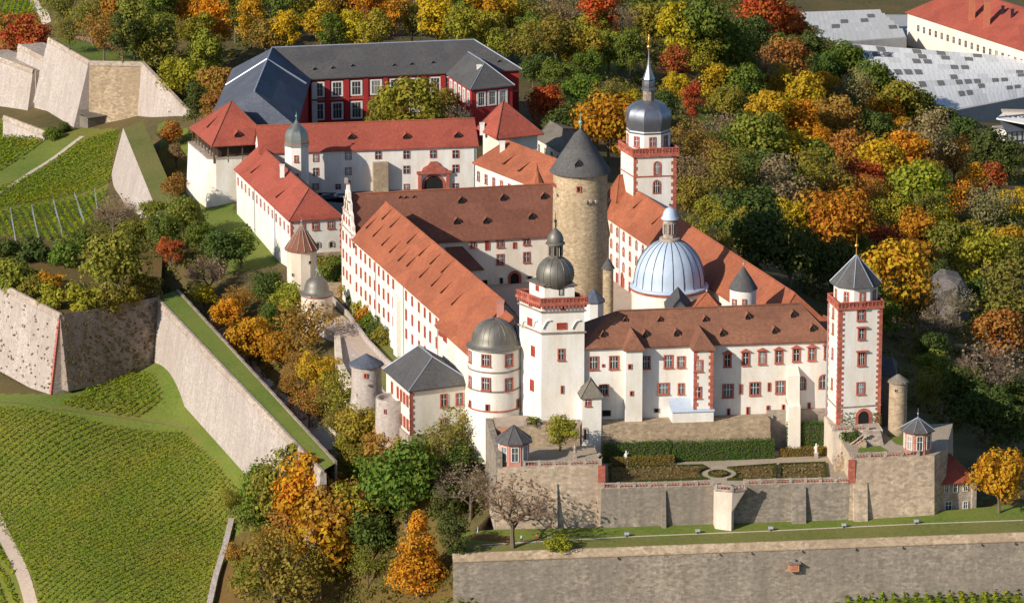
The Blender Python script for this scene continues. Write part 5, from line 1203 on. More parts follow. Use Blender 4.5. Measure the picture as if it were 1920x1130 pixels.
def pavilion(c, r, z0, ye, yap, label, spread=1.2, fin=False, banded='sandstone_red'):
    rt_ = thing('garden_pavilion', c + (z0,), label, 'pavilion', 'red garden pavilions'); P = ringpts(c, r, 8, R(22.5) + 0.08); ze_ = zat(ye, c[1] - r * .8)
    m = MB(); m.prism(P, z0 - 1, ze_); m.build('wall', banded, rt_)
    for f in facs(P):
        if f.n.y < 0.4: win(rt_, f, f.L / 2, z0 + (ze_ - z0) * 0.5, f.L * 0.62, (ze_ - z0) * 0.62, 'shop')
    band(rt_, P, ze_ - 0.3, ze_ + 0.02, 0.15, 'sandstone_red', 'cornice')
    o = offset(P, 0.75); za_ = zat(yap, c[1]); m = MB(); m.slab([[o[i] + (ze_ - .15,), o[(i + 1) % 8] + (ze_ - .15,), c + (za_,)] for i in range(8)], 0.2); m.build('tent_roof', 'slate', rt_)
    m = MB(); [m.tube([p + (ze_ - .1,), c + (za_ + .03,)], 0.07, 5) for p in o]; m.build('hip_ridge', 'zinc' if fin else 'slate', rt_)
    if fin: finial(rt_, c[0], c[1], za_ - .1, za_ + 2.0, 0.07, 'zinc', 0.2)
pc_ = LF.pt(LF.px(966, 870)[0], 0, -3.4)[:2]; pavilion(pc_, 3.35, zl, 829, 796, 'red octagonal pavilion with dark slate tent roof below the round tower', banded='plaster_pink')
pc_ = RF_.pt(RF_.px(1727, 853)[0], 0, -3.3)[:2]; pavilion(pc_, 3.0, zr_, 808, 782, 'red and cream banded octagonal pavilion with pointed slate roof before the spire tower', fin=True, banded='sandstone_banded')
# upper terrace before the domed tower
zu = 0.6; ua, ub = at(930, 800, zu), at(1088, 797, zu); UF = Fac(ua, ub)
terrace('tower_terrace', [ua, ub, add2(ub, gn, 9), add2(ua, gn, 9)], zu, 12, 'stone_tan', 'paving', 'small upper terrace at the foot of the domed tower', 'terrace')
balustrade('balustrade', [UF.pt(UF.px(985, 797)[0], zu, -0.3), UF.pt(UF.L - 0.2, zu, -0.3)], 'red balustrade of the upper terrace at the foot of the domed tower', 'garden balustrades', mat='terracotta')
m = MB(); f = Fac(at(913, 800, -2), lb0); m.box(0, -1.0, -18, f.L, 0.4, 0.4, fr=f.fr()); tag(m.build('old_wall', 'stone_grey'), 'thick crumbling grey wall running down from the round tower to the left pavilion', 'wall')
stp = MB()
for i in range(9): f = UF; a = UF.px(948, 797)[0]; stp.box(a - 1.1, 0.02 + i * 0.45, -4, a + 1.3, 0.45 + i * 0.45 + 0.02, zu - 0.25 - i * 0.36, fr=f.fr())
tag(stp.build('stair', 'terracotta'), 'narrow red brick stair going down beside the round tower', 'stair')
# terrace and stairs below the spire tower
zs_ = 0.0; q = [at(1562, 808, zs_), at(1655, 805, zs_), add2(at(1655, 805, zs_), gn, 12), add2(at(1562, 808, zs_), gn, 12)]
terrace('gate_terrace', q, zs_, 9, 'plaster_worn', 'paving', 'walled landing before the arched door of the spire tower', 'terrace')
QF = Fac(q[0], q[1]); balustrade('balustrade', [QF.pt(0.2, zs_, -0.3), QF.pt(7.6, zs_, -0.3)], 'pale balustrade of the landing before the arched door', 'garden balustrades', mat='sandstone_pale')
stp = MB()
for i in range(10): stp.box(QF.L * 0.80 - 2.2, 0.02 + i * 0.4, -4, QF.L * 0.80 + 1.6, 0.42 + i * 0.4, zs_ - 0.05 - i * 0.22, fr=QF.fr())
tag(stp.build('stair', 'sandstone_pale'), 'pale stone steps leading up to the arched door of the spire tower', 'stair')
m = MB(); a, b = at3(1563, 868, -6.4), at3(1622, 822, -1.0); f = Fac(a[:2], b[:2]); n_ = 14
for i in range(n_): m.box(f.L * i / n_, 0, -9, f.L * (i + 1) / n_ - 0.002, 2.6, a[2] + (b[2] - a[2]) * (i + 0.5) / n_, fr=f.fr())
tag(m.build('stair', 'stone_tan'), 'long flight of steps climbing from the garden to the right terrace', 'stair')
balustrade('stair_balustrade', [f.pt(0, a[2] + .2, -0.15), f.pt(f.L, b[2] + .2, -0.15)], 'sloping balustrade along the garden steps', 'garden balustrades', mat='sandstone_pale')
m = MB(); q2 = [at3(1662, 815, zr_ + .03), at3(1697, 812, zr_ + .03), at3(1698, 836, zr_ + .03), at3(1680, 832, zr_ + .03)]; m.add(q2, [[0, 1, 2, 3]]); struct(m.build('lawn', 'grass'))
m = MB(); q2 = [at3(1612, 838, zr_ + .03), at3(1650, 835, zr_ + .03), at3(1668, 846, zr_ + .03), at3(1606, 852, zr_ + .03)]; m.add(q2, [[0, 1, 2, 3]]); struct(m.build('lawn', 'grass'))
m = MB(); q2 = [at3(x, y, gz0 + .03) for x, y in ((1568, 875), (1594, 855), (1596, 872), (1580, 880))]; m.add(q2, [[0, 1, 2, 3]]); struct(m.build('lawn', 'grass'))
# parterre beds with clipped edges
def bed(pts, label):
    P = [at(x, y, gz0) for x, y in pts]; rt_ = thing('flower_bed', P[0] + (gz0,), label, 'flower bed', 'clipped parterre beds')
    m = MB(); m.add([(p[0], p[1], gz0 + 0.12) for p in offset(P, -0.5)], [list(range(len(P)))]); m.build('soil', 'leaf_litter', rt_); m = MB(); r_ = random.Random(len(label)); xs = [p[0] for p in P]; ys = [p[1] for p in P]
    for _ in range(int(abs(area(P)) * 5)):
        x, y = r_.uniform(min(xs), max(xs)), r_.uniform(min(ys), max(ys))
        if inpoly(P, np.array([x]), np.array([y]))[0] and (math.sin(x * 1.3) * math.sin(y * 1.1 + x * .5) > -.35): leafquad(m, Vector((x, y, gz0 + r_.uniform(.15, .5))), Vector((r_.uniform(-1, 1), r_.uniform(-1, 1), 1)), .3, r_)
    o = m.build('planting', 'dry_weed', rt_, flip=False); o['kind'] = 'stuff'
    m = MB(); n = len(P); o, i_ = P, offset(P, -0.5)
    m.add([p + (gz0,) for p in o] + [p + (gz0 + .45,) for p in o] + [p + (gz0 + .45,) for p in i_] + [p + (gz0,) for p in i_], [[k + j * n, (k + 1) % n + j * n, (k + 1) % n + (j + 1) * n, k + (j + 1) * n] for j in range(3) for k in range(n)])
    m.build('edging', 'box_leaf', rt_)
def arc(cx, cy, rx, ry, a0, a1, n=6): return [(cx + rx * math.cos(R(a0 + (a1 - a0) * i / n)), cy + ry * math.sin(R(a0 + (a1 - a0) * i / n))) for i in range(n + 1)]
bed([(1140, 876), (1318, 873)] + arc(1345, 889, 34, 11, 240, 120, 6) + [(1142, 907)], 'long brown parterre bed left of the round garden centre')
bed(arc(1345, 889, 36, 13, 60, -60, 6) + [(1456, 871), (1454, 901)], 'brown parterre bed just right of the round garden centre')
bed([(1461, 871), (1548, 868), (1552, 897), (1459, 901)] , 'small brown parterre bed next to the garden steps')
bed(arc(1347, 889, 20, 6, 0, 324, 9), 'small round bed in the middle of the garden')

# ------------------------------------------------------------------ outer wall, grass strip, spot lamps
o0, o1 = at(848, 1043, -18), at(1960, 1002, -17); OF = Fac(o0, o1)
ig = [at(1960, 955, -15.5), at(1760, 970, -15.7), at(1600, 978, -15.8), at(1128, 996, -16), at(930, 1002, -16.3), at(870, 1012, -17)]
ig = [add2(p, gn, 3) for p in ig]
on = OF.n; fn_s = plane_of([o0 + (-17.6,), o1 + (-16.6,), ig[2] + (-15.5,), ig[4] + (-16.0,)])
strip = [o0, o1] + ig; TERR.append((strip, fn_s))
m = MB(); zt_ = [float(fn_s(np.array([p[0]]), np.array([p[1]]))[0]) for p in strip]; m.add([(p[0], p[1], z) for p, z in zip(strip, zt_)], [list(range(len(strip)))]); struct(m.build('grass_strip', 'grass'))
m = MB(); vg = [add2(o0, gn, .4), add2(o1, gn, .4), add2(o1, gn, 6.5), add2(o0, gn, 6.0)]; m.add([(p[0], p[1], float(fn_s(np.array([p[0]]), np.array([p[1]]))[0]) + .03) for p in vg], [[0, 1, 2, 3]]); struct(m.build('grass_verge', 'grass_dry'))
ow = thing('outer_wall', o0 + (-25,), 'long weathered grey outer rampart with sloping tan coping across the bottom right', 'wall')
m = MB(); L = OF.L; n_ = 60
zt2 = lambda t: -17.55 + t * 1.0
vs = []
for i in range(n_ + 1):
    s_ = L * i / n_; t = i / n_; z = zt2(t)
    vs += [OF.pt(s_, z - 16, 2.6), OF.pt(s_, z - 1.3, 1.35)]
m.add(vs, [[2 * i, 2 * i + 2, 2 * i + 3, 2 * i + 1] for i in range(n_)])
a_, b_ = OF.pt(0, zt2(0) - 16, 2.6), OF.pt(0, zt2(0) - 1.3, 1.35); bkp = add2(o0, (0.25, 0.97), 40); zb3 = zt2(0)
m.add([a_, b_, OF.pt(0, zb3 - 0.2, 0), bkp + (zb3 - 0.2,), bkp + (zb3 - 18,)], [[0, 1, 2, 3, 4]]); m.build('wall', 'stone_grey', ow, flip=False)
m = MB(); vs = []
for i in range(n_ + 1):
    s_ = L * i / n_; z = zt2(i / n_); vs += [OF.pt(s_, z - 1.3, 1.5), OF.pt(s_, z - 1.05, 1.5), OF.pt(s_, z + 0.25, 0.1), OF.pt(s_, z + 0.25, -0.35), OF.pt(s_, z - 1.0, -0.35)]
m.add(vs, [[5 * i + j, 5 * i + j + 1, 5 * i + j + 6, 5 * i + j + 5] for i in range(n_) for j in range(4)]); m.build('coping', 'stone_tan', ow)
ws = MB()
for px in (1155, 1218, 1335, 1405, 1445, 1475, 1500, 1545, 1600, 1645, 1688): a, z = OF.px(px, 1022); t = a / L; ws.box(a - .12, 1.4, zt2(t) - 1.55, a + .12, 2.0, zt2(t) - 1.25, fr=OF.fr())
for i, px in enumerate((1155, 1345, 1405, 1500, 1600, 1688, 1835, 1898)):
    a, z = OF.px(px, 1022); zt3 = zt2(a / L); m = MB(); m.box(a - .16, 1.3, zt3 - 1.62, a + .16, 2.0, zt3 - 1.32, fr=OF.fr()); m.build('water_spout', 'stone_brown', ow)
ad = thing('wall_aedicule', OF.pt(*OF.px(1485, 1053), 2), 'small red sandstone box niche with little roof hanging on the outer rampart', 'niche')
a, z = OF.px(1485, 1055); m = MB(); m.box(a - 1.05, 1.2, z - 1.0, a + 1.05, 2.9, z + 0.7, fr=OF.fr()); m.build('box', 'terracotta', ad)
m = MB(); m.box(a - 1.35, 1.2, z + 0.701, a + 1.35, 3.2, z + 0.95, fr=OF.fr()); m.box(a - 0.3, 1.6, z + 0.951, a + 0.3, 2.4, z + 1.5, fr=OF.fr()); m.build('roof', 'stone_brown', ad)
m = MB(); m.box(a - 0.6, 2.901, z - 0.6, a + 0.6, 2.96, z + 0.4, fr=OF.fr()); m.build('panel', 'sandstone_banded', ad)
ribbon('footpath', hp((905, 1021), (1010, 1015), (1175, 1006), (1445, 995), (1718, 982), (1919, 975)), 0.5, 'gravel', 0.05)
ribbon('road', hp((660, 700), (720, 800), (800, 880), (850, 960), (880, 1003), (960, 1012)), 3.5, 'leaf_litter', 0.05)
for i, (px, py) in enumerate(((1030, 1014), (1175, 1006), (1308, 1000), (1445, 995), (1582, 989), (1718, 982))):
    x, y, g = hit(px, py); r_ = thing('flood_lamp', (x, y, g), 'grey flood lamp on the grass strip, ' + ('first from the left, before the bare tree', 'below the long grey garden wall', 'just left of the pale spur', 'just right of the pale spur', 'left of the tall ochre bastion', 'below the tall ochre bastion')[i], 'lamp', 'flood lamps on the grass strip')
    m = MB(); m.box(x - .12, y - .12, g - .1, x + .12, y + .12, g + .5); m.build('post', 'iron', r_)
    m = MB(); vs = [(x + a * .5, y + b, g + c) for a, b, c in ((-1, -.3, .5), (1, -.3, .5), (1, .3, .4), (-1, .3, .4), (-1, -.2, 1.05), (1, -.2, 1.05), (1, .45, .95), (-1, .45, .95))]; m.add(vs, [[0, 1, 5, 4], [1, 2, 6, 5], [2, 3, 7, 6], [3, 0, 4, 7], [4, 5, 6, 7], [3, 2, 1, 0]]); m.build('lamp_head', 'zinc', r_)

# ------------------------------------------------------------------ ramparts on the left
T = [at3(290, 557, -9), at3(602, 884, -13), at3(628, 868, -12.4), at3(331, 545, -8.4)]
lwF = Fac(T[0][:2], T[1][:2])
def rampart(name, p, q, depth, batter, mt_, label, cop='sandstone_pale', step=8, inner=0):
    """battered wall from p to q (top edge, 3D), outside on its right hand as seen from p"""
    r_ = thing(name, (p[0], p[1], p[2] - depth), label, 'rampart'); f = Fac(p[:2], q[:2]); k = max(2, int(f.L / 4)); m = MB(); c = MB(); vs = []; vc = []
    for i in range(k + 1):
        t = i / k; s_ = f.L * t; z = p[2] + (q[2] - p[2]) * t
        vs += [f.pt(s_, z - depth, batter), f.pt(s_, z, 0.0), f.pt(s_, z - .5, -1.2), f.pt(s_, z - depth, -1.4)]
        vc += [f.pt(s_, z - 1.2, 0.35), f.pt(s_, z - 0.9, 0.38), f.pt(s_, z + 0.3, -0.05), f.pt(s_, z + 0.3, -0.7), f.pt(s_, z - .6, -0.7)]
    m.add(vs, [[4 * i + j, 4 * i + 4 + j, 4 * i + 5 + j, 4 * i + 1 + j] for i in range(k) for j in range(3)] + [[0, 1, 2, 3], [4 * k + 3, 4 * k + 2, 4 * k + 1, 4 * k]]); m.build('wall', mt_, r_)
    if cop: c.add(vc, [[5 * i + j, 5 * i + 5 + j, 5 * i + 6 + j, 5 * i + 1 + j] for i in range(k) for j in range(4)] + [[0, 1, 2, 3, 4], [5 * k + j for j in (4, 3, 2, 1, 0)]]); c.build('coping', cop, r_)
    if inner:
        m = MB(); m.prism([f.pt(-.5, 0, -.6)[:2], f.pt(f.L + .5, 0, -.6)[:2], f.pt(f.L + .5, 0, -inner)[:2], f.pt(-.5, 0, -inner)[:2]], min(p[2], q[2]) - depth, [p[2] - .1, q[2] - .1, q[2] - .1, p[2] - .1]); m.build('platform', 'sandstone_pale', r_)
    return r_
rampart('long_rampart', T[0], T[1], 17, 2.6, 'stone_pale', 'long pale battered rampart running down from the ruined bastion to the trees')
fnT = plane_of(T); TP_ = [p[:2] for p in T]; TERR.append((TP_, fnT))
m = MB(); m.add(T, [[0, 1, 2, 3]]); struct(m.build('grass_strip', 'grass'))
m = MB(); f = Fac(T[3][:2], T[2][:2]); k = 20
for i in range(k): t = i / k; z = T[3][2] + (T[2][2] - T[3][2]) * t; m.box(f.L * t, -0.5, z - 4.5, f.L * (t + 1 / k) - .002, 0.02, z + 0.35, fr=f.fr())
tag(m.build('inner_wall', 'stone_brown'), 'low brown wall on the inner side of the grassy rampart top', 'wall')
# lower-left bastion
B0, B1, B2 = at3(-40, 512, -6.4), at3(112, 590, -7.2), at3(300, 556, -8.2)
Bm = at3(210, 575, -9.0)
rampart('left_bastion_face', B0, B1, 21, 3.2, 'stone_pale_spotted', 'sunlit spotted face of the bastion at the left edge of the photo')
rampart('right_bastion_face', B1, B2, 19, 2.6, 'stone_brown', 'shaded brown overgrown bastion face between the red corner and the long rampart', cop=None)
m = MB(); f0 = Fac(B0[:2], B1[:2]); f1 = Fac(B1[:2], B2[:2])
k = 24
for i in range(k):
    ta, tb = i / k, (i + 1) / k - 0.004; za_, zb2 = B1[2] - .2 - 21 * ta, B1[2] - .2 - 21 * tb; pa = Vector(f0.pt(f0.L, za_, 3.2 * ta)); pb = Vector(f0.pt(f0.L, zb2, 3.2 * tb))
    l = 0.9 if i % 2 else 0.6
    for uu, nn in ((-f0.u, f0.n), (f1.u, f1.n)):
        off = Vector((nn.x, nn.y, 0)) * 0.12; U = Vector((uu.x, uu.y, 0)) * l; ex = Vector((f1.n.x + f0.n.x, f1.n.y + f0.n.y, 0)) * 0.1
        m.add([tuple(pa + ex), tuple(pa + U + off), tuple(pb + U + off), tuple(pb + ex)], [[0, 1, 2, 3]])
tag(m.build('corner_quoins', 'sandstone_red'), 'red sandstone quoin line on the corner of the lower left bastion', 'quoins')
TERR.append(([B0[:2], B1[:2], B2[:2], at(300, 470, -8), at(-40, 440, -9)], lambda x, y: np.full(np.shape(x), -8.6)))
m = MB(); q = [B0[:2], B1[:2], B2[:2], at(305, 470, -8), at(-40, 440, -9)]; m.add([p + (-8.6,) for p in q], [[0, 1, 2, 3, 4]]); struct(m.build('bastion_top', 'leaf_litter'))
# pale ruined arch on the bastion
ra = thing('ruined_arch', at3(205, 560, -8.5), 'small pale ruined arch among bushes on the lower left bastion', 'ruin')
f = Fac(at(190, 560, -8.5), at(236, 556, -8.5)); m = MB(); m.box(0, -1.2, -9, 1.8, 0, -5.3, fr=f.fr()); m.box(3.4, -1.2, -9, 4.9, 0, -4.9, fr=f.fr()); m.box(0.2, -1.15, -5.7, 4.7, -0.05, -4.6, fr=f.fr()); m.build('masonry', 'rock', ra)
win(ra, f, 2.6, -7.0, 1.7, 2.8, 'palearch', 'opening')
# spur wall
S0, S1 = at3(231, 240, -2.5), at3(301, 412, -4.5)
rampart('spur_wall', S0, S1, 15, 4.2, 'stone_pale', 'pale wedge-shaped spur wall pointing away from the vineyard', cop=None)
sp4 = [S0, S1, at3(342, 398, -4.0), at3(268, 228, -2.0)]; fn4 = plane_of(sp4); TERR.append(([p[:2] for p in sp4], fn4))
m = MB(); m.add([(p[0], p[1], p[2]) for p in sp4], [[0, 1, 2, 3]]); struct(m.build('grass_strip', 'grass_dry'))
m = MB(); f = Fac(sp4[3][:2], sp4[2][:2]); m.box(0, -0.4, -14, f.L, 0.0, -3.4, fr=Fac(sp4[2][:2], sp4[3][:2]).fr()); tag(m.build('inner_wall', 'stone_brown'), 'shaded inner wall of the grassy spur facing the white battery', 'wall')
# upper-left bastion
zc4 = 6.5; U0, U1, U2, U3 = at3(90, 72, zc4 + 1), at3(167, 116, zc4), at3(265, 118, zc4), at3(356, 214, -2.5)
rampart('high_bastion_face', U0, U1, 20, 5.5, 'stone_pale', 'highest pale face of the upper left bastion, left of its corner')
rampart('tan_bastion_face', U1, U2, 19.5, 2.5, 'stone_tan', 'tan front face of the upper left bastion with a timber shed at its foot')
fU = Fac(U2[:2], U3[:2]); r_ = thing('tapering_bastion_face', U2, 'pale triangular bastion face tapering into the grass on the right', 'rampart'); m = MB(); k = 12; vs = []
for i in range(k + 1): t = i / k; zt_ = U2[2] + (U3[2] - U2[2]) * t; zb_ = -13 + t * 9.5; h_ = max(0.2, zt_ - zb_); vs += [fU.pt(fU.L * t, zb_, 0.13 * h_), fU.pt(fU.L * t, zt_, 0), fU.pt(fU.L * t, zt_, -1.1), fU.pt(fU.L * t, zb_, -1.3)]
m.add(vs, [[4 * i + j, 4 * i + 4 + j, 4 * i + 5 + j, 4 * i + 1 + j] for i in range(k) for j in range(3)]); m.build('wall', 'stone_pale', r_)
m = MB(); vs = []
for i in range(k + 1): t = i / k; zt_ = U2[2] + (U3[2] - U2[2]) * t; vs += [fU.pt(fU.L * t, zt_ - .6, 0.3), fU.pt(fU.L * t, zt_ + .35, 0.1), fU.pt(fU.L * t, zt_ + .35, -1.0), fU.pt(fU.L * t, zt_ - .6, -1.2)]
m.add(vs, [[4 * i + j, 4 * i + 4 + j, 4 * i + 5 + j, 4 * i + 1 + j] for i in range(k) for j in range(3)]); m.build('coping', 'sandstone_pale', r_)
ub = [U0[:2], U1[:2], U2[:2], at(300, 100, 5), at(200, 64, 5)]; fnu = plane_of([U0, U1, U2, at3(280, 85, 6), at3(150, 64, 7)])
TERR.append((ub, lambda x, y: fnu(x, y) - 0.8)); m = MB(); m.add([(p[0], p[1], float(fnu(p[0], p[1])) - 0.8) for p in ub], [[0, 1, 2, 3, 4]]); struct(m.build('bastion_top', 'grass'))
tb = MB(); P = [at3(x, y, 6.2) for x, y in ((110, 68), (165, 70), (268, 92), (215, 92), (160, 78))]; tb.add([(p[0], p[1], float(fnu(p[0], p[1])) - 0.6) for p in P], [[0, 1, 2, 3, 4]]); struct(tb.build('path', 'red_earth'))
rampart('stepped_bastion_face', at3(34, 84, 0.0), at3(112, 124, -1.5), 20, 3.6, 'stone_pale', 'middle step of the pale bastion faces at the upper left', inner=9)
rampart('lowest_bastion_face', at3(-30, 98, -4.0), at3(62, 132, -5.0), 17, 3.2, 'stone_pale', 'lowest pale bastion face at the very left edge', inner=9)
rampart('low_front_wall', at3(6, 218, -12), at3(84, 248, -13), 7, 0.4, 'stone_pale', 'low pale wall standing before the upper left bastion')
shd = thing('timber_shed', at3(190, 232, -12), 'weathered timber shed with pent roof at the foot of the tan bastion face', 'shed')
q = [at(165, 238, -12.5), at(208, 232, -12.5)]; f = Fac(*q); b4 = [f.pt(0, 0, 0)[:2], f.pt(f.L, 0, 0)[:2], f.pt(f.L, 0, -5)[:2], f.pt(0, 0, -5)[:2]]
walls_mb(b4, -16, -9.6).build('wall', 'shingle_grey', shd); m = MB(); m.slab([[f.pt(-.3, -9.7, .4), f.pt(f.L + .3, -9.7, .4), f.pt(f.L + .3, -8.2, -5.2), f.pt(-.3, -8.2, -5.2)]], 0.15); m.build('roof', 'shingle_grey', shd); win(shd, f, f.L - 1, -11.2, 1.4, 2.2, 'dark', 'door')

# ------------------------------------------------------------------ right side: grey lodge, round grey tower, rock, industrial roofs in the valley
lg = thing('grey_lodge', at3(1800, 955, -16), 'grey two storey lodge with red roof tucked behind the ochre bastion', 'house')
g0, g1 = at(1764, 904, -9.3), at(1826, 898, -9.3); f = Fac(g0, g1); q = [g0, g1, add2(g1, (-f.n.x, -f.n.y), 12), add2(g0, (-f.n.x, -f.n.y), 12)]
house(lg, q, -19, -9.3, f.pt(0.5, -5.2, -6.0), f.pt(f.L - 3.0, -5.2, -6.0), 'sandstone_pale', 'tile_red', 0.5, gab=(1, 0), band=None)
winpx(lg, f, [(1775, 915, 9, 17), (1791, 914, 9, 17), (1810, 912, 9, 17), (1778, 948, 14, 18), (1810, 946, 10, 14)], 'shop')
m = MB(); m.box(f.L - .5, 0, -18, f.L + .5, .5, -9.6, fr=f.fr()); m.build('corner_pier', 'sandstone_pale', lg)
gt = thing('grey_round_tower', at3(1684, 800, -4), 'grey round rubble tower with a mossy stone cap behind the spire tower', 'tower')
c_ = (xat(1688, 867.5), 867.5); r4 = 17.0 / ppm(867); zt_ = zat(716, 867)
m = MB(); m.lathe(c_[0], c_[1], [(r4 * 1.05, -14), (r4, zt_)], 20); m.build('wall', 'stone_tan', gt, smooth=40)
m = MB(); m.lathe(c_[0], c_[1], [(r4 * 1.2, zt_ - .1), (r4 * 1.15, zt_ + .2), (r4 * .2, zt_ + 1.6)], 14); m.build('cap', 'shingle_grey', gt)
winpx(gt, Cyl(c_, r4), [(1680, 732, 5, 6)], 'dark')
q = [(77.2, 879.0), (83.5, 873.0), (84.5, 886.0), (77.5, 893.0)]; db = thing('dark_annex', q[0] + (-3,), 'shaded grey annex between the spire tower and the grey round tower', 'annex')
house(db, q, -14, zt_ - 0.5, (77.4, 886.0, zt_ + 2.2), (83.0, 880, zt_ + 2.2), 'stone_grey', 'slate', 0.3, gab=(1, 0), band=None, cap=None)
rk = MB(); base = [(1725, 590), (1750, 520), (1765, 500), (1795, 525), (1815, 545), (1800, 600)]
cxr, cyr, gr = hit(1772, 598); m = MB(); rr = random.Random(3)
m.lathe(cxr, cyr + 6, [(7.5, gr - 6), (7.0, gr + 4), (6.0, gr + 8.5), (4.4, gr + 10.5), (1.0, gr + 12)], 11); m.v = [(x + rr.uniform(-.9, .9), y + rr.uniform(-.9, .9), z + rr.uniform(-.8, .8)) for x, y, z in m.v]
tag(m.build('rock_outcrop', 'rock_shaded'), 'pale grey shaded rock outcrop in the wood right of the spire tower', 'rock')
m_flat('roof_panel_dim', (0.47, 0.47, 0.46), 0.55); zv = -62.0
def shed_roof(pts, label, nx, ny, voids, mt_='roof_panel'):
    P = [at3(x, y, zv) for x, y in pts]; r_ = thing('saw_roof_hall', (P[0][0], P[0][1], zv - 6), label, 'hall')
    m = MB(); m.prism([p[:2] for p in P], zv - 12, zv - 0.6); m.build('wall', 'concrete', r_)
    rows = MB(); rr = random.Random(len(label)); A, B, C, D = [Vector(p) for p in P]
    def pt(u, v, h=0): return (A.lerp(B, u)).lerp(D.lerp(C, u), v) + Vector((0, 0, h))
    for j in range(ny):
        v0, v1 = j / ny, (j + 1) / ny
        for i in range(nx):
            u0, u1 = i / nx, (i + 1) / nx
            lo_, hi_ = -1.2, 1.6
            tone = int(rr.random() < .3); rows.add([tuple(pt(u0, v0, lo_)), tuple(pt(u1, v0, lo_)), tuple(pt(u1, v1, hi_)), tuple(pt(u0, v1, hi_)), tuple(pt(u0, v1, -0.6)), tuple(pt(u1, v1, -0.6))], [[0, 1, 2, 3], [3, 2, 5, 4], [0, 3, 4], [1, 5, 2]], tone)
            if (i, j) in voids or rr.random() < voids[0]:
                a_ = 0.10; vv = MB(); vv.add([tuple(pt(u0 + a_ / nx, v0 + .12 / ny, lo_ + .35)), tuple(pt(u1 - .2 / nx, v0 + .12 / ny, lo_ + .35)), tuple(pt(u1 - .2 / nx, v1 - .1 / ny, hi_ + .06)), tuple(pt(u0 + a_ / nx, v1 - .1 / ny, hi_ + .06))], [[0, 1, 2, 3]]); vv.build('skylight', 'roof_void', r_)
    rows.build('saw_roof', [mt_, 'roof_panel_dim'], r_)
    for j in range(ny):
        g_ = MB(); g_.add([tuple(pt(0, j / ny, -1.0)), tuple(pt(1, j / ny, -1.0)), tuple(pt(1, (j + .12) / ny, -0.8)), tuple(pt(0, (j + .12) / ny, -0.8))], [[0, 1, 2, 3]]); g_.build('gutter', 'asphalt', r_)
    ps = MB()
    for k in range(nx * 2 + 1):
        u = k / (nx * 2)
        for j in range(ny): a_, b_ = pt(u, j / ny, -1.14), pt(u, (j + 1) / ny, 1.66); d_ = (pt(min(1, u + .002), 0) - pt(max(0, u - .002), 0)).normalized() * .06; ps.add([tuple(a_ - d_), tuple(a_ + d_), tuple(b_ + d_), tuple(b_ - d_)], [[0, 1, 2, 3]])
    ps.build('roof_seam', 'roof_panel_grey', r_)
shed_roof([(1735, 215), (1960, 172), (1960, 118), (1570, 88)], 'large pale saw-tooth hall roof with scattered dark skylights in the valley', 17, 10, [0.21])
shed_roof([(1495, 83), (1700, 68), (1650, 25), (1500, 30)], 'smaller pale saw-tooth hall roof further back at the upper right', 9, 6, [0.2], 'roof_panel_grey')
m = MB(); P = [at3(x, y, -69.5) for x, y in ((1480, 14), (1700, -8), (1760, 70), (1540, 80))]; m.add(P, [[0, 1, 2, 3]]); struct(m.build('forecourt', 'concrete'))
bw = thing('barracks', at3(1780, 80, -66), 'long cream barracks with big red roof and brick stacks beside the pale halls', 'building')
k0, k1 = at(1702, 22, -56), at(1918, 92, -56); f = Fac(k0, k1); k1 = f.pt(f.L * 1.25, 0)[:2]; f = Fac(k0, k1); bn = (-f.n.x, -f.n.y)
plk, _, _ = house(bw, [k0, k1, add2(k1, bn, 34), add2(k0, bn, 34)], -75, -56, add2(add2(k0, bn, 17), f.u, 14) + (-45.5,), add2(add2(k1, bn, 17), f.u, -10) + (-45.5,), 'plaster_cream', 'tile_red', 0.8, band=None, cap='tile_old')
for i in range(18):
    t = 0.08 + i * 0.042; win(bw, f, f.L * t, -61.5, 1.6, 2.6, 'plain')
for px, py, h_ in ((1822, 36, 9), (1850, 48, 10)): p = onplane(plk, px, py); chimney(bw, tuple(p), 2.4, h_, 'brick_stack')
for px, py in ((1880, 26), (1898, 32)): p = onplane(plk, px, py); chimney(bw, tuple(p), 1.2, 3.0, 'iron')
fw_ = thing('timber_framed_house', at3(1905, 268, -68), 'half-timbered white house end in the shade below the lettered canopy', 'house')
h0_, h1_ = at(1888, 246, -60), at(1945, 240, -60); f = Fac(h0_, h1_); q = [h0_, h1_, add2(h1_, (-f.n.x, -f.n.y), 10), add2(h0_, (-f.n.x, -f.n.y), 10)]
walls_mb(q, -72, -60).build('wall', 'white_paint', fw_)
m = MB()
for i in range(7): m.box(f.L * i / 6 - .2, 0, -68, f.L * i / 6 + .2, .12, -60, fr=f.fr())
for z in (-68, -64.2, -60.4): m.box(0, .121, z, f.L, .2, z + .4, fr=f.fr())
m.build('timber_frame', 'dark_wood', fw_)
m = MB(); m.slab([[f.pt(-.8, -60.2, .8), f.pt(f.L + .8, -60.2, .8), f.pt(f.L + .8, -55.5, -5), f.pt(-.8, -55.5, -5)]], .25); m.build('roof', 'slate_blue', fw_)
cnp = thing('lettered_canopy', at3(1900, 232, -60), 'white canopy board with dark lettering at the right edge, below the pale hall', 'sign')
c0_, c1_ = at(1862, 232, -58), at(1960, 236, -58)
P = [at3(1868, 222, -56), at3(1945, 236, -56), at3(1975, 214, -56), at3(1880, 212, -56)]
m = MB(); m.slab([[(p[0], p[1], p[2]) for p in P]], 0.4); m.build('board', 'white_paint', cnp)
m = MB(); m.slab([[tuple(Vector(P[3]) + Vector((0, 0, .5))), tuple(Vector(P[2]) + Vector((0, 0, .5))), tuple(Vector(P[2]) + Vector((0, 5, .5))), tuple(Vector(P[3]) + Vector((0, 5, .5)))]], .6); m.build('edge_beam', 'sandstone_tan' if 0 else 'gravel', cnp)
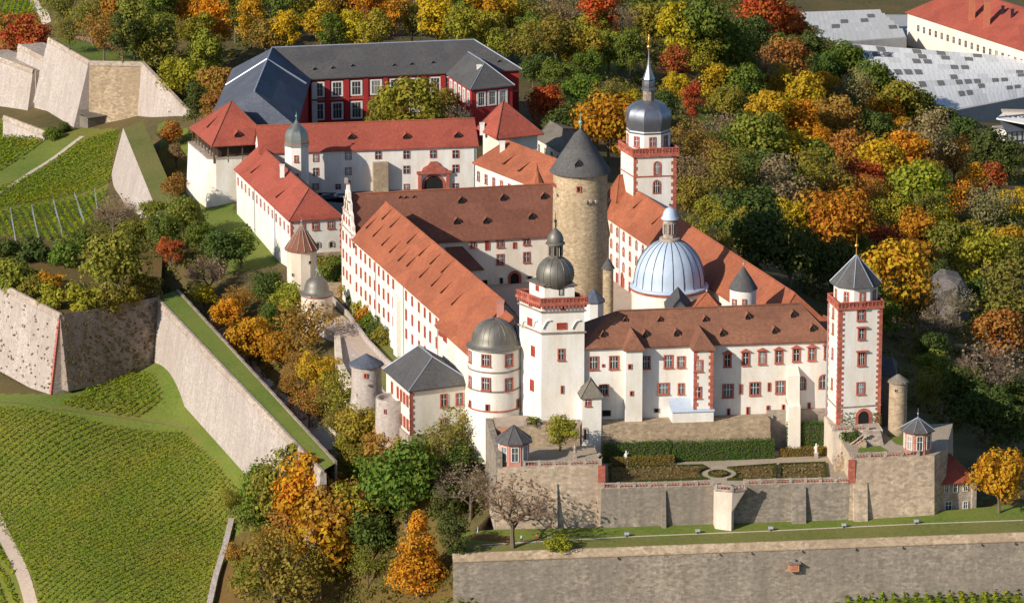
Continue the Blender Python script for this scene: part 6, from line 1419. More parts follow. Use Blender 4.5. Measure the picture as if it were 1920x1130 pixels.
tx = bpy.data.curves.new('lettering', 'FONT'); tx.body = 'Würzbu'; tx.size = 7.0; tx.extrude = 0.02; tx.align_x = 'LEFT'
t0 = bpy.data.objects.new('lettering', tx); COL.objects.link(t0); bpy.context.view_layer.update(); tm = bpy.data.meshes.new_from_object(t0.evaluated_get(bpy.context.evaluated_depsgraph_get())); tm.materials.clear(); tm.materials.append(M['cloth_dark']); bpy.data.objects.remove(t0)
to = bpy.data.objects.new('lettering', tm); COL.objects.link(to); to.parent = cnp
lp = Vector(at3(1888, 221, -55.9)); to.location = lp - Vector(cnp['_o']); to.rotation_euler = (0, 0, 0.04); to.scale = (0.62, 1.0, 1)

# ------------------------------------------------------------------ ground sheet
def terrain():
    xs = np.concatenate([np.arange(-420, -204, 12), np.arange(-204, 228, 2.0), np.arange(228, 560, 12)])
    ys = np.concatenate([np.arange(700, 780, 8), np.arange(780, 1300, 2.0), np.arange(1300, 1500, 5), np.arange(1500, 2300, 16)])
    X, Yg = np.meshgrid(xs, ys); Z = low(X.ravel(), Yg.ravel())
    nx, ny = len(xs), len(ys)
    me = bpy.data.meshes.new('ground')
    v = np.stack([X.ravel(), Yg.ravel(), Z], 1)
    i = np.arange(nx * ny).reshape(ny, nx)
    q = np.stack([i[:-1, :-1], i[:-1, 1:], i[1:, 1:], i[1:, :-1]], -1).reshape(-1, 4)
    me.vertices.add(len(v)); me.vertices.foreach_set('co', v.ravel())
    me.loops.add(q.size); me.loops.foreach_set('vertex_index', q.ravel())
    me.polygons.add(len(q)); me.polygons.foreach_set('loop_start', np.arange(0, q.size, 4)); me.polygons.foreach_set('loop_total', np.full(len(q), 4))
    names = ['forest_floor'] + [z[0] for z in ZONES]; u = list(dict.fromkeys(names))
    for n_ in u: me.materials.append(M[n_])
    c = v[q].mean(1); mi = np.zeros(len(q), int)
    for mn, poly in ZONES: mi[inpoly(poly, c[:, 0], c[:, 1])] = u.index(mn)
    me.polygons.foreach_set('material_index', mi); me.polygons.foreach_set('use_smooth', np.ones(len(q), bool))
    me.update(); me.validate()
    o = bpy.data.objects.new('ground', me); COL.objects.link(o); struct(o)
# ------------------------------------------------------------------ ground zones, tracks
ZONES = []
def zone(mn, pts): ZONES.append((mn, hp(*pts)))
zone('leaf_litter', [(345, 548), (520, 560), (640, 740), (900, 1000), (870, 1135), (400, 1135), (440, 1000), (470, 930), (560, 915), (625, 868)])
zone('grass', [(-60, 740), (100, 740), (292, 625), (400, 725), (560, 880), (560, 930), (470, 960), (440, 1010), (395, 1140), (-60, 1140)])
zone('vineyard_soil', [(-60, 762), (95, 772), (200, 795), (350, 806), (420, 880), (466, 930), (440, 1010), (395, 1140), (-60, 1140)])
zone('vineyard_soil', [(105, 762), (230, 690), (290, 700), (310, 760), (260, 788)])
zone('vineyard_soil', [(-60, 210), (110, 242), (225, 240), (206, 352), (170, 430), (-60, 470)])
zone('grass', [(-60, 345), (0, 350), (150, 262), (110, 255), (-60, 310)])
zone('grass', [(300, 230), (360, 250), (440, 390), (540, 492), (430, 515), (370, 430), (300, 330)])
zone('grass', [(-40, -40), (62, -40), (85, 66), (-40, 80)])
zone('grass', [(1760, 975), (1820, 950), (1940, 900), (1940, 975)]); zone('leaf_litter', [(1835, 952), (1860, 925), (1940, 900), (1940, 962)])
zone('grass', [(878, 1140), (960, 1127), (1940, 1098), (1940, 1200), (878, 1200)])
zone('grass', [(1370, 200), (1415, 195), (1420, 225), (1380, 232)]); zone('grass', [(1262, 195), (1300, 180), (1350, 215), (1330, 240)])
zone('grass', [(1010, 70), (1120, 60), (1180, 130), (1010, 190)])
ribbon('road', hp((-14, 950), (60, 1140)), 2.8, 'paving', 0.12)
ribbon('path', hp((-10, 368), (60, 322), (110, 290), (155, 256)), 1.6, 'gravel', 0.12)
ribbon('path', hp((-10, 752), (100, 766), (240, 782), (310, 792), (352, 803)), 1.2, 'grass_dry', 0.12)
ribbon('path', hp((62, -8), (72, 20), (88, 45)), 3.0, 'gravel', 0.12)
ribbon('path', hp((1298, 160), (1325, 182), (1360, 215), (1400, 240)), 1.8, 'gravel', 0.12)
ribbon('path', hp((388, 600), (470, 690), (560, 770), (640, 850)), 3.0, 'gravel', 0.1)
lwp = hp((438, 982), (425, 1035), (408, 1090), (396, 1145)); gw = MB()
for a_, b_ in zip(lwp, lwp[1:]):
    za_, zb_ = float(low(*a_)[0]), float(low(*b_)[0]); f = Fac(a_, b_)
    vs = [f.pt(t_, z, o_) for t_, zt_ in ((0, za_), (f.L, zb_)) for z, o_ in ((zt_ - 3, -.2), (zt_ - 3, 1.1), (zt_ + 1.5, 1.1), (zt_ + 1.5, -.2))]
    gw.add(vs, [[0, 1, 2, 3], [4, 7, 6, 5], [0, 4, 5, 1], [1, 5, 6, 2], [2, 6, 7, 3], [3, 7, 4, 0]])
tag(gw.build('vineyard_wall', 'stone_pale'), 'low pale wall along the right edge of the big lower vineyard', 'wall')
terrain()

# ------------------------------------------------------------------ plants
PAL = {'or': (0.64, 0.255, 0.018), 'ye': (0.62, 0.40, 0.022), 'yg': (0.35, 0.315, 0.034), 'gr': (0.13, 0.185, 0.028), 'ol': (0.265, 0.235, 0.038), 'dk': (0.075, 0.115, 0.03), 'rd': (0.48, 0.085, 0.03), 'br': (0.42, 0.20, 0.042), 'ba': (0.33, 0.25, 0.135)}  # 'dk' also puts the shade of the right slope into some tree colours
WORD = {'or': 'orange', 'ye': 'golden yellow', 'yg': 'yellow-green', 'gr': 'green', 'ol': 'olive', 'dk': 'dark green', 'rd': 'red', 'br': 'rust-brown', 'ba': 'nearly bare grey-brown'}
def crown_mesh(seed, rx, rz, cz, nclump, nleaf, leaf, kind='round', gap=0.0):
    r_ = random.Random(seed); m = MB()
    for _ in range(nclump):
        if kind == 'cone':
            h = r_.random() ** 1.3; a = r_.uniform(0, 6.283); rr = rx * (1 - h * 0.93) * r_.uniform(.45, .85)
            c = Vector((rr * math.cos(a), rr * math.sin(a), cz - rz + 2 * rz * h)); cr = rx * (0.42 - 0.26 * h) * r_.uniform(.8, 1.2)
        else:
            d = Vector((r_.gauss(0, 1), r_.gauss(0, 1), r_.gauss(0, 1) + 0.25)).normalized(); k = r_.uniform(.35, .80) if kind != 'sparse' else r_.uniform(.2, .9)
            c = Vector((d.x * rx * k, d.y * rx * k, cz + d.z * rz * k)); cr = rx * r_.uniform(.22, .42)
        for _ in range(int(nleaf * r_.uniform(.7, 1.3))):
            d = Vector((r_.gauss(0, 1), r_.gauss(0, 1), r_.gauss(0, 1) + 0.35)).normalized()
            p = c + d * cr * (r_.uniform(.65, 1.08)); p.z = c.z + (p.z - c.z) * 0.8
            nn = d + Vector((r_.uniform(-1, 1), r_.uniform(-1, 1), r_.uniform(-.6, 1))) * 0.38
            leafquad(m, p, nn, leaf, r_)
    return m.mesh('crown', ['foliage'])
def trunk_mesh(seed, h, r0_, top, spread, nl=5):
    r_ = random.Random(seed); m = MB(); m.tube([(0, 0, -0.06), (0.005, 0, h * .5), (0.01, 0.01, h)], [r0_, r0_ * .75, r0_ * .55], 7)
    for k in range(nl):
        a = 6.283 * k / nl + r_.uniform(-.4, .4); l = spread * r_.uniform(.6, 1)
        m.tube([(0, 0, h * .85), (l * .45 * math.cos(a), l * .45 * math.sin(a), h + (top - h) * .35), (l * math.cos(a), l * math.sin(a), h + (top - h) * r_.uniform(.55, .9))], [r0_ * .5, r0_ * .3, r0_ * .1], 5)
    m.tube([(0.01, 0.01, h), (0, 0, top)], [r0_ * .55, r0_ * .1], 5)
    return m.mesh('trunk', ['bark'])
def bare_mesh(seed, top, spread):
    r_ = random.Random(seed); m = MB(); t = MB()
    m.tube([(0, 0, -0.06), (0.01, 0, top * .16), (0, .01, top * .32)], [.034, .026, .022], 7)
    def grow(p, d, l, rad, lv):
        q = p + d * l; (m if lv < 2 else t).tube([tuple(p), tuple(p + d * l * .5 + Vector((r_.uniform(-1, 1), r_.uniform(-1, 1), r_.uniform(-1, 1))) * l * .07), tuple(q)], [rad, rad * .8, rad * .6], 5 if lv < 2 else 3)
        if lv >= 4: return
        for _ in range((4, 4, 4, 4)[lv]):
            dd = (d + Vector((r_.gauss(0, 1), r_.gauss(0, 1), r_.gauss(0, .8) + .15)) * (.55 if lv else .75)).normalized()
            if dd.z < -0.2: dd.z *= -.3
            grow(p + d * l * r_.uniform(.45, 1), dd, l * r_.uniform(.6, .85), rad * .55, lv + 1)
    for k in range(4):
        a = 6.283 * k / 4 + r_.uniform(-.5, .5); grow(Vector((0, 0, top * r_.uniform(.2, .32))), Vector((math.cos(a) * spread, math.sin(a) * spread, r_.uniform(.6, 1.3))).normalized(), top * .25, .016, 0)
    for _ in range(420):
        d = Vector((r_.gauss(0, 1), r_.gauss(0, 1), r_.gauss(0, 1))).normalized() * r_.uniform(.5, 1)
        leafquad(t, Vector((d.x * .42, d.y * .42, top * .62 + d.z * top * .32)), Vector((r_.uniform(-1, 1), r_.uniform(-1, 1), r_.uniform(0, 1))), .022, r_)
    return m.mesh('trunk', ['bark']), t.mesh('twigs', ['twig'])
KIND = {}
KIND['round'] = [(trunk_mesh(i, .2, .032, .78, .3), crown_mesh(10 + i, .54, .47, .56, 40, 78, .034), .55) for i in range(5)]
KIND['tall'] = [(trunk_mesh(i, .5, .036, 1.5, .25), crown_mesh(30 + i, .5, .74, .88, 48, 72, .036), .86) for i in range(3)]
KIND['cone'] = [(trunk_mesh(3, .25, .028, 1.2, .2), crown_mesh(50, .54, .60, .82, 74, 70, .032, 'cone'), .74)]
KIND['bush'] = [(None, crown_mesh(60 + i, .54, .34, .26, 26, 60, .044), .22) for i in range(3)]
KIND['sparse'] = [(trunk_mesh(40 + i, .3, .03, 1.0, .42, 8), crown_mesh(70 + i, .56, .5, .6, 40, 62, .026, 'sparse'), .58) for i in range(3)]
KIND['bare'] = [bare_mesh(80 + i, 1.0, .95) + (.6,) for i in range(3)]
NUMW = ['leftmost', 'second', 'third', 'fourth', 'fifth', 'sixth', 'seventh', 'eighth', 'ninth', 'tenth', 'eleventh', 'twelfth']
NUM = {2: 'two', 3: 'three', 4: 'four', 5: 'five', 6: 'six', 7: 'seven', 8: 'eight', 9: 'nine', 10: 'ten', 11: 'eleven', 12: 'twelve'}
def region(x, y):
    if x > 1280:
        if y < 125:
            return "near the smaller pale hall" if x > 1400 else "right of the onion spire"
        if y < 245:
            if x > 1600: return "under the large pale hall"
            return "left of the large pale hall" if x > 1450 else "by the little meadow"
        if y < 360:
            if x > 1680: return "above the rock outcrop"
            return "amid the right hand wood" if x > 1480 else "right of the onion tower gallery"
        if y < 640:
            if x > 1690: return "around the rock outcrop"
            return "behind the spire roof" if x > 1480 else "shaded by the long red roof"
        if y < 840: return "on the shaded spire tower slope"
        if y < 985: return 'on the grass at the right edge'
        return "below the outer rampart"
    if y < 250 and x < 345: return "around the upper left bastion"
    if y < 120:
        if x < 520: return "left behind the arsenal"
        if x < 700: return "behind the arsenal ridge's left half"
        if x < 890: return "behind the arsenal ridge's right half"
        if x < 1080: return "right behind the arsenal"
        return "left of the onion spire"
    if y < 300:
        if x < 440: return "between bastion and arsenal"
        if x < 890: return "before the red arsenal"
        return "between inn and onion tower"
    if x < 300 and y > 420 and y < 640: return "on the lower left bastion"
    if x < 345: return 'by the pale spur wall'
    if y < 560: return "below the white battery"
    if x < 640 and y < 800: return "inside the long pale rampart"
    if x > 900 and y < 840: return 'in the sunken garden corner'
    if x > 840 and y > 1050: return "below the outer rampart"
    if x > 815: return "before the left ochre bastion"
    if y < 880: return "below the slate-roofed house"
    return "below the pale rampart's end"
def GROW(x, y, k):
    if k == 'bush': return 1.25
    if y < 260 and x < 1290: return 1.6 if y < 110 and x > 360 else 1.42
    if x > 1280 and y < 860: return 1.46
    if 630 < x < 810 and 760 < y < 870: return 1.02
    if y > 520 and x < 900: return 1.24
    return 1.12
def pr_px(X, Y, Z):
    d = Z - CAMH; zc = Y * cp - d * sp; return (CX + F * X / zc, CY - F * (Y * sp + d * cp) / zc)
TREES = []
def plant(px, py, wpx, col, kind=None, var=None):
    """a tree whose crown is seen at that place of the photograph, that wide"""
    TREES.append([px, py, wpx, col, kind])
FOREST = """120 18 62 ol;172 34 60 ol;215 22 52 br;250 48 60 ol;300 16 52 gr;355 22 52 or;402 48 52 or;376 76 46 yg;440 18 46 gr;470 34 42 ye;500 72 48 br;530 22 46 gr;538 56 42 ye;566 16 42 yg;602 40 50 ye;622 12 46 br;652 26 50 gr;692 24 52 or;738 22 54 or;700 58 46 yg;772 44 48 ol;818 28 56 ye;862 18 42 gr;905 26 62 or;866 58 46 yg;955 30 46 ye;990 24 52 ol;1042 30 52 ba;1082 22 52 ba;1122 26 56 rd;1172 32 52 ba;1216 42 60 yg;1252 20 52 gr;1272 62 58 ye;660 60 40 ye;620 62 40 gr
932 84 46 yg;988 88 58 ol;1042 76 58 ol;1092 86 56 yg;1142 90 50 yg;1182 98 42 gr;1046 138 52 gr;1000 128 48 dk;1100 116 44 gr;1026 196 58 rd;1098 176 60 gr;1135 186 60 ol;1142 236 96 or;1180 200 50 ye;1268 122 46 rd;1268 166 44 ye;1300 190 34 rd;1246 200 40 dk;1060 230 60 dk;1195 250 50 dk;1085 215 50 dk
1322 58 82 gr;1372 100 90 gr;1440 28 82 rd;1482 52 56 rd;1408 62 62 dk;1424 112 90 ba;1472 118 78 br;1512 98 60 dk;1342 150 62 ye;1392 162 70 gr;1452 150 62 ye;1540 130 50 dk;1582 118 76 gr;1632 152 66 gr;1538 152 34 or;1602 170 60 ba;1662 172 50 dk;1440 208 70 ye;1502 180 70 ye;1556 170 40 or;1622 184 42 or;1582 202 50 dk;1682 200 76 yg;1722 212 70 ol;1660 216 54 or;1690 242 44 or;1352 242 70 ba;1422 258 96 ol;1500 232 62 or;1538 262 32 or;1482 288 78 ye;1560 232 78 br;1600 282 70 br;1520 302 78 gr;1642 240 58 dk;1742 272 86 ba;1300 262 60 br;1332 302 60 br;1296 332 56 ba;1352 338 78 ol;1420 330 86 dk;1462 362 86 ba;1532 342 86 ol;1582 362 66 rd;1652 312 86 ye;1702 302 80 or;1722 352 96 yg;1790 302 60 br;1856 332 50 rd;1822 342 42 or;1792 372 60 or;1852 402 76 ba;1902 382 60 ye;1742 398 60 ol;1400 398 96 dk;1480 412 60 ye;1568 410 110 or;1622 336 66 rd;1662 402 60 yg;1722 432 70 or;1762 412 50 ye;1640 452 58 rd;1682 464 40 rd;1680 518 112 ye;1842 482 86 yg;1892 452 60 ye;1902 570 116 ol;1782 452 76 ol;1420 450 92 dk;1482 478 86 dk;1330 392 50 yg;1366 408 50 yg;1390 430 44 yg;1872 622 78 br;1862 690 110 ba;1800 560 60 ba;1760 600 70 ba;1800 742 80 dk;1850 770 80 dk;1745 650 50 dk;1900 740 60 dk;1875 898 106 or;1780 780 70 dk;1895 800 60 dk;1560 500 80 dk;1620 560 60 dk;1840 560 60 dk;1750 520 50 dk
46 72 76 rd;18 58 62 br;302 108 72 ol;342 150 70 yg;412 158 62 br;386 104 50 yg;252 82 40 dk;290 152 56 ol;230 92 50 dk;130 62 50 ol;400 205 40 br;365 190 40 dk;350 130 46 gr
215 490 122 ol;320 468 50 rd;342 522 62 br;392 505 92 ba;212 392 84 ba;342 402 78 ol;302 432 66 gr;122 482 62 gr;62 474 62 dk;30 524 80 ol;92 532 52 or;152 562 70 yg;202 572 62 ol;182 502 52 yg;242 574 50 ol;12 474 60 dk;412 472 80 dk;452 462 70 gr;250 440 60 ol;290 400 56 ol;330 350 50 br;375 440 60 gr;100 560 60 yg;60 545 50 ol;150 455 50 gr;270 540 60 ol;330 290 40 ba;320 250 36 br;240 390 50 ba
383 555 46 ye;425 592 58 or;470 642 84 or;520 652 56 or;572 612 96 br;540 562 60 yg;598 697 72 ye;562 692 56 br;642 742 80 ol;682 802 102 yg;722 842 104 br;652 832 66 yg;762 902 134 gr;802 852 102 ol;862 812 84 ol;882 902 100 ba;962 930 150 ba;622 955 140 or;562 1002 96 br;482 962 80 gr;520 922 92 ol;692 1002 92 dk;525 1086 150 ol;785 1040 92 or;662 962 120 br;602 1062 84 ol;1046 1126 42 yg;1272 1130 34 yg;812 1178 100 ol;868 1182 110 gr;770 196 100 yg;845 222 64 ba;718 208 56 yg;826 205 56 ol;1802 250 64 dk;1850 282 70 dk;1890 300 60 dk;1770 236 50 dk;700 880 80 gr;560 930 80 ol;640 1010 90 br;840 940 70 dk;905 850 50 gr;660 880 70 ol;600 900 70 ol;880 790 50 br;1050 808 62 yg;720 930 70 dk;830 890 60 ba;850 1000 60 dk;690 1060 60 ol;460 1080 60 ol;450 1040 50 br;580 760 60 br;630 790 50 ol;545 730 50 br;510 590 50 dk;500 540 60 dk;450 560 50 br;350 560 40 br"""
KSET = {(770, 196): 'round', (785, 1040): 'cone', (962, 930): 'bare', (882, 902): 'bare', (830, 890): 'bare', (392, 505): 'bare', (212, 392): 'bare', (690, 1000): 'tall', (1875, 898): 'round', (1538, 262): 'tall', (845, 222): 'bare', (1862, 690): 'bare', (1800, 560): 'bare', (1760, 600): 'bare', (1046, 1126): 'bush', (1272, 1130): 'bush', (812, 1178): 'round', (868, 1182): 'round', (0, 0): 'tall', (622, 955): 'round', (662, 962): 'round', (562, 1002): 'round', (718, 208): 'round', (826, 205): 'round', (240, 390): 'bare'}
for row in FOREST.replace('\n', ';').split(';'):
    x, y, w_, c = row.split(); x, y, w_ = int(x), int(y), int(w_)
    k = KSET.get((x, y))
    if k is None:
        if c == 'ba': k = 'bare' if rnd.random() < .35 else 'sparse'
        elif w_ <= 46 and rnd.random() < .5: k = 'tall'
        elif c in ('br', 'ol') and rnd.random() < .4: k = 'sparse'
        elif y < 110 and rnd.random() < .5: k = 'tall'
        else: k = 'round'
        if 430 < y < 600 and x < 300: k = 'bush' if w_ < 90 else 'round'
    plant(x, y, w_, c, k)
for px0, px1, py0, py1, n_ in ((90, 1290, 0, 70, 10), (1290, 1680, 20, 480, 16), (1640, 1910, 280, 800, 10), (430, 880, 840, 1110, 6), (640, 880, 760, 900, 3)):
    got = 0
    for _ in range(400):
        if got >= n_: break
        x, y = rnd.uniform(px0, px1), rnd.uniform(py0, py1)
        if px0 == 1640 and (y < 330 + (x - 1640) * .2 or (x < 1730 and y > 600)): continue
        if px0 == 1290 and y < (x - 1290) * .35: continue
        if min((t[0] - x) ** 2 + ((t[1] - y) * 1.3) ** 2 for t in TREES) < 38 ** 2: continue
        plant(round(x), round(y), rnd.choice((44, 52, 60)), rnd.choice(('ol', 'gr', 'dk', 'br', 'ol', 'yg')), rnd.choice(('round', 'sparse', 'round'))); got += 1
BASE = {}
for bx, by, bz, w_, c, k in ((492, 950, -29, 84, 'gr', 'tall'), (532, 972, -29, 112, 'ol', 'tall'), (578, 992, -29, 128, 'or', 'tall'), (624, 1002, -28, 112, 'br', 'tall'), (658, 985, -26, 96, 'yg', 'tall')):
    q = pr_px(*(at(bx, by, bz) + (bz + 8,))); t = [round(q[0]), round(q[1]), w_, c, k]; TREES.append(t); BASE[(t[0], t[1])] = at(bx, by, bz)
byl = {}
for t in TREES: byl.setdefault((t[3], region(t[0], t[1]), 'bush' if t[4] == 'bush' else 'tree'), []).append(t)
for (c, rg, kw), l in byl.items():
    l.sort(key=lambda t: t[0])
    for i, t in enumerate(l):
        if len(l) == 1: lab = f'only {WORD[c]} {kw} {rg}'
        elif i == 0: lab = f'leftmost of the {NUM.get(len(l), "many")} {WORD[c]} {kw}s {rg}'
        elif i == len(l) - 1: lab = f'rightmost of the {NUM.get(len(l), "many")} {WORD[c]} {kw}s {rg}'
        else: lab = f'{NUMW[i]} from the left of the {WORD[c]} {kw}s {rg}'
        t.append(lab); t.append(rg)
for i, (px, py, wpx, c, k, lab, rg) in enumerate(TREES):
    tr_m, cr_m, ch_ = rnd.choice(KIND[k])
    w_ = wpx / ppm(900 if py > 500 else 1150)
    for _ in range(2):
        x, y, g = hit(px, py, ch_ * w_); w_ = wpx * GROW(px, py, k) / ppm(y, g)
    x, y, g = hit(px, py, ch_ * w_)
    if (px, py) in BASE: x, y = BASE[(px, py)]; g = float(low(x, y)[0])
    if inpoly(TP_, np.array([x]), np.array([y]))[0]: continue
    nm = 'bush' if k == 'bush' else 'tree'
    rz = rnd.uniform(0, 6.28); col = [max(0, v * rnd.uniform(.86, 1.16)) for v in PAL[c]] + [1.0]
    if k == 'bare': col = [v * rnd.uniform(.9, 1.1) for v in ((0.20, 0.145, 0.085) if c == 'ba' else PAL[c])] + [1.0]
    if tr_m is None:
        o = inst(cr_m, nm, None, (x, y, g), rz, w_); tag(o, lab, nm, 'bushes ' + rg); o.color = col
    else:
        o = thing(nm, (x, y, g), lab, nm, 'trees ' + rg); o.scale = (w_, w_, w_ * rnd.uniform(.94, 1.08)); o.rotation_euler = (0, 0, rz)
        a = bpy.data.objects.new('trunk', tr_m); COL.objects.link(a); a.parent = o; a.color = col
        b = bpy.data.objects.new('twigs' if k == 'bare' else 'crown', cr_m); COL.objects.link(b); b.parent = o; b.color = col
# ---- vines in rows
def vines(pts, a, b, spacing, name, leaf=0.42, dens=0.5, hgt=1.2, seed=1, col=None):
    P = hp(*pts); r_ = random.Random(seed); d = (V2(hit(*b)[:2]) - V2(hit(*a)[:2])).normalized(); n = Vector((-d.y, d.x))
    us = [V2(p).dot(d) for p in P]; vs_ = [V2(p).dot(n) for p in P]; m = MB(); v = min(vs_); Q = []
    while v < max(vs_):
        u = min(us)
        while u < max(us): Q.append((u + r_.uniform(-.2, .2), v + r_.gauss(0, .12))); u += dens
        v += spacing
    Q = np.array(Q); X = Q[:, 0] * d.x + Q[:, 1] * n.x; Y = Q[:, 0] * d.y + Q[:, 1] * n.y; k = inpoly(P, X, Y); X, Y = X[k], Y[k]; Z = gz(X, Y)
    for x, y, z in zip(X, Y, Z):
        for _ in range(3):
            leafquad(m, Vector((x + r_.gauss(0, .16), y + r_.gauss(0, .16), z + hgt * r_.uniform(.25, 1))), Vector((r_.uniform(-1, 1), r_.uniform(-1, 1), r_.uniform(.5, 1.6))), leaf, r_)
    o = m.build(name, 'vine_leaf', flip=False); o['kind'] = 'stuff'
vines([(-50, 770), (95, 776), (200, 800), (340, 812), (400, 872), (455, 935), (432, 1010), (388, 1140), (75, 1140), (15, 1010), (-50, 900)], (100, 950), (220, 880), 1.8, 'vines', .30, .22, 1.2, 1)
vines([(-60, 985), (-10, 1010), (42, 1140), (-60, 1140)], (0, 1060), (40, 1140), 2.2, 'vines', .5, .5, 1.4, 2)
vines([(112, 762), (228, 694), (285, 704), (305, 758), (255, 785)], (120, 765), (270, 700), 1.9, 'vines', .36, .3, 1.2, 3)
vines([(-50, 372), (60, 330), (150, 268), (222, 245), (206, 345), (100, 375), (-50, 400)], (60, 350), (170, 300), 1.8, 'vines', .4, .36, 1.2, 4)
vines([(-50, 405), (100, 380), (202, 356), (165, 425), (60, 452), (-50, 465)], (60, 390), (90, 440), 2.2, 'vines', .4, .4, 1.2, 5)
vines([(-50, 225), (60, 250), (85, 262), (40, 300), (-50, 340)], (0, 300), (60, 262), 2.0, 'vines', .5, .55, 1.3, 6)
vines([(-40, -30), (55, -30), (72, 50), (-40, 70)], (0, 60), (20, 0), 2.6, 'vines', .6, .8, 1.3, 7)
vines([(1500, 1128), (1940, 1112), (1940, 1190), (1400, 1190)], (1700, 1122), (1702, 1135), 2.4, 'vines', .5, .45, 1.4, 8)
m = MB()                                 # pale end posts between the rows of the steep vineyard
for x0, y0, x1, y1 in ((20, 402, 30, 462), (60, 396, 72, 452), (100, 384, 116, 442), (140, 372, 158, 425), (178, 364, 182, 400)):
    for t in np.linspace(0, 1, 16): x, y, g = hit(x0 + (x1 - x0) * t, y0 + (y1 - y0) * t); m.box(x - .09, y - .09, g, x + .09, y + .09, g + 1.9)
o = m.build('vine_posts', 'zinc'); o['kind'] = 'stuff'
# ---- undergrowth of the woods
def scatter(name, polys, n_, seed, mt='undergrowth_leaf', size=3.2, leaf=.55, per=26):
    r_ = random.Random(seed); m = MB()
    for poly, k in zip(polys, n_):
        P = hp(*poly); xs = [p[0] for p in P]; ys = [p[1] for p in P]
        X = np.array([r_.uniform(min(xs), max(xs)) for _ in range(k)]); Y = np.array([r_.uniform(min(ys), max(ys)) for _ in range(k)])
        kk = inpoly(P, X, Y); X, Y = X[kk], Y[kk]; Z = low(X, Y)
        for x, y, z in zip(X, Y, Z):
            R_ = size * r_.uniform(.4, 1.0); H_ = R_ * r_.uniform(.5, 1.1)
            for _ in range(per):
                d = Vector((r_.gauss(0, 1), r_.gauss(0, 1), abs(r_.gauss(0, 1)))).normalized(); k_ = r_.uniform(.7, 1.05)
                leafquad(m, Vector((x + d.x * R_ * k_, y + d.y * R_ * k_, z + d.z * H_ * k_)), d + Vector((r_.uniform(-.5, .5), r_.uniform(-.5, .5), r_.uniform(-.3, .6))), leaf * r_.uniform(.7, 1.3), r_)
    o = m.build(name, mt, flip=False); o['kind'] = 'stuff'
scatter('undergrowth', [[(90, -20), (1480, -20), (1700, 240), (1940, 330), (1940, 880), (1680, 760), (1300, 360), (1180, 200), (1000, 210), (990, 90), (880, 66), (510, 80), (300, 160), (170, 60)],
                        [(290, 170), (430, 130), (440, 180), (350, 230)]], [8200, 140], 5, size=3.8, leaf=.62)
scatter('undergrowth', [[(0, 460), (180, 420), (300, 350), (420, 480), (300, 560), (110, 588), (0, 530)], [(300, 560), (500, 520), (640, 700), (720, 800), (900, 900), (880, 1000), (846, 1040), (860, 1130), (430, 1130), (500, 960), (620, 900)]], [1100, 1500], 6, size=2.7, leaf=.42)
# ---- dry weeds rooted in the joints of the old bastion faces
m = MB(); r_ = random.Random(11)
for f, p, q, dep, bat, n_ in ((Fac(B1[:2], B2[:2]), B1, B2, 18, 2.6, 420), (Fac(B0[:2], B1[:2]), B0, B1, 20, 3.2, 90)):
    for _ in range(n_):
        t = r_.random(); e_ = r_.random() ** .8; z = p[2] + (q[2] - p[2]) * t - dep * e_; c = Vector(f.pt(f.L * t, z, bat * e_ * dep / (dep + 1) + .12)); R_ = r_.uniform(.2, .8) if n_ > 400 else r_.uniform(.12, .35)
        for _ in range(9): leafquad(m, c + Vector((r_.uniform(-R_, R_), r_.uniform(-R_, R_) * .5 - .1, r_.uniform(-R_, R_))), Vector((f.n.x + r_.uniform(-.5, .5), f.n.y, r_.uniform(0, .8))), .24, r_)
o = m.build('wall_weeds', 'dry_weed', flip=False); o['kind'] = 'stuff'
# ---- shrubs, hedges, ivy
def hedge(fac, s0, s1, o0, o1, z0, z1, name, label, col, feather=0.6, dens=9, leaf=.22, seed=1):
    r_ = random.Random(seed); m = MB(); rt_ = thing(name, fac.pt((s0 + s1) / 2, z0, (o0 + o1) / 2), label, 'hedge')
    c = MB(); c.box(s0 + .2, o0 + .2, z0, s1 - .2, o1 - .2, z1 - .25, fr=fac.fr()); c.build('stems', 'bark_dark', rt_)
    n_ = int((s1 - s0) * (z1 - z0) * dens + (s1 - s0) * (o1 - o0) * dens)
    for _ in range(n_):
        q = r_.random()
        if q < .62: p = fac.pt(r_.uniform(s0, s1), r_.uniform(z0, z1), o1 + r_.uniform(-.25, .12)); nn = Vector((fac.n.x, fac.n.y, .35))
        elif q < .9: p = fac.pt(r_.uniform(s0, s1), z1 + r_.uniform(-.2, feather) * r_.random(), r_.uniform(o0, o1)); nn = Vector((r_.uniform(-.4, .4) - .2, r_.uniform(-.6, .2), 1))
        else: p = fac.pt(s0 + r_.uniform(-.12, .2) if q < .95 else s1 + r_.uniform(-.2, .12), r_.uniform(z0, z1), r_.uniform(o0, o1)); nn = Vector((-fac.u.x, -fac.u.y, .3)) if q < .95 else Vector((fac.u.x, fac.u.y, .3))
        leafquad(m, Vector(p), nn + Vector((r_.uniform(-1, 1), r_.uniform(-1, 1), r_.uniform(-1, 1))) * .5, leaf, r_)
    o = m.build('leaves', 'foliage', rt_, flip=False); o.color = col
hg = (0.062, 0.135, 0.022, 1)
a = lambda x: FW.px(x, 840)[0]
hedge(FW, a(1122), a(1249), 5.8, 7.4, gz0, -3.5, 'tall_hedge', 'tall green hedge left of the taller middle hedge below the palace', hg, .9, 26, .2, 1)
hedge(FW, a(1250), a(1438), 6.0, 8.6, gz0, -3.7, 'tall_hedge', 'long green hedge in the middle of the garden below the palace', hg, .9, 26, .2, 2)
hedge(FW, a(1470), a(1546), 1.8, 3.3, gz0, -1.6, 'tall_hedge', 'green hedge around the foot of the stepped white buttress', hg, .9, 26, .2, 3)
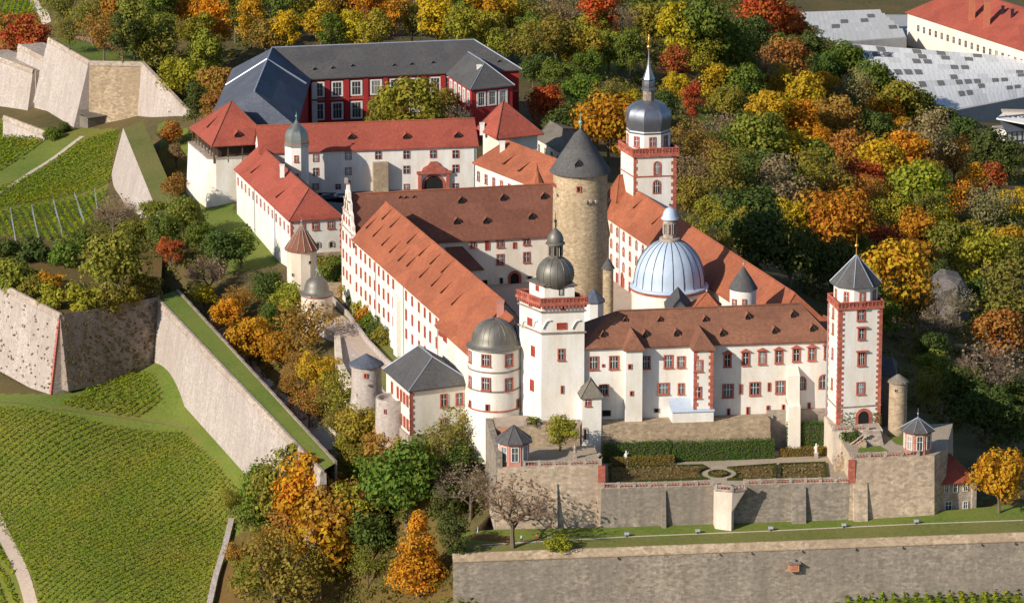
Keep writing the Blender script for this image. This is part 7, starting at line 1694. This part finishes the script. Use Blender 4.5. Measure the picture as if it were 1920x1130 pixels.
hedge(FW, a(1132), a(1250), 8.6, 10.2, gz0, -5.7, 'low_hedge', 'low clipped brown hedge at the left end of the parterre', (0.26, 0.17, 0.03, 1), .25, 26, .18, 4)
hedge(FW, a(1450), a(1546), 6.2, 7.8, gz0, -5.7, 'low_hedge', 'low clipped brown hedge before the stepped white buttress', (0.28, 0.17, 0.03, 1), .25, 26, .18, 5)
def bush(px, py, wpx, c, label, above=None, at_=None):
    cr = rnd.choice(KIND['bush'])[1]; x, y, g = at_ or hit(px, py, 0.6); w_ = wpx / ppm(y, g)
    o = inst(cr, 'bush', None, (x, y, g - .05), rnd.uniform(0, 6), w_); tag(o, label, 'bush', 'shrubs beside the long white wing'); o.color = PAL[c] + (1,)
sh_ = [(640, 520, 'ol'), (650, 535, 'gr'), (658, 550, 'br'), (666, 562, 'gr'), (676, 575, 'dk'), (684, 590, 'yg'), (694, 602, 'or'), (702, 612, 'gr'), (712, 628, 'dk'), (722, 640, 'ol'), (624, 520, 'gr'), (616, 508, 'ol')]
for i, (x, y, c) in enumerate(sh_):
    bush(x, y, 62, c, f'{WORD[c]} shrub at the foot of the long white wing, ' + (['highest up near the gable', 'second', 'third', 'fourth', 'fifth', 'sixth', 'seventh', 'eighth', 'ninth', 'nearest to the slate-roofed house', 'beside the ward wall', 'closest to the red cone tower'][i] + (' from the gable down' if 0 < i < 9 else '')))
for x, y, w_, c, lab in ((515, 545, 34, 'dk', 'dark ivy bush on the wall left of the red cone tower'), (915, 800, 24, 'rd', 'small red bush under the round corner tower'), (1595, 812, 40, 'dk', 'creeper bush left of the arched door'), (1000, 812, 30, 'gr', 'green bush under the upper terrace balustrade'), (245, 625, 40, 'ol', 'weeds growing on the shaded brown bastion face'), (100, 258, 40, 'gr', 'bush at the end of the low front wall'), (120, 245, 34, 'dk', 'dark bush beside the low front wall'), (855, 1065, 40, 'dk', 'dark bush at the left end of the outer rampart'), (905, 1100, 30, 'dk', 'dark bush in the ditch before the outer rampart')):
    bush(x, y, w_, c, lab)
for side, x0, x1 in (('left', 1577, 1603), ('right', 1636, 1653)):
    r_ = random.Random(x0); m = MB(); a0, z0 = EF.px(x0, 786); a1, _ = EF.px(x1, 786)
    for _ in range(160): leafquad(m, Vector(EF.pt(r_.uniform(a0, a1), r_.uniform(z0 - 1.6, z0 + 1.5), .1)), Vector((EF.n.x + r_.uniform(-.4, .4), EF.n.y, r_.uniform(-.2, .5))), .16, r_)
    o = m.build('climbing_ivy', 'foliage', flip=False); o.color = (.14, .16, .04, 1); tag(o, f'thin ivy on the white wall just {side} of the arched door', 'ivy')

# ------------------------------------------------------------------ statues, cars, people
for px, py, lab, c in ((1174, 872, 'white statue on a pedestal by the left brown hedge', 'white_trim'), (1530, 858, 'white statue on a pedestal by the right brown hedge', 'white_trim'), (1078, 858, 'small pale statue on the path beside the left balustrade', 'sandstone_pale')):
    x, y, g = hit(px, py); r_ = thing('statue', (x, y, g), lab, 'statue', 'garden statues'); m = MB(); m.box(x - .4, y - .4, g - .1, x + .4, y + .4, g + 1.1); m.box(x - .5, y - .5, g + 1.101, x + .5, y + .5, g + 1.25); m.build('pedestal', 'sandstone_pale', r_)
    m = MB(); m.lathe(x, y, [(.34, g + 1.25), (.3, g + 1.7), (.24, g + 2.2), (.33, g + 2.6), (.12, g + 2.85), (.17, g + 3.0), (.15, g + 3.2), (.02, g + 3.3)], 10); m.tube([(x - .3, y, g + 2.6), (x - .45, y - .15, g + 2.2), (x - .2, y - .3, g + 2.0)], .09, 5); m.tube([(x + .3, y, g + 2.6), (x + .5, y, g + 2.9)], .08, 5); m.build('figure', c, r_, smooth=60)
def car(px, py, rz, paint, label):
    x, y, g = hit(px, py); r_ = thing('parked_car', (x, y, g), label, 'car', 'cars parked in the outer yard'); cs, sn = math.cos(rz), math.sin(rz); fr = lambda p: (x + p[0] * cs - p[1] * sn, y + p[0] * sn + p[1] * cs, g + p[2])
    m = MB(); pr = [(-2.1, .3), (2.1, .3), (2.15, .7), (1.2, .95), (.6, 1.42), (-1.2, 1.45), (-1.9, .98), (-2.15, .75)]; n = len(pr)
    m.add([fr((a, -.85, b)) for a, b in pr] + [fr((a, .85, b)) for a, b in pr], [list(range(n))[::-1], list(range(n, 2 * n))] + [[i, (i + 1) % n, n + (i + 1) % n, n + i] for i in range(n)]); m.build('body', paint, r_)
    m = MB()
    for s_ in (-.86, .86): m.add([fr(p) for p in ((1.0, s_, .97), (.55, s_, 1.36), (-1.1, s_, 1.38), (-1.65, s_, 1.0))], [[0, 1, 2, 3]])
    m.add([fr(p) for p in ((1.19, -.75, .99), (1.19, .75, .99), (.64, .7, 1.4), (.64, -.7, 1.4))], [[0, 1, 2, 3]]); m.build('window', 'glass', r_)
    for a in (-1.3, 1.3):
        for s_ in (-.82, .82): m = MB(); m.tube([fr((a, s_ - .1, .32)), fr((a, s_ + .1, .32))], .32, 12); m.build('wheel', 'rubber', r_)
car(614, 374, .25, 'car_blue', 'dark blue car on the left of the two parked in the shaded outer yard'); car(641, 371, .2, 'car_silver', 'silver car on the right of the two parked in the shaded outer yard')
def person(px, py, shirt, legs, label, rz=0.0):
    x, y, g = hit(px, py); V = [(0, 0, .95), (0, 0, 1.18), (0, 0, 1.42), (0, 0, 1.52), (0, -.01, 1.64), (0, -.01, 1.74), (.2, 0, 1.4), (.27, -.02, 1.12), (.27, -.1, .88), (-.2, 0, 1.4), (-.27, .02, 1.12), (-.26, -.06, .88), (.1, 0, .9), (.11, -.1, .5), (.11, -.12, .08), (.11, -.24, .04), (-.1, 0, .9), (-.11, .08, .5), (-.11, .16, .08), (-.11, .05, .04)]
    E_ = [(0, 1), (1, 2), (2, 3), (3, 4), (4, 5), (2, 6), (6, 7), (7, 8), (2, 9), (9, 10), (10, 11), (0, 12), (12, 13), (13, 14), (14, 15), (0, 16), (16, 17), (17, 18), (18, 19)]
    RR = [.16, .15, .17, .06, .105, .09, .075, .055, .04, .075, .055, .04, .1, .075, .05, .045, .1, .075, .05, .045]
    me = bpy.data.meshes.new('person'); me.from_pydata(V, E_, []); o = bpy.data.objects.new('person', me); COL.objects.link(o)
    md = o.modifiers.new('s', 'SKIN'); sv = me.skin_vertices[0].data
    for q, r_ in zip(sv, RR): q.radius = (r_, r_ * .8)
    sv[0].use_root = True; o.modifiers.new('u', 'SUBSURF').levels = 1; o.modifiers['u'].render_levels = 1
    dg = bpy.context.evaluated_depsgraph_get(); nm = bpy.data.meshes.new_from_object(o.evaluated_get(dg)); o.modifiers.clear(); o.data = nm
    nm.materials.clear(); [nm.materials.append(M[k]) for k in ('skin', shirt, legs, 'brown_wood')]
    for p in nm.polygons:
        c = p.center; p.material_index = 3 if (c.z > 1.68 or (c.z > 1.6 and c.y > .02)) else 0 if (c.z > 1.5 or (c.z < .95 and abs(c.x) > .2)) else 1 if c.z > .93 else 2; p.use_smooth = True
    o.location = (x, y, g); o.rotation_euler = (0, 0, rz); tag(o, label, 'person', 'walkers')
person(978, 1016, 'cloth_white', 'cloth_dark', 'walker in a white top under the bare tree on the grass', .6)
person(1006, 1016, 'cloth_red', 'cloth_dark', 'walker in a red top right of the white-clad one', -.8)
person(896, 1000, 'cloth_white', 'cloth_white', 'walker all in white on the shaded road below the garden bastion', 1.5)
